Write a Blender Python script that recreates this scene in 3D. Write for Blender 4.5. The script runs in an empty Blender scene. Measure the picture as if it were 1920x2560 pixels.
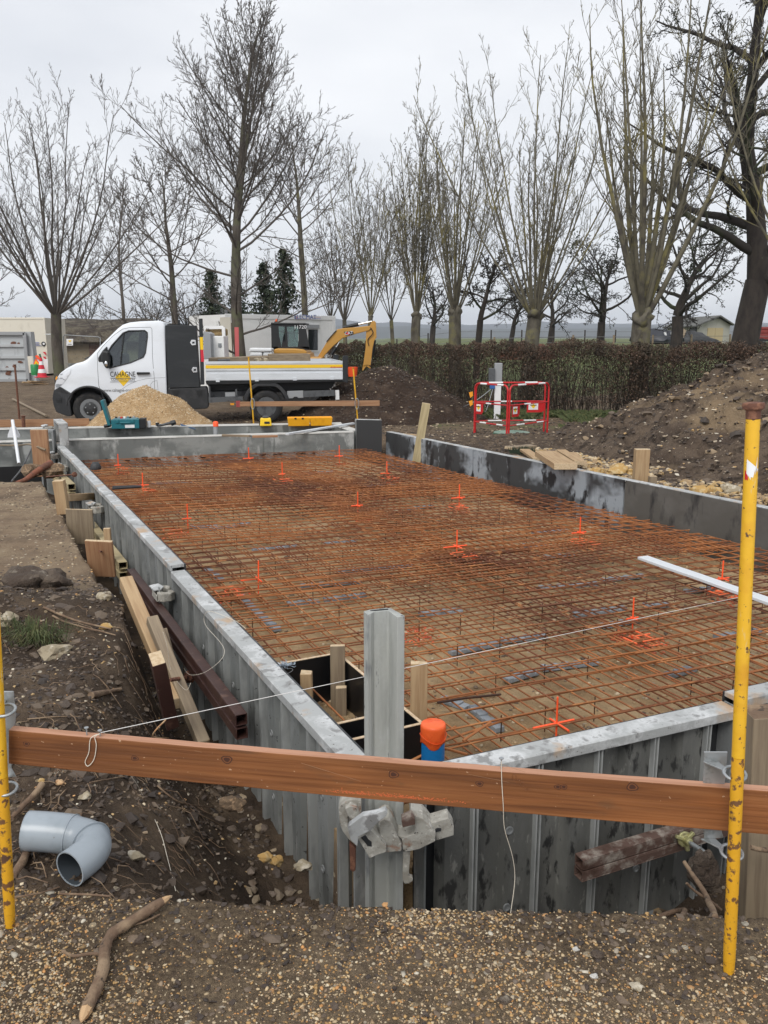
import bpy, bmesh, math, random
import numpy as np
from mathutils import Vector, Matrix, noise as mnoise
random.seed(7); rng = np.random.default_rng(7)
R = math.radians
sc = bpy.context.scene
col = sc.collection

# ---------------------------------------------------------------- camera, world, sun
FPX, HOR, CZ = 2071.0, 845.0, 1.6
PITCH = math.atan((1280 - HOR) / FPX)
cam = bpy.data.objects.new('camera', bpy.data.cameras.new('camera')); col.objects.link(cam)
cam.location = (0, 0, CZ); cam.rotation_euler = (math.pi / 2 - PITCH, 0, 0)
cam.data.sensor_fit = 'VERTICAL'; cam.data.sensor_height = 36; cam.data.lens = 36 * FPX / 2560
cam.data.clip_start = .05; cam.data.clip_end = 12000
sc.camera = cam
sc.view_settings.view_transform = 'Standard'; sc.view_settings.look = 'None'
sc.view_settings.exposure = 0.55; sc.view_settings.gamma = 1

SUN_EL, SUN_AZ = R(48), R(200)
w = bpy.data.worlds.new('World'); sc.world = w; w.use_nodes = True
nt = w.node_tree; N = nt.nodes; L = nt.links; N.clear()
out = N.new('ShaderNodeOutputWorld'); bg = N.new('ShaderNodeBackground'); bg.inputs[1].default_value = .1
sky = N.new('ShaderNodeTexSky'); sky.sky_type = 'NISHITA'; sky.sun_disc = False
sky.sun_elevation = SUN_EL; sky.sun_rotation = SUN_AZ
tc = N.new('ShaderNodeTexCoord'); mp = N.new('ShaderNodeMapping'); mp.inputs['Scale'].default_value = (1, 1, 2.6)
n1 = N.new('ShaderNodeTexNoise'); n1.inputs['Scale'].default_value = 2.3; n1.inputs['Detail'].default_value = 5; n1.inputs['Roughness'].default_value = .5
cr = N.new('ShaderNodeValToRGB'); cr.color_ramp.elements[0].position = .32; cr.color_ramp.elements[1].position = .68
cr.color_ramp.elements[0].color = (5.3, 5.5, 5.9, 1); cr.color_ramp.elements[1].color = (7.0, 7.1, 7.3, 1)
mx = N.new('ShaderNodeMix'); mx.data_type = 'RGBA'; mx.inputs['Factor'].default_value = .95
L.new(tc.outputs['Generated'], mp.inputs[0]); L.new(mp.outputs[0], n1.inputs['Vector'])
L.new(n1.outputs['Fac'], cr.inputs[0]); L.new(sky.outputs[0], mx.inputs['A']); L.new(cr.outputs[0], mx.inputs['B'])
L.new(mx.outputs['Result'], bg.inputs[0]); L.new(bg.outputs[0], out.inputs[0])
sun = bpy.data.objects.new('sun', bpy.data.lights.new('sun', 'SUN')); col.objects.link(sun)
sun.data.energy = 1.5; sun.data.angle = R(30); sun.data.color = (1, .97, .92)
sun.rotation_euler = Vector((math.sin(SUN_AZ) * math.cos(SUN_EL), math.cos(SUN_AZ) * math.cos(SUN_EL), math.sin(SUN_EL))).to_track_quat('Z', 'Y').to_euler()

# ---------------------------------------------------------------- pixel -> world helpers (measuring the photograph)
D = 2560 / 2212
cp, sp = math.cos(PITCH), math.sin(PITCH)
def _ray(px, py):
    x = (px - 960) / FPX; y = (1280 - py) / FPX
    return x, cp + y * sp, -sp + y * cp
def gp(px, py, z=0):
    x, y, dz = _ray(px, py); t = (z - CZ) / dz
    return Vector((x * t, y * t, z))
def qp(px, py, Y):
    x, y, dz = _ray(px, py); t = Y / y
    return Vector((x * t, Y, CZ + dz * t))
def g(a, b, z=0): return gp(a * D, b * D, z)
def q(a, b, Y): return qp(a * D, b * D, Y)
def onplane(a, b, P, n):
    x, y, dz = _ray(a * D, b * D); o = Vector((0, 0, CZ)); d = Vector((x, y, dz)); n = Vector(n)
    return o + d * ((Vector(P) - o).dot(n) / d.dot(n))

# ---------------------------------------------------------------- materials
def mat(name, base, rough=.7, metal=0, layers=(), bump=(), coord='Object', rlayers=(), spec=.5, vcol=None):
    """layers: (color, scale, lo, hi, kind); bump: (scale, strength[, kind])"""
    m = bpy.data.materials.new(name); m.use_nodes = True
    t = m.node_tree; ns = t.nodes; ln = t.links; b = ns['Principled BSDF']
    b.inputs['Roughness'].default_value = rough; b.inputs['Metallic'].default_value = metal
    b.inputs['Specular IOR Level'].default_value = spec
    tcn = ns.new('ShaderNodeTexCoord')
    if coord == 'World':
        gn = ns.new('ShaderNodeNewGeometry'); src = gn.outputs['Position']
    else: src = tcn.outputs[coord]
    def tex(scale, kind='noise', off=0, detail=4):
        mpn = ns.new('ShaderNodeMapping'); s = scale if isinstance(scale, (tuple, list)) else (scale,) * 3
        mpn.inputs['Scale'].default_value = s; mpn.inputs['Location'].default_value = (off * 3.7, off * 1.3, off * 5.1)
        ln.new(src, mpn.inputs[0])
        if kind == 'voronoi':
            x = ns.new('ShaderNodeTexVoronoi'); x.inputs['Scale'].default_value = 1; o = x.outputs['Distance']
        elif kind == 'cells':
            x = ns.new('ShaderNodeTexVoronoi'); x.inputs['Scale'].default_value = 1
            sx = ns.new('ShaderNodeSeparateColor'); ln.new(x.outputs['Color'], sx.inputs[0]); ln.new(mpn.outputs[0], x.inputs['Vector']); return sx.outputs[0]
        elif kind == 'wave':
            x = ns.new('ShaderNodeTexWave'); x.inputs['Scale'].default_value = 1; x.inputs['Distortion'].default_value = 3; x.inputs['Detail'].default_value = 2; o = x.outputs['Fac']
        else:
            x = ns.new('ShaderNodeTexNoise'); x.inputs['Scale'].default_value = 1; x.inputs['Detail'].default_value = detail; x.inputs['Roughness'].default_value = .6; o = x.outputs['Fac']
        ln.new(mpn.outputs[0], x.inputs['Vector']); return o
    cur = None
    if vcol:
        a = ns.new('ShaderNodeAttribute'); a.attribute_name = vcol; cur = a.outputs['Color']
    k = 0
    for ly in layers:
        c, s, lo, hi = ly[:4]; kind = ly[4] if len(ly) > 4 else 'noise'; k += 1
        o = tex(s, kind, k)
        mr = ns.new('ShaderNodeMapRange'); mr.inputs[1].default_value = lo; mr.inputs[2].default_value = hi
        ln.new(o, mr.inputs[0])
        mm = ns.new('ShaderNodeMix'); mm.data_type = 'RGBA'
        ln.new(mr.outputs[0], mm.inputs['Factor'])
        if cur is None: mm.inputs['A'].default_value = (*base, 1)
        else: ln.new(cur, mm.inputs['A'])
        mm.inputs['B'].default_value = (*c, 1); cur = mm.outputs['Result']
    if cur is None: b.inputs['Base Color'].default_value = (*base, 1)
    else: ln.new(cur, b.inputs['Base Color'])
    prev = None
    for bl in bump:
        bn = ns.new('ShaderNodeBump'); bn.inputs['Strength'].default_value = 1; bn.inputs['Distance'].default_value = bl[1]
        o = tex(bl[0], bl[2] if len(bl) > 2 else 'noise', 9)
        ln.new(o, bn.inputs['Height'])
        if prev: ln.new(prev, bn.inputs['Normal'])
        prev = bn.outputs[0]
    if prev: ln.new(prev, b.inputs['Normal'])
    if rlayers:
        s, lo, hi = rlayers; o = tex(s, 'noise', 5); mr = ns.new('ShaderNodeMapRange'); mr.inputs[1].default_value = .35; mr.inputs[2].default_value = .65
        mr.inputs[3].default_value = lo; mr.inputs[4].default_value = hi; ln.new(o, mr.inputs[0]); ln.new(mr.outputs[0], b.inputs['Roughness'])
    return m

M = {}
M['galv'] = mat('galvanised', (.30, .31, .31), .55, .25, [((.19, .20, .20), (6, 6, 2), .4, .65), ((.45, .46, .46), (14, 14, 5), .56, .75), ((.09, .09, .09), 45, .66, .72), ((.33, .24, .17), 9, .68, .8)], [(60, .002)], coord='World')
M['ribedge'] = mat('worn_rib', (.36, .37, .36), .6, .15, [((.24, .25, .245), (12, 12, 4), .45, .65)], coord='World')  # ribs in a lighter grey than the bay sheets
M['post'] = mat('weathered_zinc_post', (.40, .41, .385), .65, .05, [((.29, .30, .285), (9, 9, 1.6), .45, .62), ((.42, .43, .42), (22, 22, 5), .55, .7), ((.08, .085, .09), (30, 30, 7), .66, .71), ((.17, .18, .19), (6, 6, 2.5), .62, .7)], [(60, .0015)], coord='World')
M['galvtop'] = mat('galvanised_top', (.40, .41, .405), .55, .15, [((.60, .61, .61), 7, .48, .60), ((.26, .26, .255), 14, .54, .64), ((.46, .33, .22), 4, .58, .68), ((.10, .09, .08), 55, .66, .70)], [(50, .002)], coord='World')
M['alu'] = mat('grey_sheet', (.19, .20, .194), .6, .15, [((.26, .27, .265), (5, 5, 1.2), .45, .62), ((.11, .115, .11), (11, 11, 3), .52, .66), ((.045, .045, .045), 38, .64, .68), ((.33, .33, .31), (30, 30, 3), .66, .74)], [(50, .0015)], coord='World')
M['aludark'] = mat('stained_sheet', (.115, .116, .108), .6, .1, [((.19, .19, .175), (7, 7, 2.0), .46, .68), ((.035, .035, .034), (22, 22, 9), .55, .63), ((.24, .24, .22), (40, 40, 12), .62, .70), ((.2, .05, .035), 3.2, .73, .77)], [(60, .0015)], coord='World')
M['rightface'] = mat('stained_face', (.045, .048, .05), .5, .0, [((.30, .33, .36), (1.1, 1.1, 1.6), .44, .54), ((.44, .48, .52), (5, 5, 2), .58, .70), ((.018, .018, .02), (5, 5, 3), .54, .62), ((.03, .03, .032), (1.6, 1.6, .6), .56, .66)], [(30, .001)], coord='World')
M['rightface2'] = mat('brown_stained_face', (.095, .09, .08), .5, .0, [((.13, .125, .115), (2, 2, 3), .5, .7), ((.03, .03, .03), (5, 5, 2), .58, .68)], [(30, .001)], coord='World')
M['darkface'] = mat('dark_face', (.028, .03, .032), .5, 0, [((.2, .22, .24), (1.8, 1.8, 2.2), .62, .72)], coord='World')
M['concrete'] = mat('concrete', (.25, .26, .25), .85, 0, [((.15, .16, .155), (1.4, 1.4, 2.5), .42, .56), ((.36, .37, .36), (5, 5, 3), .54, .66), ((.12, .125, .12), (3, 3, .6), .6, .66), ((.10, .105, .10), (22, 22, 22), .70, .74), ((.13, .14, .13), (9, 9, .8), .66, .72)], [(40, .003)], coord='World')
M['conctop'] = mat('concrete_top', (.5, .49, .46), .9, 0, [((.38, .37, .34), 5, .5, .65)], [(40, .003)], coord='World')
M['bitumen'] = mat('bitumen', (.006, .006, .007), .6)
M['rebar'] = mat('rusty_rebar', (.34, .125, .038), .75, 0, [((.13, .045, .02), (.55, .55, .55), .44, .60), ((.17, .055, .02), 2.5, .50, .68), ((.46, .20, .07), 9, .56, .7)], coord='World')
M['rebardark'] = mat('dark_rebar', (.06, .03, .02), .7, .3, [((.14, .055, .02), 9, .5, .6)], coord='World')
M['film'] = mat('black_film', (.006, .006, .007), .35, 0)
M['plyedge'] = mat('ply_edge', (.62, .48, .33), .7, 0, [((.5, .36, .22), 60, .5, .6)])
def woodmat(n, a, b2, c, gr=(3, 45, 45)):
    return mat(n, a, .7, 0, [(b2, gr, .42, .62), (c, (gr[0] * .4, 14, 14), .6, .8), (tuple(x * .45 for x in a), (7, 11, 11), .74, .8)], [((gr[0], 90, 90), .0012)])
M['wood'] = woodmat('pale_timber', (.42, .29, .16), (.33, .21, .11), (.5, .37, .22))
M['woodgrey'] = woodmat('weathered_timber', (.27, .21, .14), (.2, .15, .10), (.36, .28, .18))
M['woodyel'] = woodmat('yellow_timber', (.46, .38, .22), (.36, .29, .16), (.55, .47, .3))
M['woodtan'] = woodmat('tan_board', (.36, .20, .105), (.28, .14, .07), (.42, .25, .14))
M['woodend'] = mat('timber_end', (.55, .43, .28), .8, 0, [((.45, .33, .2), 60, .45, .6)])
M['clod'] = mat('soil_clod', (.07, .05, .037), 1, 0, [((.13, .10, .075), 5, .45, .6), ((.22, .19, .15), 14, .58, .68)], [(20, .03), (70, .01)], coord='World')
M['straw'] = mat('straw', (.42, .30, .14), .9, 0, [((.2, .13, .06), (20, 20, 60), .5, .6)])
M['brownsteel'] = mat('brown_painted_steel', (.075, .036, .028), .45, .2, [((.05, .022, .018), 4, .4, .6), ((.35, .27, .2), 26, .68, .74), ((.13, .07, .05), 12, .6, .7)], [(40, .001)], coord='World')
M['rustysteel'] = mat('mortar_crusted_steel', (.11, .065, .05), .8, .1, [((.30, .26, .22), 18, .5, .66), ((.06, .03, .02), 9, .55, .68)], [(40, .003)], coord='World')
M['clamp'] = mat('crusted_clamp', (.40, .385, .34), .75, .05, [((.30, .28, .24), 26, .45, .6), ((.54, .52, .47), 40, .58, .66), ((.26, .14, .09), 13, .60, .68), ((.06, .05, .045), 60, .63, .68)], [(60, .003)], coord='World')
M['rust'] = mat('rust', (.13, .055, .035), .9, 0, [((.22, .1, .06), 60, .5, .6)], [(90, .002)], coord='World')
M['yellow'] = mat('chipped_yellow_paint', (.76, .43, .02), .5, 0, [((.64, .31, .015), 8, .48, .68), ((.62, .50, .28), (50, 50, 12), .62, .72), ((.12, .06, .035), 70, .64, .67), ((.10, .05, .03), 26, .68, .71)], [(80, .001)], coord='World')
M['yellowrust'] = mat('worn_yellow_paint', (.68, .35, .015), .55, 0, [((.16, .075, .03), 45, .55, .6), ((.10, .05, .03), 20, .6, .66)], [(80, .001)], coord='World')
M['orange'] = mat('orange_paint', (1.0, .115, .03), .5)
M['spray'] = mat('sprayed_orange', (.80, .14, .045), .7, 0, [((.42, .12, .04), 22, .50, .60)], coord='World')
M['orangecap'] = mat('orange_film', (.95, .14, .03), .4, 0, [((.85, .10, .02), 20, .5, .6)], [(25, .004)], coord='World')
M['bluepipe'] = mat('blue_pipe', (.012, .20, .52), .4, 0, [((.01, .15, .42), 12, .55, .65)], coord='World')
M['pvc'] = mat('grey_pvc', (.31, .35, .385), .3, 0, [((.27, .31, .34), 9, .5, .65), ((.2, .2, .19), 30, .7, .74)], coord='World')
M['pvc_inner_shade'] = mat('grey_pvc_inside_shade', (.05, .06, .07), .6)  # shade inside the pipe put into the colour, far darker than its outside
M['string'] = mat('string', (.72, .66, .55), .9)
M['stringw'] = mat('white_string', (.85, .83, .8), .9)
M['wire'] = mat('wire', (.22, .22, .22), .5, .6)
M['tie'] = mat('tie_wire', (.36, .42, .48), .35, .8)
M['spacer'] = mat('grey_spacer', (.24, .265, .29), .7, 0, [((.3, .33, .36), 9, .5, .65), ((.10, .11, .12), 15, .6, .7)], coord='World')
M['white'] = mat('white_paint', (.74, .76, .79), .3, 0)
M['whitebody'] = mat('vehicle_white', (.72, .75, .79), .25, 0, [((.62, .64, .66), (1.2, 1.2, 3), .5, .8)], coord='World')
M['silver'] = mat('silver_board', (.66, .69, .72), .4, .1, [((.55, .58, .6), (1.5, 1.5, 8), .5, .7)], coord='World')
M['yelstripe'] = mat('yellow_stripe', (.85, .55, .02), .5)
M['black'] = mat('black_paint', (.012, .013, .014), .5)
M['blackplastic'] = mat('black_plastic', (.022, .023, .025), .6, 0, [((.04, .04, .042), 6, .5, .7)], coord='World')
M['charcoal'] = mat('charcoal_panel', (.017, .02, .023), .55, 0, [((.03, .033, .036), (1.5, 1.5, 6), .5, .7)], coord='World')
M['tyre'] = mat('tyre', (.018, .018, .019), .85, 0, [((.05, .045, .04), 12, .5, .7)], [(40, .004)], coord='World')
M['rim'] = mat('steel_rim', (.22, .23, .24), .5, .5)
M['chrome'] = mat('chrome', (.7, .7, .7), .15, 1)
M['chassis'] = mat('chassis_grey', (.10, .105, .11), .6, .2, [((.05, .05, .055), 7, .5, .65)], coord='World')
M['lightgrey'] = mat('light_grey_steel', (.33, .34, .35), .6, .2)
M['lamp'] = mat('lamp_lens', (.78, .8, .84), .08, .2, [((.35, .37, .4), (6, 6, 14), .52, .6)], coord='World')
M['amber'] = mat('amber_lens', (.85, .35, .03), .2)
M['beacon'] = mat('beacon_orange', (.9, .12, .01), .3)
M['catyellow'] = mat('excavator_yellow', (.50, .26, .05), .5, 0, [((.5, .25, .04), 5, .5, .65), ((.2, .12, .05), 16, .68, .74)], coord='World')
M['red'] = mat('red_paint', (.55, .02, .022), .4, 0, [((.42, .015, .018), 10, .5, .65)], coord='World')
M['reflwhite'] = mat('white_band', (.8, .8, .8), .4)
M['green'] = mat('green_lid', (.24, .33, .27), .6, 0, [((.15, .26, .2), 4, .5, .65)], coord='World')
M['darkgreen'] = mat('green_rim', (.03, .13, .06), .5)
M['teal'] = mat('teal_case', (.012, .14, .17), .45, 0, [((.05, .16, .18), 25, .62, .7)], coord='World')
M['tealin'] = mat('case_inside', (.10, .22, .25), .6, 0, [((.25, .33, .34), 30, .6, .7)], coord='World')
M['yellowcase'] = mat('yellow_case', (.85, .40, .015), .4, 0, [((.75, .32, .01), 9, .5, .7)], coord='World')
M['levelyellow'] = mat('level_yellow', (.9, .58, .01), .35)
M['cream'] = mat('cream_panel', (.70, .66, .56), .6, 0, [((.5, .46, .37), (1.5, 1.5, .8), .55, .75)], coord='World')
M['cabinwhite'] = mat('cabin_white', (.84, .84, .82), .55, 0, [((.76, .76, .74), (.8, .8, 2.5), .5, .7)], coord='World')
M['cabinframe'] = mat('cabin_frame', (.80, .80, .79), .5)
M['contgrey'] = mat('container_grey', (.44, .46, .47), .6, 0, [((.27, .28, .29), (3, 3, 1), .55, .7), ((.07, .05, .045), 4.5, .68, .71)], coord='World')
M['blue'] = mat('blue_ink', (.03, .08, .35), .6)
M['redink'] = mat('red_ink', (.6, .02, .04), .6)
M['pinkink'] = mat('pink_ink', (.6, .35, .4), .6)
M['ink'] = mat('black_ink', (.012, .012, .014), .6)
M['greyink'] = mat('grey_ink', (.2, .2, .2), .6)
M['clay'] = mat('clay_wall', (.30, .25, .17), .95, 0, [((.22, .18, .12), 1.5, .45, .6), ((.13, .11, .08), 7, .66, .72)], [(8, .02)], coord='World')
M['thatch'] = mat('mossy_thatch', (.10, .085, .06), 1, 0, [((.045, .035, .028), 2.2, .42, .58), ((.22, .19, .15), 3, .58, .75), ((.06, .03, .02), 8, .6, .7)], [(9, .08)], coord='World')
M['rooftile'] = mat('dark_roof', (.045, .045, .047), .8, 0, [((.07, .065, .06), 6, .5, .6)], coord='World')
M['darkwood'] = mat('dark_boards', (.05, .028, .022), .8, 0, [((.08, .045, .03), (10, 10, 1), .5, .6)], coord='World')
M['shedroof'] = mat('fibre_cement_roof', (.085, .085, .08), .9, 0, [((.14, .14, .125), (3, 3, 3), .5, .62)], coord='World')
M['shedwall'] = mat('render_wall', (.40, .39, .34), .9, 0, [((.33, .32, .27), 1, .5, .65)], coord='World')
M['sheddoor'] = mat('ochre_door', (.47, .38, .22), .8)
M['grassmat'] = mat('grass_blades', (.065, .085, .028), .8, 0, [((.15, .145, .06), 12, .5, .65)], coord='World')
M['rock'] = mat('flint_rock', (.30, .25, .17), .85, 0, [((.50, .45, .36), 18, .52, .64), ((.12, .09, .06), 9, .52, .62)], [(30, .01)], coord='World')
M['ochre'] = mat('ochre_rock', (.42, .26, .09), .9, 0, [((.5, .38, .2), 20, .5, .62)], [(30, .01)], coord='World')
M['root'] = mat('root_bark', (.15, .095, .06), .9, 0, [((.27, .19, .12), 12, .45, .62), ((.05, .035, .025), 30, .6, .68)], [(50, .006)], coord='World')
M['rootend'] = mat('torn_root_wood', (.50, .33, .18), .8, 0, [((.35, .18, .08), 40, .5, .6)], coord='World')
M['redroot'] = mat('reddish_root', (.22, .08, .045), .9, 0, [((.13, .06, .04), 12, .45, .6)], [(50, .006)], coord='World')
def bark(n, a, b2, moss=None):
    ly = [(b2, (5, 5, 2), .42, .62)]
    if moss: ly += [(moss, 2.5, .5, .62)]
    return mat(n, a, .95, 0, ly, [((14, 14, 5), .02)], coord='World')
M['bark_grey'] = bark('bark_grey', (.10, .085, .07), (.055, .045, .038), (.10, .10, .06))
M['twig_grey'] = mat('twig_grey', (.105, .092, .08), .95)
M['bark_green'] = bark('bark_green', (.125, .112, .085), (.06, .052, .04), (.16, .145, .07))
M['limb_green'] = mat('limb_green', (.145, .13, .09), .95, 0, [((.23, .20, .08), .9, .52, .62), ((.08, .07, .056), 4, .5, .65)], coord='World')
M['bark_dark'] = bark('bark_dark', (.045, .036, .03), (.025, .02, .018))
M['twig_dark'] = mat('twig_dark', (.032, .027, .023), .95, 0, [((.05, .06, .03), .6, .55, .65)], coord='World')
M['twig_far'] = mat('twig_far', (.12, .105, .09), .95)
M['deadleaf'] = mat('dead_seed_cluster', (.035, .028, .03), .9)
M['conifer'] = mat('conifer_needles', (.028, .042, .024), .9, 0, [((.05, .06, .03), 1.5, .5, .65)], coord='World')
M['hedgeleaf'] = mat('beech_leaf', (.085, .050, .032), .8, 0, [((.20, .125, .085), 16, .54, .62), ((.07, .052, .032), 1.2, .48, .6), ((.035, .026, .018), 5, .5, .62)], coord='World')
M['hedgetwig'] = mat('hedge_twig', (.055, .042, .032), .95, 0, [((.10, .08, .055), 6, .5, .6)], coord='World')
M['brick'] = mat('old_red_parts', (.22, .035, .03), .8)
M['tarp'] = mat('dark_tarp', (.02, .022, .03), .5)
M['steel'] = mat('bare_steel', (.38, .40, .41), .4, .6, [((.28, .3, .3), 30, .5, .6)], coord='World')
M['brass'] = mat('yellow_zinc', (.42, .40, .2), .4, .5, [((.25, .22, .12), 40, .55, .65)], coord='World')
M['mulch'] = mat('root_clump', (.16, .11, .07), 1, 0, [((.3, .2, .12), 40, .5, .6)], [(40, .02)], coord='World')
M['polystyrene'] = mat('polystyrene', (.75, .77, .78), .8)
def glass(name, tint, refl=.12):
    m = bpy.data.materials.new(name); m.use_nodes = True; t = m.node_tree; t.nodes.clear()
    o = t.nodes.new('ShaderNodeOutputMaterial'); a = t.nodes.new('ShaderNodeBsdfTransparent'); a.inputs[0].default_value = (*tint, 1)
    gl = t.nodes.new('ShaderNodeBsdfGlossy'); gl.inputs['Roughness'].default_value = .03; gl.inputs['Color'].default_value = (.9, .95, 1, 1)
    mxs = t.nodes.new('ShaderNodeMixShader'); f = t.nodes.new('ShaderNodeFresnel'); f.inputs['IOR'].default_value = 1.5
    ad = t.nodes.new('ShaderNodeMath'); ad.operation = 'ADD'; ad.inputs[1].default_value = refl - .04
    t.links.new(f.outputs[0], ad.inputs[0]); t.links.new(ad.outputs[0], mxs.inputs[0]); t.links.new(a.outputs[0], mxs.inputs[1]); t.links.new(gl.outputs[0], mxs.inputs[2])
    t.links.new(mxs.outputs[0], o.inputs[0]); return m
M['glass'] = glass('tinted_glass', (.55, .66, .62), .10)
M['glassdark'] = mat('dark_glass', (.02, .025, .027), .06)
M['windscreen'] = mat('windscreen_glass', (.10, .13, .14), .05, 0)

# ---------------------------------------------------------------- object helpers
WM = {}
def wm(o): return WM[o.name] if o is not None else Matrix.Identity(4)
def tag(o, label=None, cat=None, group=None, kind=None):
    if label: o['label'] = label
    if cat: o['category'] = cat
    if group: o['group'] = group
    if kind: o['kind'] = kind
    return o
def thing(name, label, cat, loc=(0, 0, 0), rotz=0, group=None):
    o = bpy.data.objects.new(name, None); col.objects.link(o); o.empty_display_size = .1
    o.location = loc; o.rotation_euler = (0, 0, rotz); WM[o.name] = Matrix.Translation(Vector(loc)) @ Matrix.Rotation(rotz, 4, 'Z')
    return tag(o, label, cat, group)
def link(name, me, parent=None, mw=None):
    o = bpy.data.objects.new(name, me); col.objects.link(o)
    mw = mw if mw is not None else wm(parent)
    WM[o.name] = mw.copy()
    if parent is not None:
        o.parent = parent; o.matrix_parent_inverse = Matrix.Identity(4); o.matrix_basis = wm(parent).inverted() @ mw
    else: o.matrix_basis = mw
    return o
def dup(root, loc, rotz=None, label=None):
    r = root.copy(); col.objects.link(r); r.location = loc
    if rotz is not None: r.rotation_euler = (0, 0, rotz)
    if label: r['label'] = label
    for ch in list(root.children):
        c = ch.copy(); col.objects.link(c); c.parent = r
        for gch in list(ch.children):
            d = gch.copy(); col.objects.link(d); d.parent = c
    return r
ICO_V = []; ICO_F = []
def _ico():
    bm = bmesh.new(); bmesh.ops.create_icosphere(bm, subdivisions=1, radius=1)
    v = np.array([x.co[:] for x in bm.verts]); f = np.array([[y.index for y in x.verts] for x in bm.faces]); bm.free(); return v, f
ICO_V, ICO_F = _ico()

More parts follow.
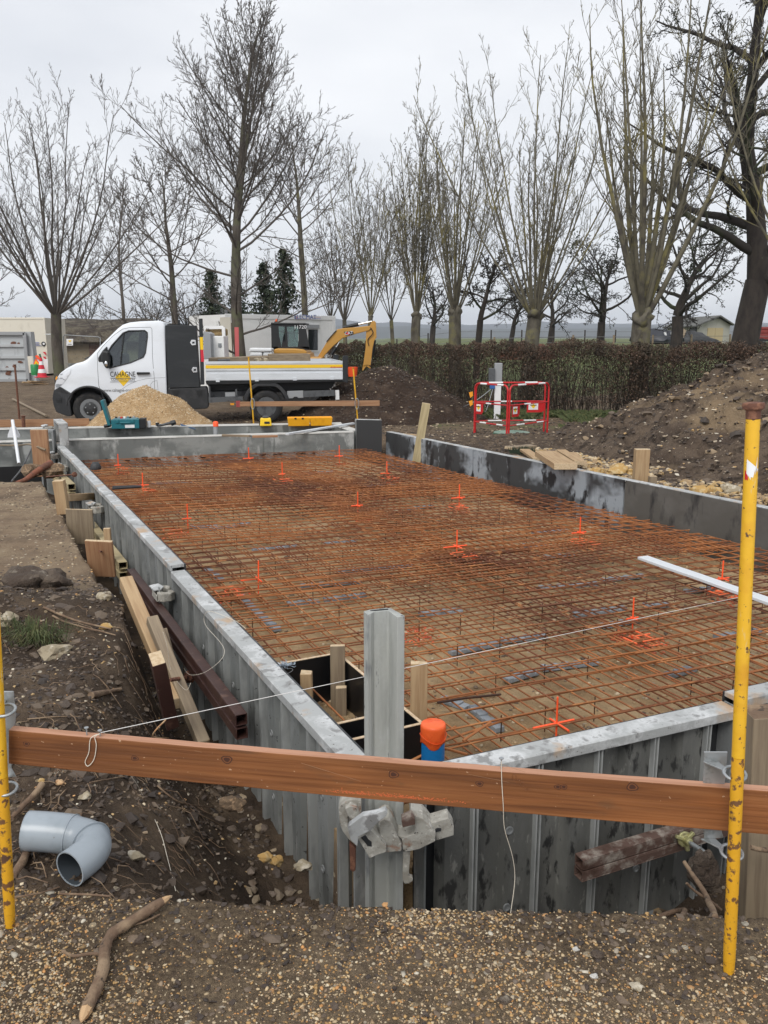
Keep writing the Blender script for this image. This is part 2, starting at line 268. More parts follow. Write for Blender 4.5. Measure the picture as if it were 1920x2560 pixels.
class MB:
    def __init__(s): s.v = []; s.f = []; s.m = []; s.cm = 0
    def add(s, vs, fs):
        b = len(s.v); s.v.extend([tuple(x) for x in vs])
        for f in fs: s.f.append(tuple(b + i for i in f)); s.m.append(s.cm)
        return s
    def box(s, c, size, rot=None):
        hx, hy, hz = size[0] / 2, size[1] / 2, size[2] / 2; c = Vector(c)
        vs = [Vector((x, y, z)) for x in (-hx, hx) for y in (-hy, hy) for z in (-hz, hz)]
        if rot is not None: vs = [rot @ v for v in vs]
        return s.add([v + c for v in vs], [(0, 1, 3, 2), (4, 6, 7, 5), (0, 4, 5, 1), (2, 3, 7, 6), (0, 2, 6, 4), (1, 5, 7, 3)])
    def bar(s, p0, p1, wd, h, up=(0, 0, 1)):
        p0 = Vector(p0); p1 = Vector(p1); x = (p1 - p0).normalized(); u = Vector(up)
        y = u.cross(x)
        if y.length < 1e-4: y = Vector((0, 1, 0)).cross(x)
        y.normalize(); z = x.cross(y)
        vs = [p + y * a * wd / 2 + z * b * h / 2 for p in (p0, p1) for a in (-1, 1) for b in (-1, 1)]
        return s.add(vs, [(0, 1, 3, 2), (4, 6, 7, 5), (0, 4, 5, 1), (2, 3, 7, 6), (0, 2, 6, 4), (1, 5, 7, 3)])
    def prism(s, poly, off):
        """poly: list of 3D points (planar), extruded by off"""
        n = len(poly); off = Vector(off); P = [Vector(p) for p in poly]
        s.add(P + [p + off for p in P], [tuple(range(n))[::-1], tuple(range(n, 2 * n))] + [(i, (i + 1) % n, n + (i + 1) % n, n + i) for i in range(n)])
        return s
    def tube(s, pts, r, n=6, caps=True):
        P = [Vector(p) for p in pts]; k = len(P)
        rr = r if isinstance(r, (list, tuple)) else [r] * k
        b = len(s.v); prevx = None
        for i in range(k):
            t = (P[min(i + 1, k - 1)] - P[max(i - 1, 0)]).normalized()
            if prevx is None:
                a = Vector((0, 0, 1)) if abs(t.z) < .9 else Vector((1, 0, 0)); x = t.cross(a).normalized()
            else:
                x = prevx - t * prevx.dot(t); x.normalize()
            prevx = x; y = t.cross(x)
            for j in range(n):
                an = 2 * math.pi * j / n
                s.v.append(tuple(P[i] + (x * math.cos(an) + y * math.sin(an)) * rr[i]))
        for i in range(k - 1):
            for j in range(n):
                a = b + i * n + j; c = b + i * n + (j + 1) % n
                s.f.append((a, c, c + n, a + n)); s.m.append(s.cm)
        if caps:
            s.f.append(tuple(b + j for j in range(n))[::-1]); s.m.append(s.cm)
            s.f.append(tuple(b + (k - 1) * n + j for j in range(n))); s.m.append(s.cm)
        return s
    def lathe(s, c, ax, prof, n=24, cap=True):
        """prof: (radius, height) along axis ax from c"""
        c = Vector(c); ax = Vector(ax).normalized(); a = Vector((0, 0, 1)) if abs(ax.z) < .9 else Vector((1, 0, 0))
        x = ax.cross(a).normalized(); y = ax.cross(x); b = len(s.v)
        for (r, h) in prof:
            for j in range(n):
                an = 2 * math.pi * j / n; s.v.append(tuple(c + ax * h + (x * math.cos(an) + y * math.sin(an)) * r))
        for i in range(len(prof) - 1):
            for j in range(n):
                a1 = b + i * n + j; c1 = b + i * n + (j + 1) % n
                s.f.append((a1, c1, c1 + n, a1 + n)); s.m.append(s.cm)
        for i, rev in ((0, True), (len(prof) - 1, False)):
            if cap and prof[i][0] > 1e-4:
                f = tuple(b + i * n + j for j in range(n)); s.f.append(f[::-1] if rev else f); s.m.append(s.cm)
        return s
    def rock(s, c, size, seed=0, amp=.3, sub=3):
        bm = bmesh.new(); bmesh.ops.create_icosphere(bm, subdivisions=sub, radius=1)
        vs = []
        for v in bm.verts:
            p = v.co.copy(); o = Vector((seed * 7.3, seed * 1.7, 0))
            d = 1 + amp * mnoise.noise(p * 1.3 + o) * 1.6 + amp * .5 * mnoise.noise(p * 3.1 + o)
            # planar chips
            for kx in range(5):
                nn = Vector((math.sin(seed + kx * 2.1), math.cos(seed * 2 + kx * 1.7), math.sin(seed * 3 + kx))).normalized()
                h = p.dot(nn) * d
                if h > .72: d *= .72 / h * .6 + .4
            vs.append(Vector((p.x * size[0], p.y * size[1], p.z * size[2])) * d + Vector(c))
        s.add(vs, [tuple(x.index for x in f.verts) for f in bm.faces]); bm.free(); return s
    def build(s, name, mats, parent=None, mw=None, smooth=None, bevel=0, bseg=2, local=False):
        me = bpy.data.meshes.new(name)
        base = mw if mw is not None else wm(parent)
        v = s.v
        if not local and (parent is not None or mw is not None):
            inv = base.inverted(); v = [tuple(inv @ Vector(x)) for x in v]
        me.from_pydata(v, [], s.f)
        if not isinstance(mats, (list, tuple)): mats = [mats]
        for m_ in mats: me.materials.append(m_)
        if len(mats) > 1: me.polygons.foreach_set('material_index', s.m)
        if smooth is not None:
            me.polygons.foreach_set('use_smooth', [True] * len(s.f))
            if smooth < 180: me.set_sharp_from_angle(angle=R(smooth))
        me.update()
        o = link(name, me, parent, base)
        if bevel:
            bmod = o.modifiers.new('bevel', 'BEVEL'); bmod.width = bevel; bmod.segments = bseg; bmod.limit_method = 'ANGLE'; bmod.angle_limit = R(40)
        return o
def nrm_fix(o):
    bm = bmesh.new(); bm.from_mesh(o.data); bmesh.ops.recalc_face_normals(bm, faces=bm.faces); bm.to_mesh(o.data); bm.free(); return o

def frame_mat(p0, p1, up=(0, 0, 1)):
    p0 = Vector(p0); x = (Vector(p1) - p0).normalized(); u = Vector(up); y = u.cross(x)
    if y.length < 1e-4: y = Vector((0, 1, 0)).cross(x)
    y.normalize(); z = x.cross(y)
    m = Matrix((x, y, z)).transposed().to_4x4(); m.translation = p0; return m
def beam(name, p0, p1, wd, h, m_, parent=None, up=(0, 0, 1), bev=.004, endmat=None, chipped=False):
    """solid timber or bar with its grain along local X; wd across, h along up"""
    mw = frame_mat(p0, p1, up); Lg = (Vector(p1) - Vector(p0)).length
    b = MB(); n = max(2, int(Lg / .25)); vs = []
    for i in range(n + 1):
        x = Lg * i / n; jy, jz = (random.uniform(-1, 1) * .0015, random.uniform(-1, 1) * .0015)
        for (a, c) in ((-1, -1), (1, -1), (1, 1), (-1, 1)): vs.append((x + (random.uniform(-.004, .004) if chipped and i in (0, n) else 0), a * wd / 2 + jy, c * h / 2 + jz))
    fs = [(i * 4 + j, i * 4 + (j + 1) % 4, i * 4 + 4 + (j + 1) % 4, i * 4 + 4 + j) for i in range(n) for j in range(4)]
    b.add(vs, fs); b.cm = 1; b.add([], []); k = n * 4
    b.f += [(3, 2, 1, 0), (k, k + 1, k + 2, k + 3)]; b.m += [1, 1]
    return b.build(name, [m_, endmat or m_], parent, mw, bevel=bev, local=True)
def text(name, s, P, right, up, size, m_, parent=None, depth=.002, align='CENTER', xs=1):
    cu = bpy.data.curves.new('t', 'FONT'); cu.body = s; cu.size = size; cu.align_x = align; cu.align_y = 'CENTER'; cu.extrude = depth
    to = bpy.data.objects.new('t', cu); col.objects.link(to); dg = bpy.context.evaluated_depsgraph_get(); dg.update()
    me = bpy.data.meshes.new_from_object(to.evaluated_get(dg)); bpy.data.objects.remove(to); bpy.data.curves.remove(cu)
    me.materials.clear(); me.materials.append(m_); me.name = name
    x = Vector(right).normalized(); y = Vector(up).normalized(); y = (y - x * x.dot(y)).normalized(); z = x.cross(y)
    mw = Matrix((x * xs, y, z)).transposed().to_4x4(); mw.translation = Vector(P)
    return link(name, me, parent, mw)
def sm(x): x = np.clip(x, 0, 1); return x * x * (3 - 2 * x)

# ---------------------------------------------------------------- numpy value noise
_perm = rng.random((256, 256))
def vnoise(x, y, s=1.0, o=0):
    x = x * s + 37.7 * o; y = y * s + 11.3 * o
    xi = np.floor(x).astype(int); yi = np.floor(y).astype(int); fx = x - xi; fy = y - yi
    fx = fx * fx * (3 - 2 * fx); fy = fy * fy * (3 - 2 * fy)
    a = _perm[xi & 255, yi & 255]; b = _perm[(xi + 1) & 255, yi & 255]; c = _perm[xi & 255, (yi + 1) & 255]; d = _perm[(xi + 1) & 255, (yi + 1) & 255]
    return (a * (1 - fx) + b * fx) * (1 - fy) + (c * (1 - fx) + d * fx) * fy - .5
def fbm(x, y, s, oc=4, o=0):
    r = 0; a = 1
    for i in range(oc): r = r + a * vnoise(x, y, s * 2 ** i, o + i); a *= .5
    return r

# ---------------------------------------------------------------- layout of the excavation
ZT = .15
LC = Vector((.008, 2.616, 0)); LU = Vector((-.4494, .8933, 0)); LN = Vector((-.8933, -.4494, 0))
NU = Vector((.9213, .3888, 0)); NN = Vector((.3888, -.9213, 0))       # near wall, outward = towards camera
RR = Vector((.006, 13.152, 0)); RU = Vector((.478, -.878, 0)); RN = Vector((.878, .478, 0))
BL = Vector((-4.69, 11.92, 0)); BU = Vector((.967, .2545, 0)); BN = Vector((-.2545, .967, 0))
def isect(p, u, q_, v):
    den = u.x * v.y - u.y * v.x; t = ((q_.x - p.x) * v.y - (q_.y - p.y) * v.x) / den; return p + u * t
C_FL = LC.copy(); C_FR = isect(LC, NU, RR, RU); C_RR = isect(RR, RU, BL, BU); C_RL = isect(LC, LU, BL, BU)
QUAD = [C_FL, C_FR, C_RR, C_RL]
def sdist(X, Y, P, n): return (X - P.x) * n.x + (Y - P.y) * n.y
EDX = np.array([-9, -1.6, -1.14, -.776, -.6, 0, .5, 1.035, 1.25, 1.5, 2.2, 6]); EDY = np.array([2.9, 2.35, 2.18, 2.14, 2.13, 2.095, 2.07, 2.03, 1.93, 1.80, 1.75, 1.7])
def height(X, Y, detail=True):
    """ground level and colour zones"""
    sl = sdist(X, Y, LC, LN); sa = (X - LC.x) * LU.x + (Y - LC.y) * LU.y
    sn = sdist(X, Y, LC, NN); sr = sdist(X, Y, RR, RN); sb = sdist(X, Y, BL, BN)
    site = -.17 * sm((Y - 13.5) / 2.5) + .08 * sm((Y - 22) / 10) + 1.15 * sm((Y - 25) / 40) * sm((X + 1) / 9)
    z = site + .03 * fbm(X, Y, .8, 3, 3)
    inside = (sl < .05) & (sn < .05) & (sr < .05) & (sb < .05)
    # left trench
    S1 = np.interp(sa, [-1, .2, 1.2, 1.9, 2.4, 12], [1.0, 1.05, .95, .62, .50, .50]) + .06 * fbm(X, Y, 2.5, 3, 1)
    S0 = np.interp(sa, [-1, .2, 1.2, 1.9, 2.4, 12], [.12, .12, .14, .2, .36, .38])
    tl = sm((sl - S0) / (S1 - S0))
    leftz = -.66 * (1 - tl) + z * tl
    leftmask = (sl > 0) & (sb < .0) & (sa > -.45)
    # dirt heap left foreground
    dirt = .20 * np.exp(-(((X + 2.15) / .75) ** 2 + ((Y - 4.45) / .45) ** 2)) + .10 * np.exp(-(((X + 1.45) / .5) ** 2 + ((Y - 3.3) / .5) ** 2))
    bumpy = sm((5.2 - Y) / .5) * (X < -.2) * sm((Y - 2.1) / .15)
    z = np.where(leftmask, leftz, z)
    z = z + (dirt * tl + bumpy * (.05 * fbm(X, Y, 3, 4, 5) + .02 * fbm(X, Y, 12, 3, 6))) * ((sl > .05) & (Y > 1.9))
    # rear-left trench in front of the wall extension
    rl = (sl > .3) & (sb < 0)
    tr = sm((Y - (9.35 + .12 * X * 0)) / .25)
    z = np.where(rl, z * (1 - tr) + -.8 * tr, z)
    # pit and basin
    pit = -.27 + .018 * fbm(X, Y, 2, 4, 7)
    z = np.where(inside, pit - .22 * sm((sr + .48) / .14), z)
    basin = (sb >= 0) & (sb < 1.9) & (X < -.2) & (X > -9)
    z = np.where(basin, -.35, z)
    # gravel pad with its broken edge, trench in front of the near wall
    ey = np.interp(X, EDX, EDY) + .03 * fbm(X, Y * 0, 5, 3, 8) + .012 * fbm(X, Y * 0, 22, 2, 9)
    drop = sm((Y - ey) / .10)
    front = (sn > 0) & (X > -.75)
    fm = sm((X + .78) / .2)
    fl = -.74 + .30 * sm((X - 1.15) / .7)
    padz = .012 * fbm(X, Y, 3, 4, 2) + .03 * sm((X - .5) / .6) - .015 * drop
    rightslope = -.05
    z = np.where((Y < ey) , padz, z)
    zz = padz * (1 - drop) + (fl + .05 * fbm(X, Y, 4, 4, 4)) * drop
    z = np.where(front & (Y >= ey) & (sn > 0) & (sl < .12), zz, z)
    z = np.where(front & (Y >= ey) & (sl >= .12) & (sa < .1), np.minimum(z, -.66 + .66 * sm((sl - .15) / .8)), z)
    # right of right wall
    z = np.where((sr > .02) & (sr < .4), np.minimum(z, -.25 + .6 * (sr)), z)
    rough = sm((Y - 2.3) / .3)
    if detail: z = z + .006 * fbm(X, Y, 20, 3, 11) * (Y < 30) + rough * .025 * fbm(X, Y, 2.2, 4, 12) * (~inside) * (Y < 40) * sm((sl + 30) / 30)
    # zones: R gravel, G sandy / compacted, B grass
    gr = 1 - sm((Y - ey + .02) / .05)
    comp = leftmask * sm((Y - 4.9 + .35 * fbm(X, Y, 1.5, 3, 14)) / .5) * sm((sl - S1 + .12) / .1) * (1 - sm((Y - 9.3) / .2))
    sand = inside * 1.0
    far = sm((Y - 12) / 4) * .25
    G = np.clip(comp * .75 + sand + far, 0, 1)
    grass = sm((Y - (26 + .35 * (X < 2) * (2 - X) * 4)) / 2) + sm((.16 - abs(Y - (20.5 - .35 * X * (X > 0))) / 5)) * 0
    grass = np.clip(grass, 0, 1)
    g2 = sm((fbm(X, Y, .9, 3, 17) + .1) / .2) * sm((Y - 16) / 1.5) * (X > 1) * .8
    B = np.clip(np.maximum(grass, g2), 0, 1)
    return z, gr, G, B
def hz(x, y):
    return float(height(np.array([float(x)]), np.array([float(y)]))[0][0])

# ---------------------------------------------------------------- ground sheet
def make_ground():
    rs = [.25]
    while rs[-1] < 45: rs.append(rs[-1] * 1.0068)
    while rs[-1] < 6000: rs.append(rs[-1] * 1.06)
    rs = np.array(rs); az = np.radians(np.linspace(-78, 78, 820))
    RR_, AZ = np.meshgrid(rs, az, indexing='ij'); X = RR_ * np.sin(AZ); Y = RR_ * np.cos(AZ)
    Z, gr, G, B = height(X, Y)
    nr, na = X.shape; nv = nr * na
    co = np.stack([X, Y, Z], -1).reshape(-1)
    i = np.arange(nr - 1)[:, None] * na + np.arange(na - 1)[None, :]; i = i.reshape(-1)
    idx = np.stack([i, i + na, i + na + 1, i + 1], -1)[:, ::-1].reshape(-1)
    me = bpy.data.meshes.new('ground'); me.vertices.add(nv); me.vertices.foreach_set('co', co.astype(np.float32))
    nf = len(i); me.loops.add(nf * 4); me.loops.foreach_set('vertex_index', idx.astype(np.int32)); me.polygons.add(nf)
    me.polygons.foreach_set('loop_start', np.arange(0, nf * 4, 4, dtype=np.int32)); me.polygons.foreach_set('loop_total', np.full(nf, 4, dtype=np.int32))
    me.polygons.foreach_set('use_smooth', np.ones(nf, bool)); me.update(calc_edges=True)
    ca = me.color_attributes.new('zone', 'FLOAT_COLOR', 'POINT')
    ca.data.foreach_set('color', np.stack([gr, G, B, np.ones_like(gr)], -1).reshape(-1).astype(np.float32))
    m = bpy.data.materials.new('ground_soil'); m.use_nodes = True; t = m.node_tree; ns = t.nodes; ln = t.links; b = ns['Principled BSDF']
    geo = ns.new('ShaderNodeNewGeometry'); at = ns.new('ShaderNodeAttribute'); at.attribute_name = 'zone'; sep = ns.new('ShaderNodeSeparateColor'); ln.new(at.outputs['Color'], sep.inputs[0])
    def nz(scale, detail=5, off=0, rough=.6):
        mpn = ns.new('ShaderNodeMapping'); mpn.inputs['Location'].default_value = (off, off * 2, off); ln.new(geo.outputs['Position'], mpn.inputs[0])
        x = ns.new('ShaderNodeTexNoise'); x.inputs['Scale'].default_value = scale; x.inputs['Detail'].default_value = detail; x.inputs['Roughness'].default_value = rough; ln.new(mpn.outputs[0], x.inputs['Vector']); return x.outputs['Fac']
    def ramp(fac, stops):
        r = ns.new('ShaderNodeValToRGB'); e = r.color_ramp.elements
        e[0].position, e[0].color = stops[0][0], (*stops[0][1], 1); e[1].position, e[1].color = stops[-1][0], (*stops[-1][1], 1)
        for p, c in stops[1:-1]: k = e.new(p); k.color = (*c, 1)
        ln.new(fac, r.inputs[0]); return r.outputs[0]
    def mix(f, a, b_):
        mm = ns.new('ShaderNodeMix'); mm.data_type = 'RGBA'
        ln.new(f, mm.inputs['Factor']); ln.new(a, mm.inputs['A']); ln.new(b_, mm.inputs['B']); return mm.outputs['Result']
    dark = ramp(nz(4, 8), [(.3, (.034, .023, .016)), (.5, (.078, .054, .036)), (.72, (.165, .118, .078))])
    sandc = ramp(nz(2.6, 8, 3), [(.28, (.15, .108, .073)), (.46, (.28, .20, .13)), (.62, (.37, .28, .18)), (.78, (.44, .36, .25))])
    grav = ramp(nz(60, 4, 5), [(.3, (.065, .043, .025)), (.5, (.165, .115, .068)), (.7, (.32, .235, .14))])
    patch = ramp(nz(2.2, 4, 8), [(.42, (.06, .044, .031)), (.62, (.19, .145, .098))])
    gm = ns.new('ShaderNodeMix'); gm.data_type = 'RGBA'; gm.inputs['Factor'].default_value = .5; ln.new(grav, gm.inputs['A']); ln.new(patch, gm.inputs['B']); grav = gm.outputs['Result']
    grs = ramp(nz(.25, 6, 9), [(.3, (.075, .092, .033)), (.6, (.12, .138, .055)), (.75, (.16, .155, .08))])
    # fragment breakup of zone borders
    pitc = ramp(nz(3.2, 8, 13), [(.28, (.20, .13, .07)), (.46, (.40, .27, .145)), (.62, (.52, .37, .21)), (.78, (.58, .47, .31))])
    pm = ns.new('ShaderNodeMapRange'); pm.inputs[1].default_value = .85; pm.inputs[2].default_value = 1; ln.new(sep.outputs[1], pm.inputs[0]); sandc = mix(pm.outputs[0], sandc, pitc)
    c1 = mix(sep.outputs[1], dark, sandc); c2 = mix(sep.outputs[0], c1, grav); c3 = mix(sep.outputs[2], c2, grs)
    # pale stone flecks everywhere except grass
    vo = ns.new('ShaderNodeTexVoronoi'); vo.inputs['Scale'].default_value = 26; ln.new(geo.outputs['Position'], vo.inputs['Vector'])
    sc2 = ns.new('ShaderNodeSeparateColor'); ln.new(vo.outputs['Color'], sc2.inputs[0])
    a1 = ns.new('ShaderNodeMath'); a1.operation = 'LESS_THAN'; a1.inputs[1].default_value = .26; ln.new(vo.outputs['Distance'], a1.inputs[0])
    a2 = ns.new('ShaderNodeMath'); a2.operation = 'GREATER_THAN'; a2.inputs[1].default_value = .80; ln.new(sc2.outputs[0], a2.inputs[0])
    a3 = ns.new('ShaderNodeMath'); a3.operation = 'MULTIPLY'; ln.new(a1.outputs[0], a3.inputs[0]); ln.new(a2.outputs[0], a3.inputs[1])
    a4 = ns.new('ShaderNodeMath'); a4.operation = 'SUBTRACT'; a4.inputs[0].default_value = .9; ln.new(sep.outputs[2], a4.inputs[1])
    a5 = ns.new('ShaderNodeMath'); a5.operation = 'MULTIPLY'; a5.use_clamp = True; ln.new(a3.outputs[0], a5.inputs[0]); ln.new(a4.outputs[0], a5.inputs[1])
    st = ramp(sc2.outputs[1], [(0, (.30, .22, .13)), (.5, (.42, .34, .23)), (1, (.52, .47, .38))])
    c4 = mix(a5.outputs[0], c3, st); ln.new(c4, b.inputs['Base Color'])
    b.inputs['Roughness'].default_value = .9; b.inputs['Specular IOR Level'].default_value = .25
    bn = ns.new('ShaderNodeBump'); bn.inputs['Distance'].default_value = .035; bn.inputs['Strength'].default_value = 1; ln.new(nz(22, 8, 2, .7), bn.inputs['Height'])
    bn2 = ns.new('ShaderNodeBump'); bn2.inputs['Distance'].default_value = .006; ln.new(nz(140, 3, 2), bn2.inputs['Height']); ln.new(bn.outputs[0], bn2.inputs['Normal'])
    ln.new(bn2.outputs[0], b.inputs['Normal'])
    me.materials.append(m); o = link('ground', me); tag(o, kind='structure'); return o
make_ground()

# soil / stone scatter as single meshes
PAL = np.array([[.50, .34, .16], [.42, .27, .12], [.58, .48, .33], [.66, .60, .48], [.35, .26, .17], [.26, .20, .15], [.50, .43, .33], [.55, .30, .12], [.18, .14, .11]])
def scatter(name, pts, size, flat=.6, pal=PAL, wts=None, colr=None, rough=.6, bump=.3, label=None, cat=None, kind='stuff', facet=False):
    n = len(pts); s = size * rng.uniform(.6, 1.5, n); a = rng.uniform(0, 6.28, n)
    sx = s * rng.uniform(.8, 1.4, n); sy = s * rng.uniform(.6, 1.0, n); szz = s * flat * rng.uniform(.6, 1.1, n)
    V = ICO_V; k = len(V)
    jit = 1 + rng.uniform(-bump, bump, (n, k))
    P = V[None] * jit[..., None]
    x = P[..., 0] * sx[:, None]; y = P[..., 1] * sy[:, None]; z = P[..., 2] * szz[:, None]
    tl = rng.uniform(-.5, .5, n)[:, None]; y, z = y * np.cos(tl) - z * np.sin(tl), y * np.sin(tl) + z * np.cos(tl)
    ca, sa = np.cos(a)[:, None], np.sin(a)[:, None]
    co = np.stack([x * ca - y * sa + pts[:, 0:1], x * sa + y * ca + pts[:, 1:2], z + pts[:, 2:3] + (szz * .2)[:, None]], -1)
    me = bpy.data.meshes.new(name); me.vertices.add(n * k); me.vertices.foreach_set('co', co.reshape(-1).astype(np.float32))
    F = (ICO_F[None] + (np.arange(n) * k)[:, None, None]).reshape(-1); nf = n * len(ICO_F)
    me.loops.add(nf * 3); me.loops.foreach_set('vertex_index', F.astype(np.int32)); me.polygons.add(nf)
    me.polygons.foreach_set('loop_start', np.arange(0, nf * 3, 3, dtype=np.int32)); me.polygons.foreach_set('loop_total', np.full(nf, 3, dtype=np.int32)); me.update(calc_edges=True)
    me.polygons.foreach_set('use_smooth', np.full(nf, not (facet or name.startswith(('soil', 'heap', 'trench', 'rubble')))))
    ci = rng.choice(len(pal), n, p=wts); c = pal[ci] * rng.uniform(.75, 1.15, (n, 1))
    at = me.color_attributes.new('col', 'FLOAT_COLOR', 'POINT')
    cc = np.concatenate([np.repeat(c, k, 0), np.ones((n * k, 1))], 1); at.data.foreach_set('color', cc.reshape(-1).astype(np.float32))
    if 'stonecol' not in M: M['stonecol'] = mat('stone_chips', (.3, .3, .3), .65, vcol='col', bump=[(90, .002)], coord='World')
    me.materials.append(M['stonecol']); o = link(name, me); tag(o, kind=kind); return o
def zpts(x, y): return np.stack([x, y, height(x, y)[0]], -1)
SOILP = np.array([[.058, .040, .028], [.085, .060, .042], [.040, .028, .021], [.13, .094, .064]])
# gravel pad pebbles
n = 60000; x = rng.uniform(-2.6, 2.8, n); y = rng.uniform(1.05, 2.35, n); ey = np.interp(x, EDX, EDY)
cl = fbm(x, y, 1.8, 3, 21) + .25 * fbm(x, y, 9, 2, 5); keep = (y < ey + .015) & (rng.random(n) < np.clip(.50 + 1.7 * cl, .05, 1))
p = zpts(x[keep], y[keep]); scatter('gravel_stones', p, .0042, pal=PAL * np.array([.86, .79, .68]), wts=[.17, .12, .18, .11, .14, .1, .08, .05, .05], flat=.5)
n = 95000; x = rng.uniform(-2.2, 2.4, n); y = rng.uniform(1.1, 2.25, n); ey = np.interp(x, EDX, EDY); cl = fbm(x, y, 1.8, 3, 21); keep = (y < ey + .01) & (rng.random(n) < np.clip(.6 + 1.3 * cl, .12, 1))
p = zpts(x[keep], y[keep]); p[:, 2] -= .0006; scatter('gravel_stones', p, .0026, pal=PAL * np.array([.80, .72, .60]), flat=.6)
n = 900; x = rng.uniform(-2, 2.4, n); y = rng.uniform(1.1, 2.2, n); keep = y < np.interp(x, EDX, EDY)
scatter('gravel_stones', zpts(x[keep], y[keep]) - [0, 0, .002], .0075, pal=PAL * .7)
n = 260; x = rng.uniform(-2.2, 2.4, n); y = rng.uniform(1.1, 2.2, n); keep = y < np.interp(x, EDX, EDY)
scatter('soil_clods', zpts(x[keep], y[keep]) - [0, 0, .004], .014, pal=SOILP * 1.2, bump=.45)
# dark crumbs along pad
n = 9000; x = rng.uniform(-2.2, 2.6, n); y = rng.uniform(1.05, 2.3, n); ey = np.interp(x, EDX, EDY); cl = fbm(x, y, 1.8, 3, 21); keep = (y < ey + .04) & (rng.random(n) < np.clip(.3 - 1.2 * cl + 1.5 * sm((y - ey + .2) / .2), 0, 1))
scatter('soil_crumbs', zpts(x[keep], y[keep]), .007, pal=SOILP, bump=.4)
# dirt left foreground
n = 26000; x = rng.uniform(-4.2, .1, n); y = rng.uniform(2.05, 5.6, n); sl = sdist(x, y, LC, LN); keep = (sl > .12) & (y > np.interp(x, EDX, EDY)) & (rng.random(n) < np.clip(.5 + 1.2 * fbm(x, y, 3, 3, 2), 0, 1))
scatter('soil_crumbs', zpts(x[keep], y[keep]), .009, pal=SOILP, bump=.45)
n = 2600; x = rng.uniform(-4.5, .1, n); y = rng.uniform(2.05, 6.0, n); sl = sdist(x, y, LC, LN); keep = (sl > .14) & (y > np.interp(x, EDX, EDY))
scatter('soil_stones', zpts(x[keep], y[keep]), .0065, pal=PAL)
n = 900; x = rng.uniform(-4.2, .1, n); y = rng.uniform(2.15, 5.4, n); sl = sdist(x, y, LC, LN); keep = (sl > .25) & (y > np.interp(x, EDX, EDY) + .03)
scatter('soil_clods', zpts(x[keep], y[keep]) - [0, 0, .006], .026, pal=SOILP, bump=.45)
# trench rubble
n = 500; x = rng.uniform(-1.3, .3, n); y = rng.uniform(2.5, 4.4, n); sl = sdist(x, y, LC, LN); keep = (sl > .12) & (sl < .36)
scatter('trench_rubble', zpts(x[keep], y[keep]), .022, pal=np.array([[.16, .12, .09], [.3, .23, .15], [.09, .065, .05], [.22, .17, .12]]))
n = 3500; x = rng.uniform(.3, 2.8, n); y = rng.uniform(1.75, 3.4, n); sn = sdist(x, y, LC, NN); keep = (sn > .12) & (y > np.interp(x, EDX, EDY) + .1)
scatter('soil_crumbs', zpts(x[keep], y[keep]), .011, pal=SOILP, bump=.4)
# compacted ground left
n = 7000; x = rng.uniform(-7, -1.4, n); y = rng.uniform(4.7, 9.3, n); sl = sdist(x, y, LC, LN); keep = (sl > .45) & (rng.random(n) < np.clip(.4 + 2 * fbm(x, y, 2, 3, 4), 0, 1))
scatter('soil_stones', zpts(x[keep], y[keep]), .009, pal=np.array([[.28, .21, .14], [.16, .12, .08], [.10, .075, .055], [.42, .34, .23]]))
# slab bed
n = 14000; x = rng.uniform(-5, 4.5, n); y = rng.uniform(2.7, 13.2, n)
keep = (sdist(x, y, LC, LN) < 0) & (sdist(x, y, LC, NN) < 0) & (sdist(x, y, RR, RN) < 0) & (sdist(x, y, BL, BN) < 0)
scatter('bed_stones', zpts(x[keep], y[keep]), .011, pal=np.array([[.42, .30, .17], [.30, .20, .11], [.52, .42, .28], [.20, .14, .09], [.12, .085, .06]]))
# site ground right and behind
n = 9000; x = rng.uniform(-4, 9, n); y = rng.uniform(9, 20, n); keep = (sdist(x, y, RR, RN) > .25) | (y > 15.5)
scatter('soil_clods', zpts(x[keep], y[keep]), .022, pal=np.concatenate([SOILP, SOILP, np.array([[.40, .32, .22]])]), bump=.4)

# ---------------------------------------------------------------- hills
def hills():
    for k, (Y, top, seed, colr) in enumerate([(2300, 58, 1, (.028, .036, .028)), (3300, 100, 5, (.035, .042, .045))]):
        n = 240; nd = 10; vs = []; fs = []
        for j in range(nd):
            for i in range(n):
                x = (-1 + 2 * i / (n - 1)) * Y * 1.5; dd = j / (nd - 1)
                h = top * (.75 + .35 * mnoise.noise(Vector((x / 900 + seed, seed, 0))) + .12 * mnoise.noise(Vector((x / 160, seed, 0)))) * math.sin(dd * math.pi * .5)
                h += 5 * mnoise.noise(Vector((x / 30, dd * 20, seed))) * dd
                vs.append((x, Y + dd * 700, h - 4))
        for j in range(nd - 1):
            for i in range(n - 1): fs.append((j * n + i, j * n + i + 1, (j + 1) * n + i + 1, (j + 1) * n + i))
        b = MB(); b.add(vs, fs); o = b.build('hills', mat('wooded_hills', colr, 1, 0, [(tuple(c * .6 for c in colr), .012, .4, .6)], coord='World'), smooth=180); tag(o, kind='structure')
hills()

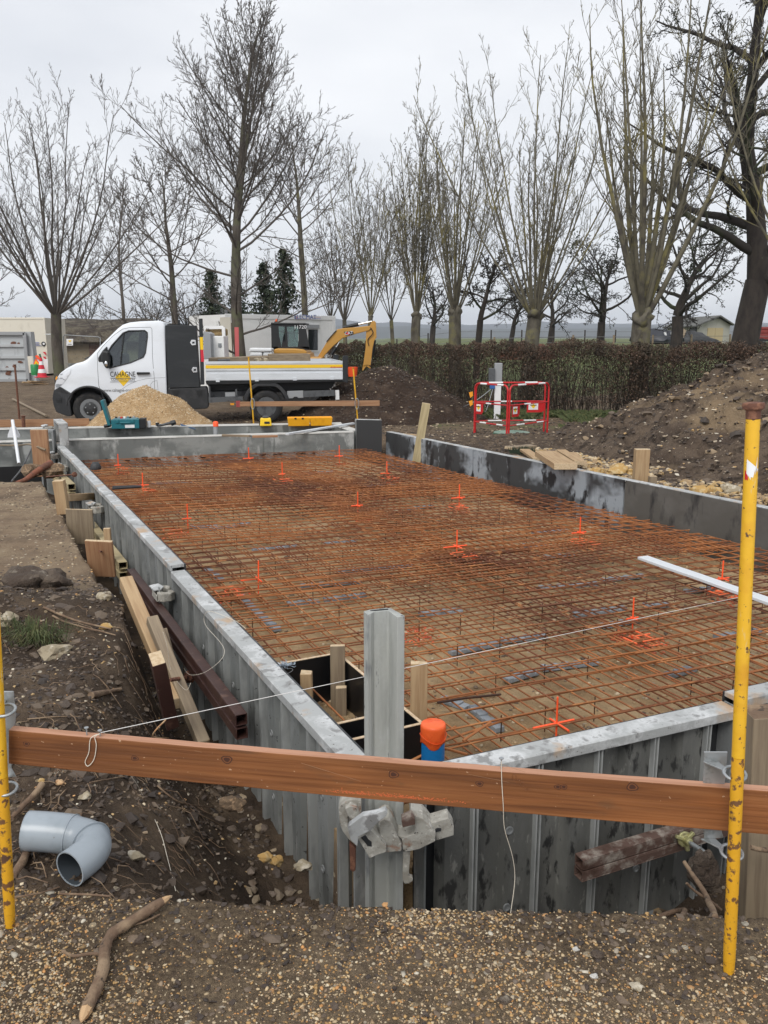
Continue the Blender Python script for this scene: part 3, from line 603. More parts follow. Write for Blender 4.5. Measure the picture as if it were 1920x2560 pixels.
# ---------------------------------------------------------------- formwork panels
GP = 'formwork panels around the slab'
def panel(label, p0, p1, n, zt, zb, bay, inner, T=.10, pitch=.30, phase=.15):
    p0 = Vector((p0[0], p0[1], 0)); p1 = Vector((p1[0], p1[1], 0)); n = Vector(n); u = (p1 - p0).normalized(); Lg = (p1 - p0).length
    t = thing('slab_form', label, 'formwork panel', ((p0 + p1) / 2 + n * T / 2 + Vector((0, 0, zb)))[:], 0, GP)
    def box(b, a0, a1, d0, d1, z0, z1):
        vs = [p0 + u * a + n * d + Vector((0, 0, z)) for a in (a0, a1) for d in (d0, d1) for z in (z0, z1)]
        b.add(vs, [(0, 1, 3, 2), (4, 6, 7, 5), (0, 4, 5, 1), (2, 3, 7, 6), (0, 2, 6, 4), (1, 5, 7, 3)])
    b = MB(); box(b, .004, Lg - .004, 0, .012, zb, zt - .006); nrm_fix(b.build('face_sheet', inner, t))
    # frame: top and bottom flange with a down-turned lip, end posts
    b = MB(); box(b, 0, Lg, .0125, T, zt - .022, zt); box(b, 0, Lg, T - .012, T + .004, zt - .042, zt - .002)
    nrm_fix(b.build('top_flange', M['galvtop'], t, bevel=.003)); b = MB(); box(b, .002, Lg - .002, .0125, T - .002, zb, zb + .03); nrm_fix(b.build('bottom_flange', M['galv'], t))
    b = MB()
    for a in (.002, Lg - .010):
        b = MB(); box(b, a, a + .008, .0125, T - .003, zb + .0305, zt - .0425); nrm_fix(b.build('end_frame', M['galv'], t, bevel=.002))
    # bay sheet: trapezoidal web
    b = MB(); xs = []; a = -phase
    while a < Lg:
        xs += [(a + .015, .026), (a + .135, .026), (a + .155, .070), (a + .262, .070), (a + .285, .030)]; a += pitch
    xs = [x for x in xs if .02 < x[0] < Lg - .02]
    vs = []
    for (a, d) in xs:
        for z in (zb + .031, zt - .023): vs.append(p0 + u * a + n * d + Vector((0, 0, z)))
    b.add(vs, [(2 * i, 2 * i + 2, 2 * i + 3, 2 * i + 1) for i in range(len(xs) - 1)])
    # rivet-like round dimples
    b.build('bay_sheet', bay, t)
    a = pitch - phase
    while a < Lg - .05:
        b = MB()
        for da in (-.011, .005): box(b, a + da, a + da + .006, .030, T - .006, zb + .031, zt - .023)
        # slot plate at the head of the rib
        box(b, a - .0045, a + .0045, .03, T - .020, zb + .031, zt - .06)
        nrm_fix(b.build('rib', M['ribedge'], t)); a += pitch
    for k in range(int(Lg / .55)):
        c = p0 + u * (.36 + k * .6) + n * .070
        if .1 < .36 + k * .6 < Lg - .1:
            for z in (zt - .30, zt - .62): MB().lathe(c + Vector((0, 0, z)), n, [(.016, -.002), (.016, .004), (.011, .004), (.011, .001), (.0, .001)], 12).build('tie_hole', M['galv'], t)
    return t
def L_(a): return LC + LU * a
panel('near grey ribbed panel of the left wall running from the corner post', L_(.06), L_(2.86), LN, .135, -.75, M['alu'], M['darkface'])
panel('second grey ribbed panel of the left wall, from the stepped joint with the big clamp', L_(2.87), L_(5.85), LN, .172, -.73, M['alu'], M['darkface'])
panel('third grey ribbed panel of the left wall, where the dark rod crosses its near end', L_(5.86), L_(8.75), LN, .165, -.73, M['alu'], M['darkface'])
panel('short farthest panel of the left wall, reaching the concrete wall', L_(8.76), L_(10.2), LN, .15, -.73, M['alu'], M['darkface'])
def N_(a): return LC + NU * a
panel('near dark stained ribbed panel right of the corner post', N_(.10), N_(1.50), NN, .135, -.78, M['aludark'], M['darkface'], phase=.06, pitch=.265)
panel('dark ribbed panel at the right edge beyond the yellow stake, its top a step higher', N_(1.51), N_(3.4), NN, .175, -.78, M['aludark'], M['darkface'], phase=.1, pitch=.265)
def R_(a): return RR + RU * a
panel('far black and grey stained panel of the right wall', R_(.05), R_(2.47), RN, .15, -.6, M['alu'], M['rightface'])
panel('middle right wall panel with large white washed patches', R_(2.48), R_(5.25), RN, .15, -.6, M['alu'], M['rightface'])
panel('nearest brown stained panel of the right wall, at the right edge', R_(5.26), R_(7.9), RN, .15, -.6, M['alu'], M['rightface2'])
panel('right wall panel running out of the frame behind the yellow stake', R_(7.91), R_(10.6), RN, .15, -.6, M['alu'], M['rightface2'])
# short raised panel pieces
p0 = q(770, 905, 13.15); p1 = q(820, 909, 13.1)
panel('short black panel standing higher than its neighbours at the far right corner', (p0.x, 13.07), (p1.x + .04, 12.98), BN, .345, -.5, M['alu'], M['darkface'])
b = MB(); a0 = L_(10.0)
t = thing('raised_formwork_piece', 'short galvanised upright piece standing on the far end of the left wall', 'formwork piece', (a0.x, a0.y, .15))
for (s0, s1, d0, d1, z0, z1) in ((-.35, .35, .0, .12, .43, .46), (-.35, -.32, .0, .12, .15, .43), (.32, .35, .0, .12, .15, .43), (-.35, .35, .0, .012, .15, .43)):
    vs = [a0 + LU * (a + .1) + LN * d + Vector((0, 0, z)) for a in (s0, s1) for d in (d0 - .05, d1 - .05) for z in (z0, z1)]
    b.add(vs, [(0, 1, 3, 2), (4, 6, 7, 5), (0, 4, 5, 1), (2, 3, 7, 6), (0, 2, 6, 4), (1, 5, 7, 3)])
nrm_fix(b.build('frame', M['galvtop'], t, bevel=.004))
b = MB(); c0 = q(80, 918, 11.4); c1 = q(113, 918, 11.3)
t = thing('wall_form', 'open rectangular steel frame behind the brown timber at the far left corner', 'formwork frame', (c0.x, c0.y, -.5))
for (u0, u1, z0, z1) in ((0, 1, .33, .37), (0, .12, -.5, .33), (.88, 1, -.5, .33), (.12, .88, -.03, 0)):
    A = c0.lerp(c1, u0); B_ = c0.lerp(c1, u1); b.prism([(A.x, A.y, z0), (B_.x, B_.y, z0), (B_.x, B_.y, z1), (A.x, A.y, z1)], (0, .1, 0))
nrm_fix(b.build('frame', M['galv'], t, bevel=.004))

# concrete walls of the basin beyond the slab
def wall(name, label, p0, p1, n, th, z0, z1, extra=None):
    p0 = Vector((p0[0], p0[1], 0)); p1 = Vector((p1[0], p1[1], 0)); n = Vector(n)
    t = thing(name, label, 'wall', ((p0 + p1) / 2 + Vector((0, 0, z0)))[:])
    m_ = 60; b = MB(); u = (p1 - p0) / m_
    vs = []
    for i in range(m_ + 1):
        a = p0 + u * i; j = random.uniform(-.004, .004)
        vs += [a + Vector((0, 0, z0)), a + n * th + Vector((0, 0, z0)), a + n * th + Vector((0, 0, z1 - .006 + j)), a + Vector((0, 0, z1 - .006 - j))]
    fs = [(4 * i + k, 4 * i + (k + 1) % 4, 4 * i + 4 + (k + 1) % 4, 4 * i + 4 + k) for i in range(m_) for k in range(4)] + [(0, 3, 2, 1), (4 * m_, 4 * m_ + 1, 4 * m_ + 2, 4 * m_ + 3)]
    b.add(vs, fs); nrm_fix(b.build('wall_body', M['concrete'], t, bevel=.004))
    b = MB(); vs = []
    for i in range(m_ + 1):
        a = p0 + u * i; j = random.uniform(0, .006)
        vs += [a - n * (.004 + j) + Vector((0, 0, z1 - .006)), a + n * (th + .004) + Vector((0, 0, z1 - .006)), a + n * (th + .002) + Vector((0, 0, z1 + .004 + j)), a - n * (.002) + Vector((0, 0, z1 + .004 + j * .5))]
    b.add(vs, fs); nrm_fix(b.build('trowelled_top', M['conctop'], t))
    return t
def B_(a): return BL + BU * a
t = wall('concrete_wall', 'low concrete wall with a pale top edge directly behind the rebar', B_(-5.5)[:2], B_(4.36)[:2], BN, .16, -.9, ZT)
b = MB(); A = B_(-5.5); C_ = B_(-.25); b.prism([A - BN * .005 + Vector((0, 0, -.9)), C_ - BN * .005 + Vector((0, 0, -.9)), C_ - BN * .005 + Vector((0, 0, -.2)), A - BN * .005 + Vector((0, 0, -.215))], BN * .004)
nrm_fix(b.build('bitumen_coat', M['bitumen'], t))
FB0 = Vector((-5.225, 13.569, 0)); FB1 = Vector((-.923, 14.279, 0)); fu = (FB1 - FB0).normalized(); fn = Vector((-fu.y, fu.x, 0))
wall('concrete_wall', 'farther concrete wall carrying the tools and yellow cases', (FB0 - fu * 5.5)[:2], (FB1 + fu * .2)[:2], fn, .2, -.6, ZT)
e0 = B_(4.37); sd_ = (FB1 - e0).normalized(); wall('concrete_wall', 'short side wall closing the basin at the right', (e0 + sd_ * .17)[:2], (FB1 - sd_ * .01)[:2], (sd_.y, -sd_.x, 0), .16, -.6, ZT - .004)
# black membrane scraps along the rear wall foot
b = MB()
for i in range(26):
    a = random.uniform(.1, 4.2); p = B_(a) - BN * .03; s = random.uniform(.02, .07); b.rock((p.x, p.y, -.15 + random.uniform(-.02, .02)), (s, .03, .015), i, .4, 1)
tag(b.build('membrane_scraps', M['bitumen'], smooth=40), kind='stuff')

# corner post
def prismz(b, pts, z0, z1): b.prism([(x, y, z0) for x, y in pts], (0, 0, z1 - z0))
t = thing('corner_post', 'tall grey steel corner profile standing at the near corner of the formwork', 'corner post', (-.005, 2.58, -.85))
FP = [(-.0647, 2.551), (-.052, 2.524), (-.042, 2.533), (-.032, 2.551), (.010, 2.563), (.0165, 2.558), (.038, 2.507), (.042, 2.498), (.065, 2.509), (.0655, 2.514), (.022, 2.590), (.005, 2.592), (-.05, 2.572), (-.066, 2.556)]
b = MB(); b.prism([(x, y, -.85) for x, y in FP], (0, 0, 1.585)); nrm_fix(b.build('profile', M['post'], t, bevel=.0012))
b = MB(); b.prism([(-.045, 2.562, .7352), (.012, 2.577, .7352), (.014, 2.571, .7352), (-.03, 2.558, .7352)], (0, 0, .002)); nrm_fix(b.build('mortar_crust', M['blackplastic'], t))  # thin black strip laid on the post top

# ---------------------------------------------------------------- rebar mesh sheets
def clipseg(a, d, lo, hi, marg=.05, mr=None):
    """clip a+d*t to the slab quad"""
    t0, t1 = lo, hi
    ctr = (C_FL + C_FR + C_RR + C_RL) / 4
    for i in range(4):
        p, r = QUAD[i], QUAD[(i + 1) % 4]; e = (r - p).normalized(); n = Vector((-e.y, e.x, 0))
        if (ctr - p).dot(n) < 0: n = -n
        num = (a - p).dot(n) - (marg + (.25 if i == 1 else 0)); den = d.dot(n)
        if abs(den) < 1e-9:
            if num < 0: return None
        else:
            tt = -num / den
            if den > 0: t0 = max(t0, tt)
            else: t1 = min(t1, tt)
    return (t0, t1) if t1 - t0 > .05 else None
BOXC = (g(765, 1480, 0)); 
def inbox(p): 
    d = p - Vector((-.19, 3.62, 0)); return abs(d.dot(LU)) < .52 and abs(d.dot(LN)) < .22
def sheet(label, u0, u1, v0, v1, z, sp_u=.15, sp_v=.15, ang=0, r=.0048, mm='rebar'):
    ud = LU.copy(); vd = Vector((math.cos(R(22.9 - ang)), math.sin(R(22.9 - ang)), 0))
    O = LC + ud * u0; b = MB(); cz = z
    def run(a, d, lo, hi, rr):
        c = clipseg(a, d, lo, hi, .045 + random.uniform(0, .03))
        if not c: return
        t0, t1 = c; pts = []; n = max(1, int((t1 - t0) / .22)); sag = random.uniform(-.004, .004)
        segs = []
        for i in range(n + 1):
            p = a + d * (t0 + (t1 - t0) * i / n); ok = not inbox(p)
            pz = p + Vector((random.uniform(-.002, .002), random.uniform(-.002, .002), .012 * mnoise.noise(Vector((p.x * .9, p.y * .9, cz * 9))) + sag))
            if ok: segs.append(pz)
            else:
                if len(segs) > 1: b.tube(segs, rr, 5, False)
                segs = []
        if len(segs) > 1: b.tube(segs, rr, 5, False)
    v = v0
    while v < v1:
        run(O + vd * v + Vector((0, 0, cz)), ud, -.1 + random.uniform(-.02, .02), u1 - u0 + random.uniform(-.02, .02), r); v += sp_v
    u = 0
    while u < u1 - u0:
        run(O + ud * u + vd * v0 + Vector((0, 0, cz + r * 1.9)), vd, -.06 + random.uniform(-.02, .02), v1 - v0 + random.uniform(-.02, .05), r); u += sp_u
    o = b.build('rebar_mesh', M[mm], smooth=180); c = O + vd * (v0 + v1) / 2
    return tag(o, label, 'rebar mesh', 'rusty rebar mesh sheets')
sheet('top rebar mesh sheet at the near left, beside the plywood box', .05, 3.3, .05, 2.35, -.135)
sheet('top rebar mesh sheet at the near right, crossed by the white string', .02, 3.4, 2.1, 4.8, -.128)
sheet('top rebar mesh sheet halfway down the left wall', 2.9, 6.4, .05, 2.5, -.128, ang=3)
sheet('top rebar mesh sheet in the middle along the right wall', 3.0, 6.8, 2.2, 5.2, -.135, ang=3)
sheet('top rebar mesh sheet at the far left against the concrete wall', 6.0, 10.6, .05, 2.4, -.135, ang=6)
sheet('top rebar mesh sheet at the far right against the concrete wall', 6.2, 11.4, 2.0, 5.4, -.128, ang=7)
sheet('overlap strip of rebar mesh running down the middle of the slab', .3, 9.5, 1.85, 2.95, -.150, sp_u=.15, sp_v=.15, ang=2)
sheet('overlap strip of rebar mesh crossing the slab beyond the box', 3.0, 4.3, .2, 4.8, -.155, ang=2)
sheet('overlap strip of rebar mesh crossing the far part of the slab', 6.3, 7.7, .2, 5.0, -.155, ang=5)
sheet('lower rebar mesh layer under the near half of the slab', .08, 5.2, .1, 4.9, -.215, ang=1.5)
sheet('lower rebar mesh layer under the far half of the slab', 4.9, 11.2, .1, 5.2, -.215, ang=6)
# edge reinforcement along right and left walls
b = MB()
for (base, d, nn, Lg) in ((R_(.2), RU, -RN, 9.0), (L_(.9), LU, -LN, 9.2)):
    for k, (off, z) in enumerate(((.07, -.12), (.07, -.23), (.16, -.115), (.24, -.12), (.2, -.235))):
        if nn.x < -.5: z -= .13
        b.tube([base + nn * off + Vector((0, 0, z)), base + d * Lg + nn * (off + random.uniform(-.03, .03)) + Vector((0, 0, z))], .0055, 5)
    for i in range(int(Lg / .22)):
        a = base + d * (i * .22 + random.uniform(-.03, .03))
        if inbox(a + nn * .15): continue
        dz_ = -.10 if nn.x < -.5 else 0; b.tube([a + nn * .05 + Vector((0, 0, -.245 + dz_ * 1.6)), a + nn * .05 + Vector((0, 0, -.105 + dz_)), a + nn * .55 + Vector((0, 0, -.115))], .0042, 5)
tag(b.build('edge_rebar', M['rebar'], smooth=180), 'bent starter bars and long bars lining both side walls of the slab', 'edge rebar')
# chairs between the layers
b = MB(); 
for iu in range(22):
    for iv in range(1, 16):
        u = .25 + iu * .45; v = iv * .3 + random.uniform(-.04, .04)
        p = LC + LU * u + NU * v
        if clipseg(p, LU, -.01, .06, .06) is None or inbox(p): continue
        if random.random() < .75: b.tube([(p.x, p.y, -.262), (p.x, p.y, -.13)], .003, 4, False)
tag(b.build('mesh_chairs', M['rebardark'], smooth=180), kind='stuff')
# loose bars in the near corner and small triangle chairs
GB = 'loose rusty bars in the near corner by the blue pipe'
for (a, c, z) in (((880, 1615), (985, 1570), -.16), ((900, 1600), (1010, 1630), -.13), ((960, 1600), (1120, 1545), -.15), ((885, 1645), (950, 1612), -.14), ((1000, 1600), (1060, 1560), -.10)):
    tag(MB().tube([g(a[0], a[1], z), g(c[0], c[1], z + .02)], .006, 6).build('loose_rebar', M['rebar'], smooth=60), {880: 'loose rusty bar between the corner post and the blue pipe', 900: 'loose rusty bar passing behind the blue pipe', 960: 'longest loose rusty bar, right of the orange cap', 885: 'lowest short rusty bar at the foot of the blue pipe', 1000: 'short rusty bar raised above the mesh right of the orange cap'}[a[0]], 'rebar', GB)
tag(MB().tube([g(945, 1518, -.11), g(1005, 1508, -.12), g(1082, 1500, -.12)], .006, 6).build('dark_bar', M['rebardark'], smooth=60), 'dark grey rod lying on the mesh left of the nearest orange marker', 'rod')
# grey spacer strips on the bed
SPS = [((727, 1236), (892, 1222)), ((620, 1306), (690, 1300)), ((700, 1298), (790, 1286)), ((905, 1328), (998, 1320)), ((800, 1352), (860, 1338)), ((972, 1412), (1080, 1390)), ((1085, 1386), (1180, 1374)),
       ((1092, 1472), (1160, 1452)), ((1170, 1446), (1290, 1432)), ((955, 1512), (1010, 1530)), ((1020, 1530), (1080, 1580)), ((1300, 1355), (1380, 1340)), ((1390, 1310), (1445, 1308)), ((1240, 1330), (1350, 1315)), ((1440, 1462), (1500, 1445)), ((1545, 1378), (1640, 1365)),
       ((1150, 1152), (1225, 1146)), ((650, 1268), (780, 1258)), ((1165, 1272), (1290, 1262)), ((1300, 1255), (1390, 1245)), ((325, 1046), (415, 1042)), ((375, 1082), (440, 1076)), ((445, 1076), (510, 1068)), ((450, 1145), (540, 1132)), ((410, 1140), (470, 1138)),
       ((545, 1190), (640, 1180)), ((640, 1024), (720, 1020)), ((790, 1052), (850, 1046)), ((840, 1062), (900, 1058)), ((880, 1100), (940, 1094)), ((560, 1330), (600, 1362)), ((520, 1290), (560, 1330)), ((1130, 1180), (1180, 1176)), ((1175, 1205), (1240, 1200)), ((700, 1175), (770, 1168)), ((445, 1230), (480, 1255)), ((1480, 1280), (1540, 1272))]
MKP = [(255, 1005), (538, 990), (733, 985), (308, 1048), (610, 1024), (836, 1022), (773, 1092), (992, 1075), (405, 1120), (1253, 1150), (987, 1180), (557, 1250), (1368, 1335), (1560, 1250), (1203, 1562)]; SPC = {}
MKS = ['at the far left corner of the slab', 'by the concrete wall, left of centre', 'by the concrete wall, near the raised black panel', 'second from the far left corner', 'between the two far middle ones', 'beside the farthest right wall panel', 'alone in the middle of the slab', 'left of the white washed panel', 'third back along the left wall', 'above the paint spot by the brown panel', 'with a long arm, centre right', 'with a crooked arm near the stepped joint', 'touched by the white string', 'beside the pale straightedge', 'nearest the near wall, largest']
for i, (a, c) in enumerate(SPS):
    A = g(a[0], a[1], -.255); B2 = g(c[0], c[1], -.255); d = (B2 - A); Lg = d.length; d.normalize(); s = Vector((-d.y, d.x, 0)); w_ = .026; b = MB(); n = max(2, int(Lg / .035))
    for k in range(n):
        p = A + d * (k + .5) * Lg / n; h = .020 if k % 2 else .028
        b.box((p.x, p.y, -.262 + h / 2), (Lg / n * .98, w_ * 2, h), Matrix.Rotation(math.atan2(d.y, d.x), 3, 'Z') @ Matrix.Rotation(random.uniform(-.06, .06), 3, 'X'))
    mx_, my_ = (a[0] + c[0]) / 2, (a[1] + c[1]) / 2; k_ = min(range(15), key=lambda q_: math.hypot((MKP[q_][0] - mx_) * .6, MKP[q_][1] - my_)); sd_w = ('left of' if MKP[k_][0] - mx_ > 40 else 'right of' if mx_ - MKP[k_][0] > 40 else 'in front of' if my_ > MKP[k_][1] else 'behind')
    key_ = (k_, sd_w); SPC[key_] = SPC.get(key_, 0) + 1; tag(b.build('spacer_strip', M['spacer'], bevel=.003), ('', 'next ', 'third ', 'fourth ', 'fifth ')[SPC[key_] - 1] + 'grey strip ' + sd_w + ' the marker ' + MKS[k_], 'spacer strip', 'grey spacer strips under the rebar')
# orange markers
MK = [(255, 1005, 'at the far left corner of the slab'), (538, 990, 'by the concrete wall, left of centre'), (733, 985, 'by the concrete wall, near the raised black panel'), (308, 1048, 'second from the far left corner'), (610, 1024, 'between the two far middle ones'), (836, 1022, 'beside the farthest right wall panel'), (773, 1092, 'alone in the middle of the slab'), (992, 1075, 'left of the white washed panel'), (405, 1120, 'third back along the left wall'), (1253, 1150, 'above the paint spot by the brown panel'), (987, 1180, 'with a long arm, centre right'), (557, 1250, 'with a crooked arm near the stepped joint'), (1368, 1335, 'touched by the white string'), (1560, 1250, 'beside the pale straightedge'), (1203, 1562, 'nearest the near wall, largest')]
for i, (a, c, lb) in enumerate(MK):
    P = g(a, c, -.12); t = thing('marker_stake', 'fluorescent orange marker cross ' + lb, 'marker', (P.x, P.y, -.26), 0, 'orange marker crosses on the rebar')
    sc_ = .8 + .05 * (i % 3); dpt = P.y; rr = .0048 + .0004 * max(0, dpt - 4)
    tp = P + Vector((random.uniform(-.005, .01), 0, .115 + .012 * dpt * .3)); MB().tube([P + Vector((0, 0, -.14)), tp], rr, 6).build('pin', M['orange'], t, smooth=60)
    la = (.07, .12, .10, .13)[i % 4]
    if i in (10, 11, 14): la = .17
    MB().tube([P - NU * la * .75, P + NU * la * .55], rr, 6).build('arm', M['orange'], t, smooth=60)
    MB().tube([P - LU * la * .5, P + LU * la * .3], rr, 6).build('arm', M['orange'], t, smooth=60)
SPB = {0: (268, 1018), 3: (322, 1064), 8: (380, 1152), 11: (500, 1283), 4: (615, 1042), 5: (845, 1038), 7: (992, 1099), 9: (1266, 1176), 10: (1012, 1205), 12: (1392, 1384), 13: (1570, 1284)}
for o in [x for x in bpy.data.objects if x.name.startswith('marker_stake')]:
    k_ = int(o.name.split('.')[1]) if '.' in o.name else 0
    if k_ in SPB:
        P = g(SPB[k_][0], SPB[k_][1] - 6, -.128)
        for i in range(7):
            d_ = LU if i % 2 else NU; A = P + (NU if i % 2 else LU) * ((i // 2 - 1.5) * .075 + random.uniform(-.01, .01)) + d_ * random.uniform(-.04, .04); Lg = random.uniform(.03, .09)
            MB().tube([A - d_ * Lg, A + d_ * Lg], .0052, 5).build('sprayed_bar', M['spray'], o, smooth=60)
for k, (a, c, s) in enumerate([(322, 1064, .16), (380, 1152, .16), (500, 1283, .18), (615, 1042, .13), (735, 1000, .13), (845, 1038, .15), (992, 1099, .18), (1266, 1176, .15), (1012, 1205, .2), (898, 1366, .16), (1392, 1384, .16), (1570, 1284, .17), (268, 1018, .14), (782, 1120, .10), (1345, 1372, .10)]):
    P = g(a, c, -.25); n = 150; th = rng.uniform(0, 6.28, n); rad = s * np.sqrt(rng.random(n)) * rng.uniform(.5, 1.1, n)
    x = P.x + rad * np.cos(th); y = P.y + rad * np.sin(th) * 1.2
    o = scatter('paint_spot', np.stack([x, y, height(x, y)[0] + .002], -1), .010, flat=.25, pal=np.array([[.75, .12, .04], [.55, .12, .05], [.8, .2, .08]]), kind=None)
    tag(o, ('sprayed orange spot under the marker ' + MK[[3, 8, 11, 4, 2, 5, 7, 9, 10, -1, 12, 13, 0, 6, -2][k]][2]) if k not in (9, 14) else ('sprayed orange patch just right of the tall corner post' if k == 9 else 'smaller orange patch left of the marker touched by the string'), 'paint spot', 'orange sprayed spots')
# orange-sprayed bars: short painted lengths lying on the mesh
# ---------------------------------------------------------------- straightedge, plywood box, pipe
A = g(1388, 1204, -.105); B2 = g(1720, 1320, -.10)
o = beam('straightedge', A, B2, .10, .022, M['silver'], bev=.003); tag(o, 'long pale aluminium straightedge lying on the mesh by the right wall', 'straightedge')
bc = Vector((-.19, 3.62, -.0)); t = thing('plywood_box', 'black film faced plywood box let into the near left corner of the slab', 'plywood box', (bc.x, bc.y, -.6))
hu, hv = .46, .175; zt_, zb_ = -.015, -.55; tk = .015
def bx(u0, u1, v0, v1): return [bc + LU * a - LN * c for a, c in ((u0, v0), (u1, v0), (u1, v1), (u0, v1))]
for (u0, u1, v0, v1) in ((hu - tk, hu, -hv, hv), (-hu, -hu + tk, -hv, hv), (-hu + tk, hu - tk, hv - tk, hv), (-hu + tk, hu - tk, -hv, -hv + tk), (-.30, -.285, -hv + tk, hv - tk)):
    P = bx(u0, u1, v0, v1); b = MB(); b.prism([(p.x, p.y, zb_) for p in P], (0, 0, zt_ - zb_ - .003)); o = nrm_fix(b.build('side_board', M['film'], t))
    b = MB(); b.prism([(p.x, p.y, zt_ - .003) for p in P], (0, 0, .003)); nrm_fix(b.build('board_edge', M['plyedge'], t))
P = bx(-.24, .05, -.14, .10); b = MB(); b.prism([(p.x, p.y, -.42) for p in P], (0, 0, .018)); nrm_fix(b.build('bottom_board', M['lightgrey'], t))
def stakev(name, label, a, c, Y, w_, d_, zb, m_='wood', cat='timber block', lean=(0, 0), rot=None, group=None, end='woodend'):
    P = q(a, c, Y); o = beam(name, (P.x + lean[0], P.y + lean[1], zb), P, w_, d_, M[m_], up=(0, 1, 0) if rot is None else rot, endmat=M[end], chipped=True, bev=.004)
    return tag(o, label, cat, group)
stakev('timber_block', 'tall worn board standing in the back corner of the plywood box', 729, 1394, 3.98, .075, .03, -.5, 'woodgrey')
stakev('timber_block', 'short split block at the foot of the tall board inside the plywood box', 737, 1484, 3.90, .055, .03, -.5, 'woodgrey')
stakev('timber_block', 'sawn block just inside the formwork by the wire ties', 662, 1452, 3.74, .055, .06, -.45, 'wood')
stakev('timber_block', 'clean upright board outside the right side of the plywood box', 905, 1430, 3.42, .075, .028, -.3, 'wood')
P = q(936, 1562, 3.08); t = thing('drain_pipe', 'upright blue pipe with an orange film cap beside the corner post', 'pipe', (P.x, P.y, -.4))
MB().lathe((P.x, P.y, -.4), (0, 0, 1), [(.047, 0), (.047, P.z + .35)], 28).build('pipe', M['bluepipe'], t, smooth=40)
b = MB(); zc = P.z
prof = [(.0485, -.085), (.0505, -.08), (.050, -.04), (.0515, -.012), (.049, -.002), (.044, .001), (.001, .003)]
b.lathe((P.x, P.y, zc), (0, 0, 1), prof, 36); v2 = []
for v in b.v:
    a_ = math.atan2(v[1] - P.y, v[0] - P.x); k = 1 + .03 * math.sin(a_ * 9) * (.3 + abs(v[2] - zc) * 8) * (v[2] < zc - .02); v2.append((P.x + (v[0] - P.x) * k, P.y + (v[1] - P.y) * k, v[2] - (.012 * math.sin(a_ * 3) if v[2] < zc - .07 else 0)))
b.v = v2; b.build('cap', M['orangecap'], t, smooth=50)
b = MB(); b.tube([(P.x + .0535 * math.cos(x), P.y + .0535 * math.sin(x), zc - .055 + .012 * math.sin(x * 2 + 1)) for x in np.linspace(0, 6.3, 40)], .0012, 5); b.build('tie_string', M['orangecap'], t)
# ---------------------------------------------------------------- clamps
def mat4(P, ang): return Matrix.Translation(Vector(P)) @ Matrix.Rotation(ang, 4, 'Z')
def clamp(label, P, ang, s=1.0, group='crusted steel formwork clamps'):
    """wedge clamp gripping a panel joint: local x along wall, -y outward"""
    t = thing('formwork_clamp', label, 'clamp', P, ang, group); W_ = WM[t.name]
    def part(name, b, m_, **k):
        b.v = [tuple(W_ @ Vector((x * s, y * s, z * s))) for x, y, z in b.v]; return nrm_fix(b.build(name, m_, t, **k))
    b = MB()
    for sx in (-1, 1):   # two curved jaws
        b = MB(); pr = [(.02, .0), (.075, .012), (.10, -.02), (.105, -.07), (.07, -.105), (.03, -.10), (.035, -.065), (.06, -.055), (.06, -.03), (.02, -.025)]
        b.prism([(sx * x, y, -.03) for x, y in pr], (0, 0, .06)); part('jaw', b, M['clamp'], bevel=.006 * s)
    b = MB(); b.box((0, -.085, -.025), (.15, .05, .006)); b.box((0, -.11, -.005), (.15, .006, .045)); b.box((0, -.062, -.005), (.15, .006, .045)); part('channel', b, M['clamp'], bevel=.003 * s)
    b = MB(); b.prism([(-.09, -.13, .035), (.02, -.118, .03), (.06, -.075, .045), (.03, -.05, .05), (-.06, -.07, .05)], (0, 0, .012)); part('lever', b, M['galvtop'], bevel=.004 * s)
    b = MB(); b.prism([(.02, -.09, .06), (.05, -.09, .06), (.045, -.09, -.2), (.025, -.09, -.2)], (0, .012, 0)); part('wedge', b, M['galv'], bevel=.003 * s)
    return t
wallang = math.atan2(LU.y, LU.x) - math.pi
def cl(a, z): p = L_(a) + LN * .10; return (p.x, p.y, z)
clamp('big whitish clamp on the stepped joint of the left wall', cl(2.9, -.02), wallang, .95)
clamp('clamp on the second joint of the left wall, behind the grey timber wales', cl(5.86, -.0), wallang, 1.05)
clamp('small clamp on the far end panel, above the round cap', cl(8.8, -.02), wallang, 1.1)
clamp('farthest small clamp on the left wall, by the brown timber', cl(9.75, .02), wallang, 1.0)
clamp('far clamp lower on the left wall, above the straw coloured wales', cl(8.2, -.16), wallang, 1.0)
clamp('clamp at the top of the far frame, beside the raised upright piece', (cl(10.35, .33)), wallang, 1.1)
# near corner clamp, traced pieces with their own thickness
t = thing('corner_clamp', 'large mortar crusted clamp gripping the corner post', 'clamp', (.0, 2.5, -.1), 0, None)
def zc5(x, y, Y): return qp(820 + x / 4.608, 1950 + y / 4.608, Y)
def piece(name, pts, Y0, Y1, m_, bev=.004, parent=t):
    """plate with a real thickness; outline at Y0"""
    b = MB(); b.prism([zc5(x, y, Y0) for x, y in pts], (0, Y1 - Y0, 0)); return nrm_fix(b.build(name, m_, parent, bevel=bev, bseg=2))
piece('hook', [(122, 330), (150, 285), (240, 230), (320, 222), (380, 240), (384, 400), (370, 430), (300, 380), (225, 430), (235, 560), (330, 690), (345, 775), (240, 690), (165, 590), (135, 500)], 2.46, 2.54, M['clamp'], .003)
piece('hook_block', [(198, 330), (265, 300), (330, 318), (345, 360), (372, 435), (290, 490), (225, 408)], 2.435, 2.47, M['clamp'], .002)
piece('channel', [(345, 680), (480, 560), (560, 640), (672, 775), (668, 835), (560, 868), (482, 905)], 2.40, 2.46, M['clamp'], .002)
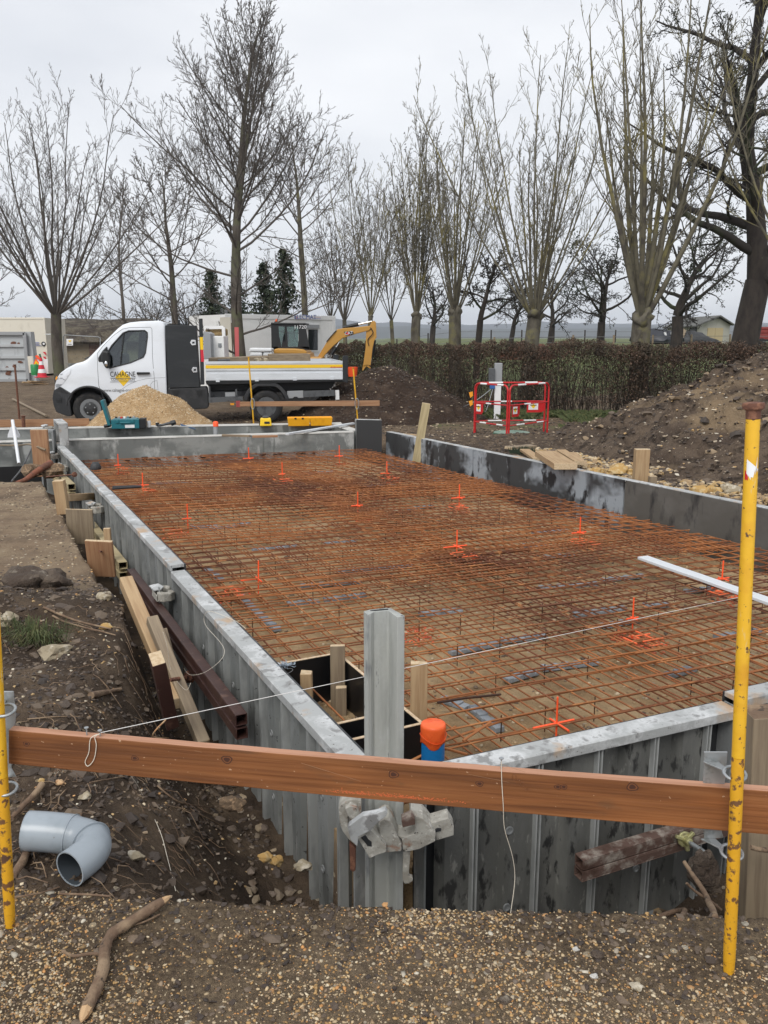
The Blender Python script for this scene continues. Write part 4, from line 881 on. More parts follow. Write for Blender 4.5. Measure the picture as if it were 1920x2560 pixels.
piece('channel_slot', [(380, 670), (430, 640), (465, 690), (500, 715), (505, 770), (455, 760), (420, 715)], 2.396, 2.402, M['blackplastic'], .001)
piece('lever', [(225, 560), (240, 530), (400, 412), (560, 385), (662, 345), (686, 380), (668, 420), (592, 475), (480, 590), (350, 655), (338, 770), (262, 690)], 2.36, 2.385, M['galvtop'], .002)
piece('jaw_block', [(580, 490), (650, 450), (700, 465), (745, 515), (800, 640), (848, 740), (846, 822), (655, 842), (600, 670)], 2.43, 2.52, M['clamp'], .003)
piece('right_jaw', [(805, 640), (850, 690), (860, 800), (900, 832), (1050, 800), (1235, 710), (1240, 620), (1150, 500), (1095, 445), (960, 380), (945, 440), (1000, 560), (990, 620), (900, 655)], 2.44, 2.53, M['clamp'], .003)
piece('right_block', [(846, 470), (960, 420), (1000, 450), (1005, 515), (860, 550)], 2.41, 2.45, M['rustysteel'], .002)
piece('right_arm', [(1160, 505), (1385, 440), (1410, 480), (1450, 545), (1448, 640), (1245, 700), (1236, 600)], 2.47, 2.53, M['clamp'], .0025)
piece('arm_slot', [(1225, 585), (1260, 560), (1305, 565), (1300, 590), (1240, 603)], 2.464, 2.472, M['blackplastic'], .001)
piece('wedge_pin', [(245, 730), (272, 745), (322, 790), (318, 1045), (290, 1065), (255, 1040)], 2.47, 2.49, M['rust'], .003)
piece('wedge_pin', [(865, 830), (950, 830), (932, 1110), (975, 1130), (978, 1165), (940, 1195), (880, 1200), (858, 1150)], 2.46, 2.48, M['clamp'], .003)
# ---------------------------------------------------------------- walers and tie rods
def tubes_pair(name, label, P0, P1, w_, h_, gap, m_, rodat=None, rodmat=None, hollow=True, nut=True, sep=None, group=None):
    P0 = Vector(P0); P1 = Vector(P1); d = (P1 - P0).normalized()
    t = thing(name, label, 'waler', ((P0 + P1) / 2)[:], 0, group)
    up = Vector((0, 0, 1)); s = up.cross(d).normalized(); 
    for sg in (0, -1):
        b = MB(); off = up * (sg * (h_ + gap)); th = .005
        A = P0 + off; B2 = P1 + off
        for (du, ds, ww, hh) in ((h_ / 2 - th / 2, 0, w_, th), (-h_ / 2 + th / 2, 0, w_, th), (0, w_ / 2 - th / 2, th, h_ - 2 * th - .0004), (0, -w_ / 2 + th / 2, th, h_ - 2 * th - .0004)):
            b.bar(A + up * du + s * ds, B2 + up * du + s * ds, ww, hh)
        b.build('tube', m_, t, bevel=.0025)
    return t
def Wl(a, c, off): return onplane(a, c, (LC + LN * off)[:], LN[:])
A = Wl(522, 1555, .20); B2 = Wl(283, 1236, .20)
t = tubes_pair('steel_waler', 'brown steel double waler leaning along the near part of the left wall', B2, A, .055, .055, .012, M['brownsteel'])
rp = Wl(410, 1462, .22); o = MB(); dirn = (rp - Wl(367, 1469, .45)).normalized()
o.tube([rp + dirn * .2, Wl(367, 1469, .42)], .008, 8); o.build('tie_rod', M['rust'], t, smooth=60)
b = MB(); 
for k in range(9): 
    c_ = rp.lerp(Wl(367, 1469, .42), .25 + k * .085); b.tube([c_ - dirn * .003, c_ + dirn * .003], .0105, 8)
b.build('thread', M['rust'], t, smooth=40)
b = MB(); nutp = rp - dirn * .02; b.lathe(nutp, dirn, [(.022, -.018), (.026, -.014), (.026, .0), (.036, .003), (.038, .010), (.0, .012)], 6); b.build('nut', M['rust'], t, bevel=.002)
A = g(1248, 1877, 0); nb = (LC + NN * .20)
A = onplane(1250, 1862, nb[:], NN[:]); B2 = onplane(1600, 1755, nb[:], NN[:])
t = tubes_pair('steel_waler', 'mortar crusted brown steel double waler in front of the near wall', A, B2, .05, .042, .006, M['rustysteel'])
rp = onplane(1478, 1812, (LC + NN * .24)[:], NN[:]); re = onplane(1535, 1850, (LC + NN * .42)[:], NN[:]); dirn = (re - rp).normalized()
MB().tube([rp - dirn * .05, re], .007, 8).build('tie_rod', M['steel'], t, smooth=60)
b = MB()
for k in range(12): c_ = rp.lerp(re, .32 + k * .055); b.tube([c_ - dirn * .0022, c_ + dirn * .0022], .009, 8)
b.build('thread', M['steel'], t, smooth=40)
b = MB(); b.lathe(rp, dirn, [(.014, .045), (.014, .012), (.030, .010), (.030, .0), (.0, -.002)], 12); s = dirn.cross(Vector((0, 0, 1))).normalized(); u_ = s.cross(dirn)
for k in range(3):
    a_ = k * 2.1 + .4; v_ = s * math.cos(a_) + u_ * math.sin(a_); b.bar(rp + dirn * .012, rp + dirn * .012 + v_ * .042, .014, .016, dirn)
b.build('wing_nut', M['brass'], t, bevel=.003)
# timber wales on the far part
A = Wl(266, 1222, .17); B2 = Wl(184, 1116, .17)
t = tubes_pair('timber_waler', 'yellowish grey double waler with open ends, middle of the left wall', B2, A, .07, .06, .025, M['woodyel'])
A = Wl(155, 1052, .19); B2 = Wl(120, 1018, .19)
t = tubes_pair('timber_waler', 'short yellowish grey double waler at the far end of the left wall', B2, A, .08, .07, .03, M['woodyel'])
# tie rods at those walers
for (a, c, e, f, lb) in ((238, 1192, 215, 1191, 'rusty threaded tie rod with nut at the middle timber waler'), (160, 1025, 100, 1030, 'thin grey tie rod at the far waler behind the upright stake')):
    p0_ = Wl(a, c, .18); p1_ = Wl(e, f, .42); t = thing('tie_rod', lb, 'tie rod', p0_[:]); dirn = (p1_ - p0_).normalized()
    MB().tube([p0_ - dirn * .05, p1_], .007, 8).build('rod', M['rust'], t, smooth=60)
    MB().lathe(p0_, dirn, [(.03, -.02), (.03, 0), (.018, .004), (.018, .03), (0, .031)], 8).build('nut', M['rust'], t, bevel=.003)
# timber braces
def brace(label, a0, b0_, o0, a1, b1_, o1, w_, h_, m_='wood', z1=None, cat='timber brace', name='timber_brace', group=None, up=None, end='woodend'):
    A = Wl(a0, b0_, o0); B3 = Wl(a1, b1_, o1)
    o = beam(name, B3, A, w_, h_, M[m_], up=up or LN[:], endmat=M[end], chipped=True, bev=.005); return tag(o, label, cat, group)
brace('big sawn brace leaning from the dirt beside the brown waler', 272, 1255, .42, 385, 1520, .36, .075, .075, 'wood')
brace('darker second brace standing against the big sawn one', 328, 1338, .38, 440, 1610, .30, .065, .06, 'woodgrey')
brace('small block between the second brace and the waler', 352, 1360, .30, 372, 1432, .28, .04, .04, 'woodgrey')
brace('thick upright timber hidden low behind the big brace', 338, 1420, .52, 370, 1560, .45, .10, .06, 'brownsteel', name='timber_post')
brace('pale vertical stake at the far waler', 127, 1037, .48, 138, 1110, .46, .10, .07, 'wood', up=(0, 1, 0))
brace('short horizontal strut between the far stake and the wall', 143, 1075, .42, 197, 1072, .10, .07, .07, 'wood', up=(0, 0, 1))
brace('broad board standing between dirt edge and middle waler', 213, 1168, .40, 222, 1245, .38, .20, .03, 'woodtan', up=(0, 1, 0), name='timber_board', cat='timber board')
brace('narrow upright lath pinning the middle waler', 231, 1140, .26, 236, 1200, .26, .055, .03, 'wood', up=(0, 1, 0))
brace('grey plywood offcut standing low in the trench', 171, 1100, .36, 176, 1175, .36, .24, .02, 'woodgrey', up=(0, 1, 0), name='timber_board', cat='timber board')
o = beam('timber_board', q(84, 1010, 10.9) + Vector((.05, 0, -.12)), q(84, 928, 10.9), .22, .05, M['woodtan'], up=(0, 1, 0), endmat=M['woodend'], bev=.005); tag(o, 'broad brown upright board at the far left corner with a bent rod', 'timber board')
# concrete lumps visible in the trench
for k, (a, c, off, s, lb) in enumerate(((352, 1500, .33, .06, 'broken grey lump in the trench behind the braces'), (500, 1735, .3, .06, 'dark block half buried at the foot of the left wall'), (597, 1860, .22, .032, 'tan stone beside the trench rubble'), (655, 1870, .2, .035, 'grey brown stone against the left wall near the clamp'), (575, 1852, .3, .03, 'ochre stone at the trench foot'))):
    P = Wl(a, c, off); tag(MB().rock(P, (s, s * .7, s * .6), k + 3, .4).build('stone', M['ochre'] if k in (2, 4) else (M['mulch'] if k == 1 else M['rock']), smooth=35), lb, 'stone')
# ---------------------------------------------------------------- foreground: profile board, stakes, pipe, roots
def gh(a, b, up=0):
    """where the view ray through a photo point meets the ground sheet"""
    o = Vector((0, 0, CZ)); x, y, dz = _ray(a * D, b * D); d = Vector((x, y, dz)); t = np.geomspace(.8, 60, 900)
    X = d.x * t; Y = d.y * t; Z = CZ + d.z * t; H = height(X, Y)[0]; k = np.argmax(Z < H); 
    return Vector((X[k], Y[k], H[k] + up))
def board_px(name, label, tl, bl, tr, br, Y0, Y1, th, m_, cat):
    P = [q(*tl, Y0), q(*bl, Y0), q(*br, Y1), q(*tr, Y1)]
    x = (P[3] - P[0]).normalized(); mw = frame_mat(P[0], P[3]); inv = mw.inverted(); n = Vector((-x.y, x.x, 0)).normalized() * th
    seg = 24; vs = []; fs = []
    for i in range(seg + 1):
        f = i / seg; a = P[0].lerp(P[3], f); c = P[1].lerp(P[2], f); jz = Vector((0, 0, .0012 * mnoise.noise(Vector((f * 14, 3, 1)))))
        vs += [inv @ (a + jz), inv @ (c + jz), inv @ (c + n + jz), inv @ (a + n + jz)]
        if i: k = (i - 1) * 4; fs += [(k + j, k + (j + 1) % 4, k + 4 + (j + 1) % 4, k + 4 + j) for j in range(4)]
    fs += [(3, 2, 1, 0), (seg * 4, seg * 4 + 1, seg * 4 + 2, seg * 4 + 3)]
    b = MB(); b.v = [tuple(v) for v in vs]; b.f = fs; b.m = [0] * len(fs)
    o = nrm_fix(b.build(name, m_, None, mw, bevel=.003, local=True)); tag(o, label, cat); return o, P
def plankmat():
    m = bpy.data.materials.new('stained_plank'); m.use_nodes = True; t = m.node_tree; ns = t.nodes; ln = t.links; b = ns['Principled BSDF']; b.inputs['Roughness'].default_value = .6
    tcn = ns.new('ShaderNodeTexCoord')
    def nz(sc_, det, dist=0, off=0):
        mp_ = ns.new('ShaderNodeMapping'); mp_.inputs['Scale'].default_value = sc_; mp_.inputs['Location'].default_value = (off, off, off); ln.new(tcn.outputs['Object'], mp_.inputs[0])
        x = ns.new('ShaderNodeTexNoise'); x.inputs['Scale'].default_value = 1; x.inputs['Detail'].default_value = det; x.inputs['Distortion'].default_value = dist; ln.new(mp_.outputs[0], x.inputs['Vector']); return x.outputs['Fac']
    def ramp(f, st):
        r = ns.new('ShaderNodeValToRGB'); e = r.color_ramp.elements; e[0].position, e[0].color = st[0][0], (*st[0][1], 1); e[1].position, e[1].color = st[-1][0], (*st[-1][1], 1)
        for p, c in st[1:-1]: k = e.new(p); k.color = (*c, 1)
        ln.new(f, r.inputs[0]); return r.outputs[0]
    grain = ramp(nz((1.6, 60, 60), 6, 1.2), [(.3, (.17, .056, .014)), (.5, (.25, .088, .024)), (.7, (.32, .125, .04))])
    big = ramp(nz((1.2, 9, 9), 3, .5, 4), [(.35, (.62, .62, .62)), (.6, (1, 1, 1)), (.75, (1.15, 1.1, 1.05))])
    mm = ns.new('ShaderNodeMix'); mm.data_type = 'RGBA'; mm.blend_type = 'MULTIPLY'; mm.inputs['Factor'].default_value = 1; ln.new(grain, mm.inputs['A']); ln.new(big, mm.inputs['B'])
    dr_ = ns.new('ShaderNodeMapRange'); dr_.inputs[1].default_value = .60; dr_.inputs[2].default_value = .72; ln.new(nz((4, 16, 16), 7, .3, 11), dr_.inputs[0])
    d2 = ns.new('ShaderNodeMix'); d2.data_type = 'RGBA'; ln.new(dr_.outputs[0], d2.inputs['Factor']); ln.new(mm.outputs['Result'], d2.inputs['A']); d2.inputs['B'].default_value = (.12, .058, .026, 1)
    sp_ = ns.new('ShaderNodeMapRange'); sp_.inputs[1].default_value = .70; sp_.inputs[2].default_value = .73; ln.new(nz((60, 90, 90), 2, 0, 17), sp_.inputs[0])
    d3 = ns.new('ShaderNodeMix'); d3.data_type = 'RGBA'; ln.new(sp_.outputs[0], d3.inputs['Factor']); ln.new(d2.outputs['Result'], d3.inputs['A']); d3.inputs['B'].default_value = (.45, .28, .17, 1)
    ln.new(d3.outputs['Result'], b.inputs['Base Color'])
    bn = ns.new('ShaderNodeBump'); bn.inputs['Distance'].default_value = .0015; ln.new(nz((2, 90, 90), 4), bn.inputs['Height']); ln.new(bn.outputs[0], b.inputs['Normal'])
    return m
M['plank'] = plankmat()
YL, YR = 2.055, 1.885
t = thing('profile_board', 'long orange brown stained board spanning the foreground between two yellow stakes', 'profile board', q(840, 1680, 1.97)[:])
P = [q(18, 1577, YL), q(18, 1650, YL), q(1760, 1716, YR - .01), q(1760, 1812, YR - .01)]
mw = frame_mat(P[0], P[2]); inv = mw.inverted(); x_ = (P[2] - P[0]).normalized(); n_ = Vector((-x_.y, x_.x, 0)).normalized() * .028; pn = -n_.normalized()
vs = []; fs = []; seg = 40
for i in range(seg + 1):
    f = i / seg; a = P[0].lerp(P[2], f); c = P[1].lerp(P[3], f); jz = Vector((0, 0, .0016 * mnoise.noise(Vector((f * 18, 3, 1))) - .006 * math.sin(math.pi * f)))
    vs += [inv @ (a + jz), inv @ (c + jz), inv @ (c + n_ + jz), inv @ (a + n_ + jz)]
    if i: k = (i - 1) * 4; fs += [(k + j, k + (j + 1) % 4, k + 4 + (j + 1) % 4, k + 4 + j) for j in range(4)]
fs += [(3, 2, 1, 0), (seg * 4, seg * 4 + 1, seg * 4 + 2, seg * 4 + 3)]
b = MB(); b.v = [tuple(v) for v in vs]; b.f = fs; b.m = [1 if (i < len(fs) - 2 and i % 4 == 3) else 0 for i in range(len(fs))]
M['planktop'] = mat('sawn_pinkish_edge', (.46, .24, .15), .7, 0, [((.38, .19, .11), (3, 60, 60), .45, .6), ((.30, .15, .09), (8, 20, 20), .6, .7)])
nrm_fix(b.build('board', [M['plank'], M['planktop']], t, mw, bevel=.0025, local=True))
pe = t
def onboard(a, c, off=.001):
    return onplane(a, c, (P[0] + pn * off)[:], pn[:])
def knot(a, c, r):
    b = MB(); o = onboard(a, c, .0006); n = 18; up = Vector((0, 0, 1))
    for (r0, r1, k) in ((0, .55, 0), (.55, .8, 1), (.8, 1.0, 0)):
        vs = []
        for j in range(n):
            an = 2 * math.pi * j / n
            for rr in (r0, r1): vs.append(o + (x_ * math.cos(an) * 1.15 + up * math.sin(an) * .9) * r * rr * (1 + .1 * math.sin(3 * an + a)))
        b.cm = k; b.add(vs, [(2 * j, 2 * j + 1, 2 * ((j + 1) % n) + 1, 2 * ((j + 1) % n)) for j in range(n)])
    return b.build('knot', [M['knot'], M['knot2']], pe)
M['knot'] = mat('knot_dark', (.06, .02, .01), .6); M['knot2'] = mat('knot_ring', (.17, .06, .02), .6)
for a, c, r in ((291, 1638, .009), (490, 1641, .013), (850, 1673, .012), (1036, 1693, .009), (1205, 1700, .008), (1366, 1700, .013), (57, 1607, .008), (1218, 1700, .008)): knot(a, c, r)
b = MB()
for i in range(420):
    f = random.betavariate(2, 2); a = 690 + f * 330; c = 1700 + (a - 640) * .0855 + 4 - abs(random.gauss(0, 3.2)); o = onboard(a, c, .001); s = random.uniform(.0005, .0018)
    b.add([o + x_ * s * 1.6, o + Vector((0, 0, s)), o - x_ * s * 1.4, o - Vector((0, 0, s))], [(0, 1, 2, 3)])
b.build('orange_overspray', mat('dull_overspray', (.62, .15, .05), .7), pe)
b = MB()
for st in ([(545 + 40 * math.cos(x), 440 + 65 * math.sin(x)) for x in np.linspace(0, 6.4, 18)], [(600, 520), (612, 492), (650, 468), (666, 495), (636, 555)], [(748, 548), (700, 543), (668, 575), (690, 618), (742, 636)], [(752, 700), (775, 665), (808, 668), (800, 708), (768, 712)], [(812, 705), (832, 650), (858, 705), (892, 712)]):
    b.tube([onboard((1220 + x / 8.295) / D, (1890 + y / 8.295) / D, .0006) for x, y in st], .0005, 4)
b.build('pencil_writing', M['knot2'], pe)
b = MB()
for (a, c, e, f) in ((1080, 1650, 1135, 1668), (650, 1648, 780, 1688), (1010, 1672, 1100, 1690), (420, 1622, 436, 1625)): b.tube([onboard(a, c, .001), onboard(e, f, .001)], .0004, 4)
b.build('scratch', M['woodtan'], pe)
for a, c in ((187, 1579), (216, 1585), (1083, 1645)):
    o = q(a, c, YL + (YR - YL) * a / 1700 + .01); b = MB(); b.tube([o - Vector((0, 0, .02)), o + Vector((0, 0, .008))], .0018, 6); b.lathe(o + Vector((0, 0, .008)), (0, 0, 1), [(.0, -.0004), (.006, 0), (.006, .0025), (.0, .0028)], 10); b.build('screw', M['steel'], pe)
# yellow stakes
def ystake(label, base, top, r, capd=True, rusted=False):
    base = Vector(base); top = Vector(top); d = (top - base).normalized(); Lg = (top - base).length
    t = thing('yellow_stake', label, 'stake', base[:])
    b = MB(); b.cm = 1; pr = [(.0, -.10), (r * .55, -.06), (r * .85, .01), (r * .95, .05)]
    b.lathe(base, d, pr, 16); b.build('tip', [M['rust'], M['yellowrust']], t, smooth=60)
    h = Lg * .42
    b = MB(); b.lathe(base, d, [(r * .96, .051), (r, .10), (r * 1.005, h * .5), (r, h)], 20); b.build('shaft_lower', M['yellowrust'], t, smooth=60)
    b = MB(); b.lathe(base, d, [(r * 1.001, h + .001), (r * 1.003, (h + Lg) / 2), (r, Lg - .03)], 20); b.build('shaft_upper', M['yellow'], t, smooth=60)
    if capd:
        b = MB(); b.lathe(base, d, [(r * 1.02, Lg - .029), (r * 1.08, Lg - .01), (r * 1.5, Lg - .007), (r * 1.62, Lg), (r * 1.5, Lg + .006), (r * .6, Lg + .008), (0, Lg + .0075)], 20); b.build('head', M['rust'], t, smooth=50)
    return t, d
base = g(1575, 2096, .02); top = q(1628, 876, 1.845)
t, sd = ystake('scratched yellow steel stake with a rusty mushroomed head at the right', (base.x, base.y, .0), top, .0152)
# torn reflective label on the stake
b = MB(); k = (g(1575, 2096, .02) - top)
def stk(f, an, rr=.0158): 
    s_ = sd.cross(Vector((0, 1, 0))).normalized(); f_ = s_.cross(sd); c_ = top - sd * f; return c_ + (s_ * math.sin(an) - f_ * math.cos(an) * 1) * rr
def ringpatch(name, pts, m_, parent):
    # pts (fraction along, angle) polygon as fan strips
    b = MB(); P_ = [stk(f, a) for f, a in pts]; b.add(P_, [tuple(range(len(P_)))]); return b.build(name, m_, parent)
sgn = 1 if stk(.1, .5).x > stk(.1, -.5).x else -1
for i in range(6):
    a0 = -1.0 + i * .3; ringpatch('torn_label', [(.118 + .004 * i, a0 * sgn), (.118 + .004 * (i + 1), (a0 + .3) * sgn), (.165 - .012 * (i - 1) ** 2 * .5 if i < 5 else .14, (a0 + .3) * sgn), (.150 + .004 * i if i < 3 else .16 - .006 * (i - 3), a0 * sgn)], M['reflwhite'], t)
for i in range(2): ringpatch('red_label_scrap', [(.142 + .008 * i, (-1.25 + i * .25) * sgn), (.148 + .008 * i, (-1.0 + i * .25) * sgn), (.166, (-1.0 + i * .25) * sgn), (.164, (-1.25 + i * .25) * sgn)], M['red'], t)
lb = g(22, 2003, .0); lt = q(-22, 1180, 2.03)
ystake('yellow stake with worn rusty lower half at the left edge', (lb.x, lb.y, -.005), lt, .0150)
# ring brackets that hold the board to the stakes
def bracket(label, ctr1, ctr2, Yp):
    t = thing('board_bracket', label, 'bracket', ctr1[:])
    for c_ in (ctr1, ctr2):
        b = MB(); pts = []
        for j in range(29):
            a = 2 * math.pi * j / 28; pts.append(c_ + Vector((.026 * math.cos(a), .024 * math.sin(a) + .002, .006 * math.sin(a))))
        b.tube(pts, .0042, 8, False); b.build('ring', M['steel'], t, smooth=60)
    b = MB(); A = ctr1 + Vector((-.038, .055, -.02)); B3 = ctr2 + Vector((-.038, .055, .0))
    b.prism([A + Vector((-.02, 0, .05)), A + Vector((.04, 0, .05)), A + Vector((.04, 0, -.02)), B3 + Vector((.03, 0, .03)), B3 + Vector((.04, 0, .005)), B3 + Vector((-.01, 0, .0)), B3 + Vector((-.02, 0, .06))], (0, .004, 0)); nrm_fix(b.build('plate', M['steel'], t, bevel=.002))
    for c_, s_ in ((ctr1, 1), (ctr2, -1)):
        b = MB(); b.prism([c_ + Vector((-.058, .055, 0)), c_ + Vector((-.02, .055, 0)), c_ + Vector((-.012, .02, 0)), c_ + Vector((-.024, .0, 0)), c_ + Vector((-.030, .02, 0))], (0, 0, .004)); nrm_fix(b.build('arm', M['steel'], t, bevel=.001))
    return t
bracket('steel ring bracket on the right yellow stake, holding the board end', q(1588, 1672, 1.857), q(1581, 1842, 1.862), 1.86)
bracket('steel ring bracket on the left yellow stake at the board end', q(10, 1535, 2.03) , q(14, 1705, 2.03), 2.03)
# strings
A = q(216, 1583, YL + .012); B2 = q(1790, 1249, 5.2)
tag(MB().tube([A.lerp(B2, i / 10) for i in range(11)], .0011, 5).build('white_string', M['stringw']), 'taut white string running from the board across the slab to the right', 'string')
def curve(pts, n=6):
    out = []; Pp = [Vector(p) for p in pts]
    for i in range(len(Pp) - 1):
        p0, p1, p2, p3 = Pp[max(i - 1, 0)], Pp[i], Pp[i + 1], Pp[min(i + 2, len(Pp) - 1)]
        for j in range(n):
            t_ = j / n; out.append(.5 * ((2 * p1) + (-p0 + p2) * t_ + (2 * p0 - 5 * p1 + 4 * p2 - p3) * t_ ** 2 + (-p0 + 3 * p1 - 3 * p2 + p3) * t_ ** 3))
    out.append(Pp[-1]); return out
def ob(pts, off=.004): return [onboard(a, c, off) for a, c in pts]
tag(MB().tube(curve(ob([(216, 1585), (196, 1595), (192, 1625), (184, 1645), (190, 1655), (203, 1640), (208, 1610), (205, 1592), (216, 1585)])), .0011, 5).build('string_loop', M['string']), 'loop of beige string hanging from the screws at the left of the board', 'string')
tag(MB().tube(curve(ob([(1083, 1645), (1084, 1690), (1087, 1738)], .003) + [q(1090, 1790, 1.96), q(1107, 1850, 2.0), q(1112, 1900, 2.03), q(1103, 1972, 2.03)]), .0009, 5).build('hanging_string', M['string']), 'thin string hanging from the board in front of the near wall', 'string')
tag(MB().tube(curve([q(260, 1655, 2.1), q(282, 1675, 2.2), gh(305, 1720, .02), gh(345, 1800, .012), gh(362, 1860, .01), gh(380, 1932, .012)]), .0011, 5).build('dirt_string', M['string']), 'beige string trailing down the dirt slope below the board', 'string')
tag(MB().tube(curve([Wl(397, 1443, .24), Wl(412, 1458, .26), Wl(450, 1448, .24), Wl(485, 1405, .16), L_(1.98) + LN * .115 + Vector((0, 0, .06)), L_(1.95) + LN * .10 + Vector((0, 0, .14)), L_(1.75) + LN * .02 + Vector((0, 0, .14)), L_(1.6) + LN * .0 + Vector((0, 0, .138))]), .0010, 5).build('string', M['string']), 'slack string draped from the wall top to the brown waler', 'string')
tag(MB().tube(curve([Wl(352, 1365, .40), Wl(362, 1400, .38), Wl(370, 1450, .36), Wl(400, 1490, .33), Wl(412, 1475, .30)]), .0010, 5).build('string', M['string']), 'loose string hanging over the small block beside the brown waler', 'string')
# wire ties and small things on the left wall top
t0 = g(618, 1438, .15); b = MB()
for i in range(34):
    a = random.uniform(0, 6.28); r0 = random.uniform(.015, .045); c_ = t0 + Vector((math.cos(a) * r0, math.sin(a) * r0, random.uniform(0, .012)))
    b.tube([t0 + Vector((random.uniform(-.008, .008), random.uniform(-.008, .008), .006)), c_, c_ + Vector((.008 * math.cos(a + 1), .008 * math.sin(a + 1), .004)), c_ + Vector((.006 * math.cos(a + 2.5), .006 * math.sin(a + 2.5), -.002))], .0012, 4)
tag(b.build('wire_ties', M['tie'], smooth=60), 'small bundle of blue grey wire ties on the left wall top', 'wire ties')
tag(MB().tube(curve([g(560, 1459, .142), g(600, 1462, .142), g(630, 1450, .142), g(628, 1444, .143), g(600, 1446, .142)]), .0011, 5).build('thin_wire', M['wire']), 'thin dark wire curled on the left wall top beside the ties', 'wire')
c_ = g(207, 1012, .18); tag(MB().lathe(c_ + Vector((0, 0, -.01)), (0, 0, 1), [(.055, 0), (.062, .02), (.05, .055), (.035, .075), (0, .08)], 14).build('rubber_cap', M['blackplastic'], smooth=50), 'round black cap sitting on the far part of the left wall top', 'cap')
for da, lb in ((0, 'dark rod laid across the left wall top'), (1.2, 'second thin rod beside it')):
    tag(MB().tube([g(243, 1052 + da * 3, .18), g(305, 1050 + da, .17)], .012, 6).build('rod', M['blackplastic']), lb + ' at the panel joint', 'rod')
# grey pvc elbow
M0 = g(148, 1876, .058); pts = curve([M0 + Vector((x, y, z)) for x, y, z in ((-.19, .165, .018), (-.125, .165, .014), (-.05, .160, .008), (.0, .148, .004), (.030, .122, .002), (.038, .088, 0), (.028, .048, -.001), (.004, .0, -.002))], 5)
rad = []
for i, p_ in enumerate(pts):
    f = i / (len(pts) - 1); rad.append(.0605 if f < .30 else (.0575 if f < .33 else (.056 if f < .52 else (.0575 if f < .55 else .055))))
t = thing('pipe_elbow', 'grey plastic pipe elbow lying on the dirt at the left', 'pipe', g(120, 1830, 0)[:])
MB().tube(pts, rad, 32, False).build('elbow', M['pvc'], t, smooth=60)
MB().tube(pts, [r_ - .0035 for r_ in rad], 32, False).build('inside', M['pvc_inner_shade'], t, smooth=60)
for (i0, i1) in ((0, 1), (-1, -2)):
    c_ = pts[i0]; d_ = (pts[i0] - pts[i1]).normalized(); MB().lathe(c_, d_, [(rad[i0] - .0036, -.001), (rad[i0] - .0036, .001), (rad[i0] + .0006, .001), (rad[i0] + .0006, -.001)], 32, False).build('rim', M['pvc'], t)
for f in (.31, .53):
    i = int(f * (len(pts) - 1)); d_ = (pts[i + 1] - pts[i]).normalized(); MB().lathe(pts[i], d_, [(.055, -.002), (.0622, -.001), (.0622, .003), (.055, .004)], 32, False).build('collar', M['pvc'], t, smooth=40)
# big root on the gravel
def root(label, pts, r, m_='root', endm=None, name='root', cat='root', n=8, branches=(), jit=.18):
    c_ = curve(pts, 6); k = len(c_); rr = [r[0] + (r[1] - r[0]) * i / (k - 1) for i in range(k)]; rr = [x * (1 + jit * mnoise.noise(Vector((i * .35, x * 50, 2)))) for i, x in enumerate(rr)]
    c2 = [p + Vector((mnoise.noise(p * 9), mnoise.noise(p * 9 + Vector((5, 1, 2))), mnoise.noise(p * 9 + Vector((1, 7, 2))))) * r[0] * .5 for p in c_]
    if endm:
        t = thing(name, label, cat, c2[0][:]); MB().tube(c2, rr, n).build('stem', M[m_], t, smooth=60)
        for e in endm:
            i = 0 if e == 0 else -1; d_ = (c2[i] - c2[1 if e == 0 else -2]).normalized(); MB().tube([c2[i] - d_ * .002, c2[i] + d_ * rr[i] * 1.2, c2[i] + d_ * rr[i] * 2.2], [rr[i] * .96, rr[i] * .7, rr[i] * .2], 7).build('torn_end', M['rootend'], t, smooth=30)
        for bp, br in branches: MB().tube(curve(bp, 5), br, 6).build('side_root', M[m_], t, smooth=60)
        return t
    b = MB(); b.tube(c2, rr, n); return tag(b.build(name, M[m_], smooth=60), label, cat)
root('thick bent bark covered root lying on the gravel in the lower left', [g(350, 1948, .03), g(318, 1968, .025), g(275, 1998, .022), g(245, 2018, .02), g(230, 2045, .02), g(222, 2090, .02), g(205, 2135, .02), g(188, 2180, .018)], (.013, .017), 'root', (0, 1), branches=(([g(290, 1998, .01), g(315, 1990, .012), g(345, 1975, .01)], .0025), ([g(135, 2055, .005), g(160, 2065, .008), g(195, 2060, .012), g(222, 2062, .016)], .004)))
def rootline(label, px, r, m_='root', up=.012): return root(label, [gh(a, c, up) for a, c in px], r, m_)
rootline('torn pale root on the dark dirt under the steel waler', [(195, 1512), (225, 1505), (262, 1500)], (.017, .008))
rootline('forked root at the left edge behind the yellow stake', [(28, 1785), (50, 1765), (75, 1735), (92, 1715)], (.008, .012), up=.03)
rootline('dark root leaning behind the grey pipe elbow', [(30, 1905), (50, 1880), (62, 1850)], (.012, .013), up=.02)
root('pale twig sticking up beside the white string', [gh(365, 1600, .01), q(330, 1590, 2.95), q(358, 1555, 2.95)], (.0025, .003), 'rootend')
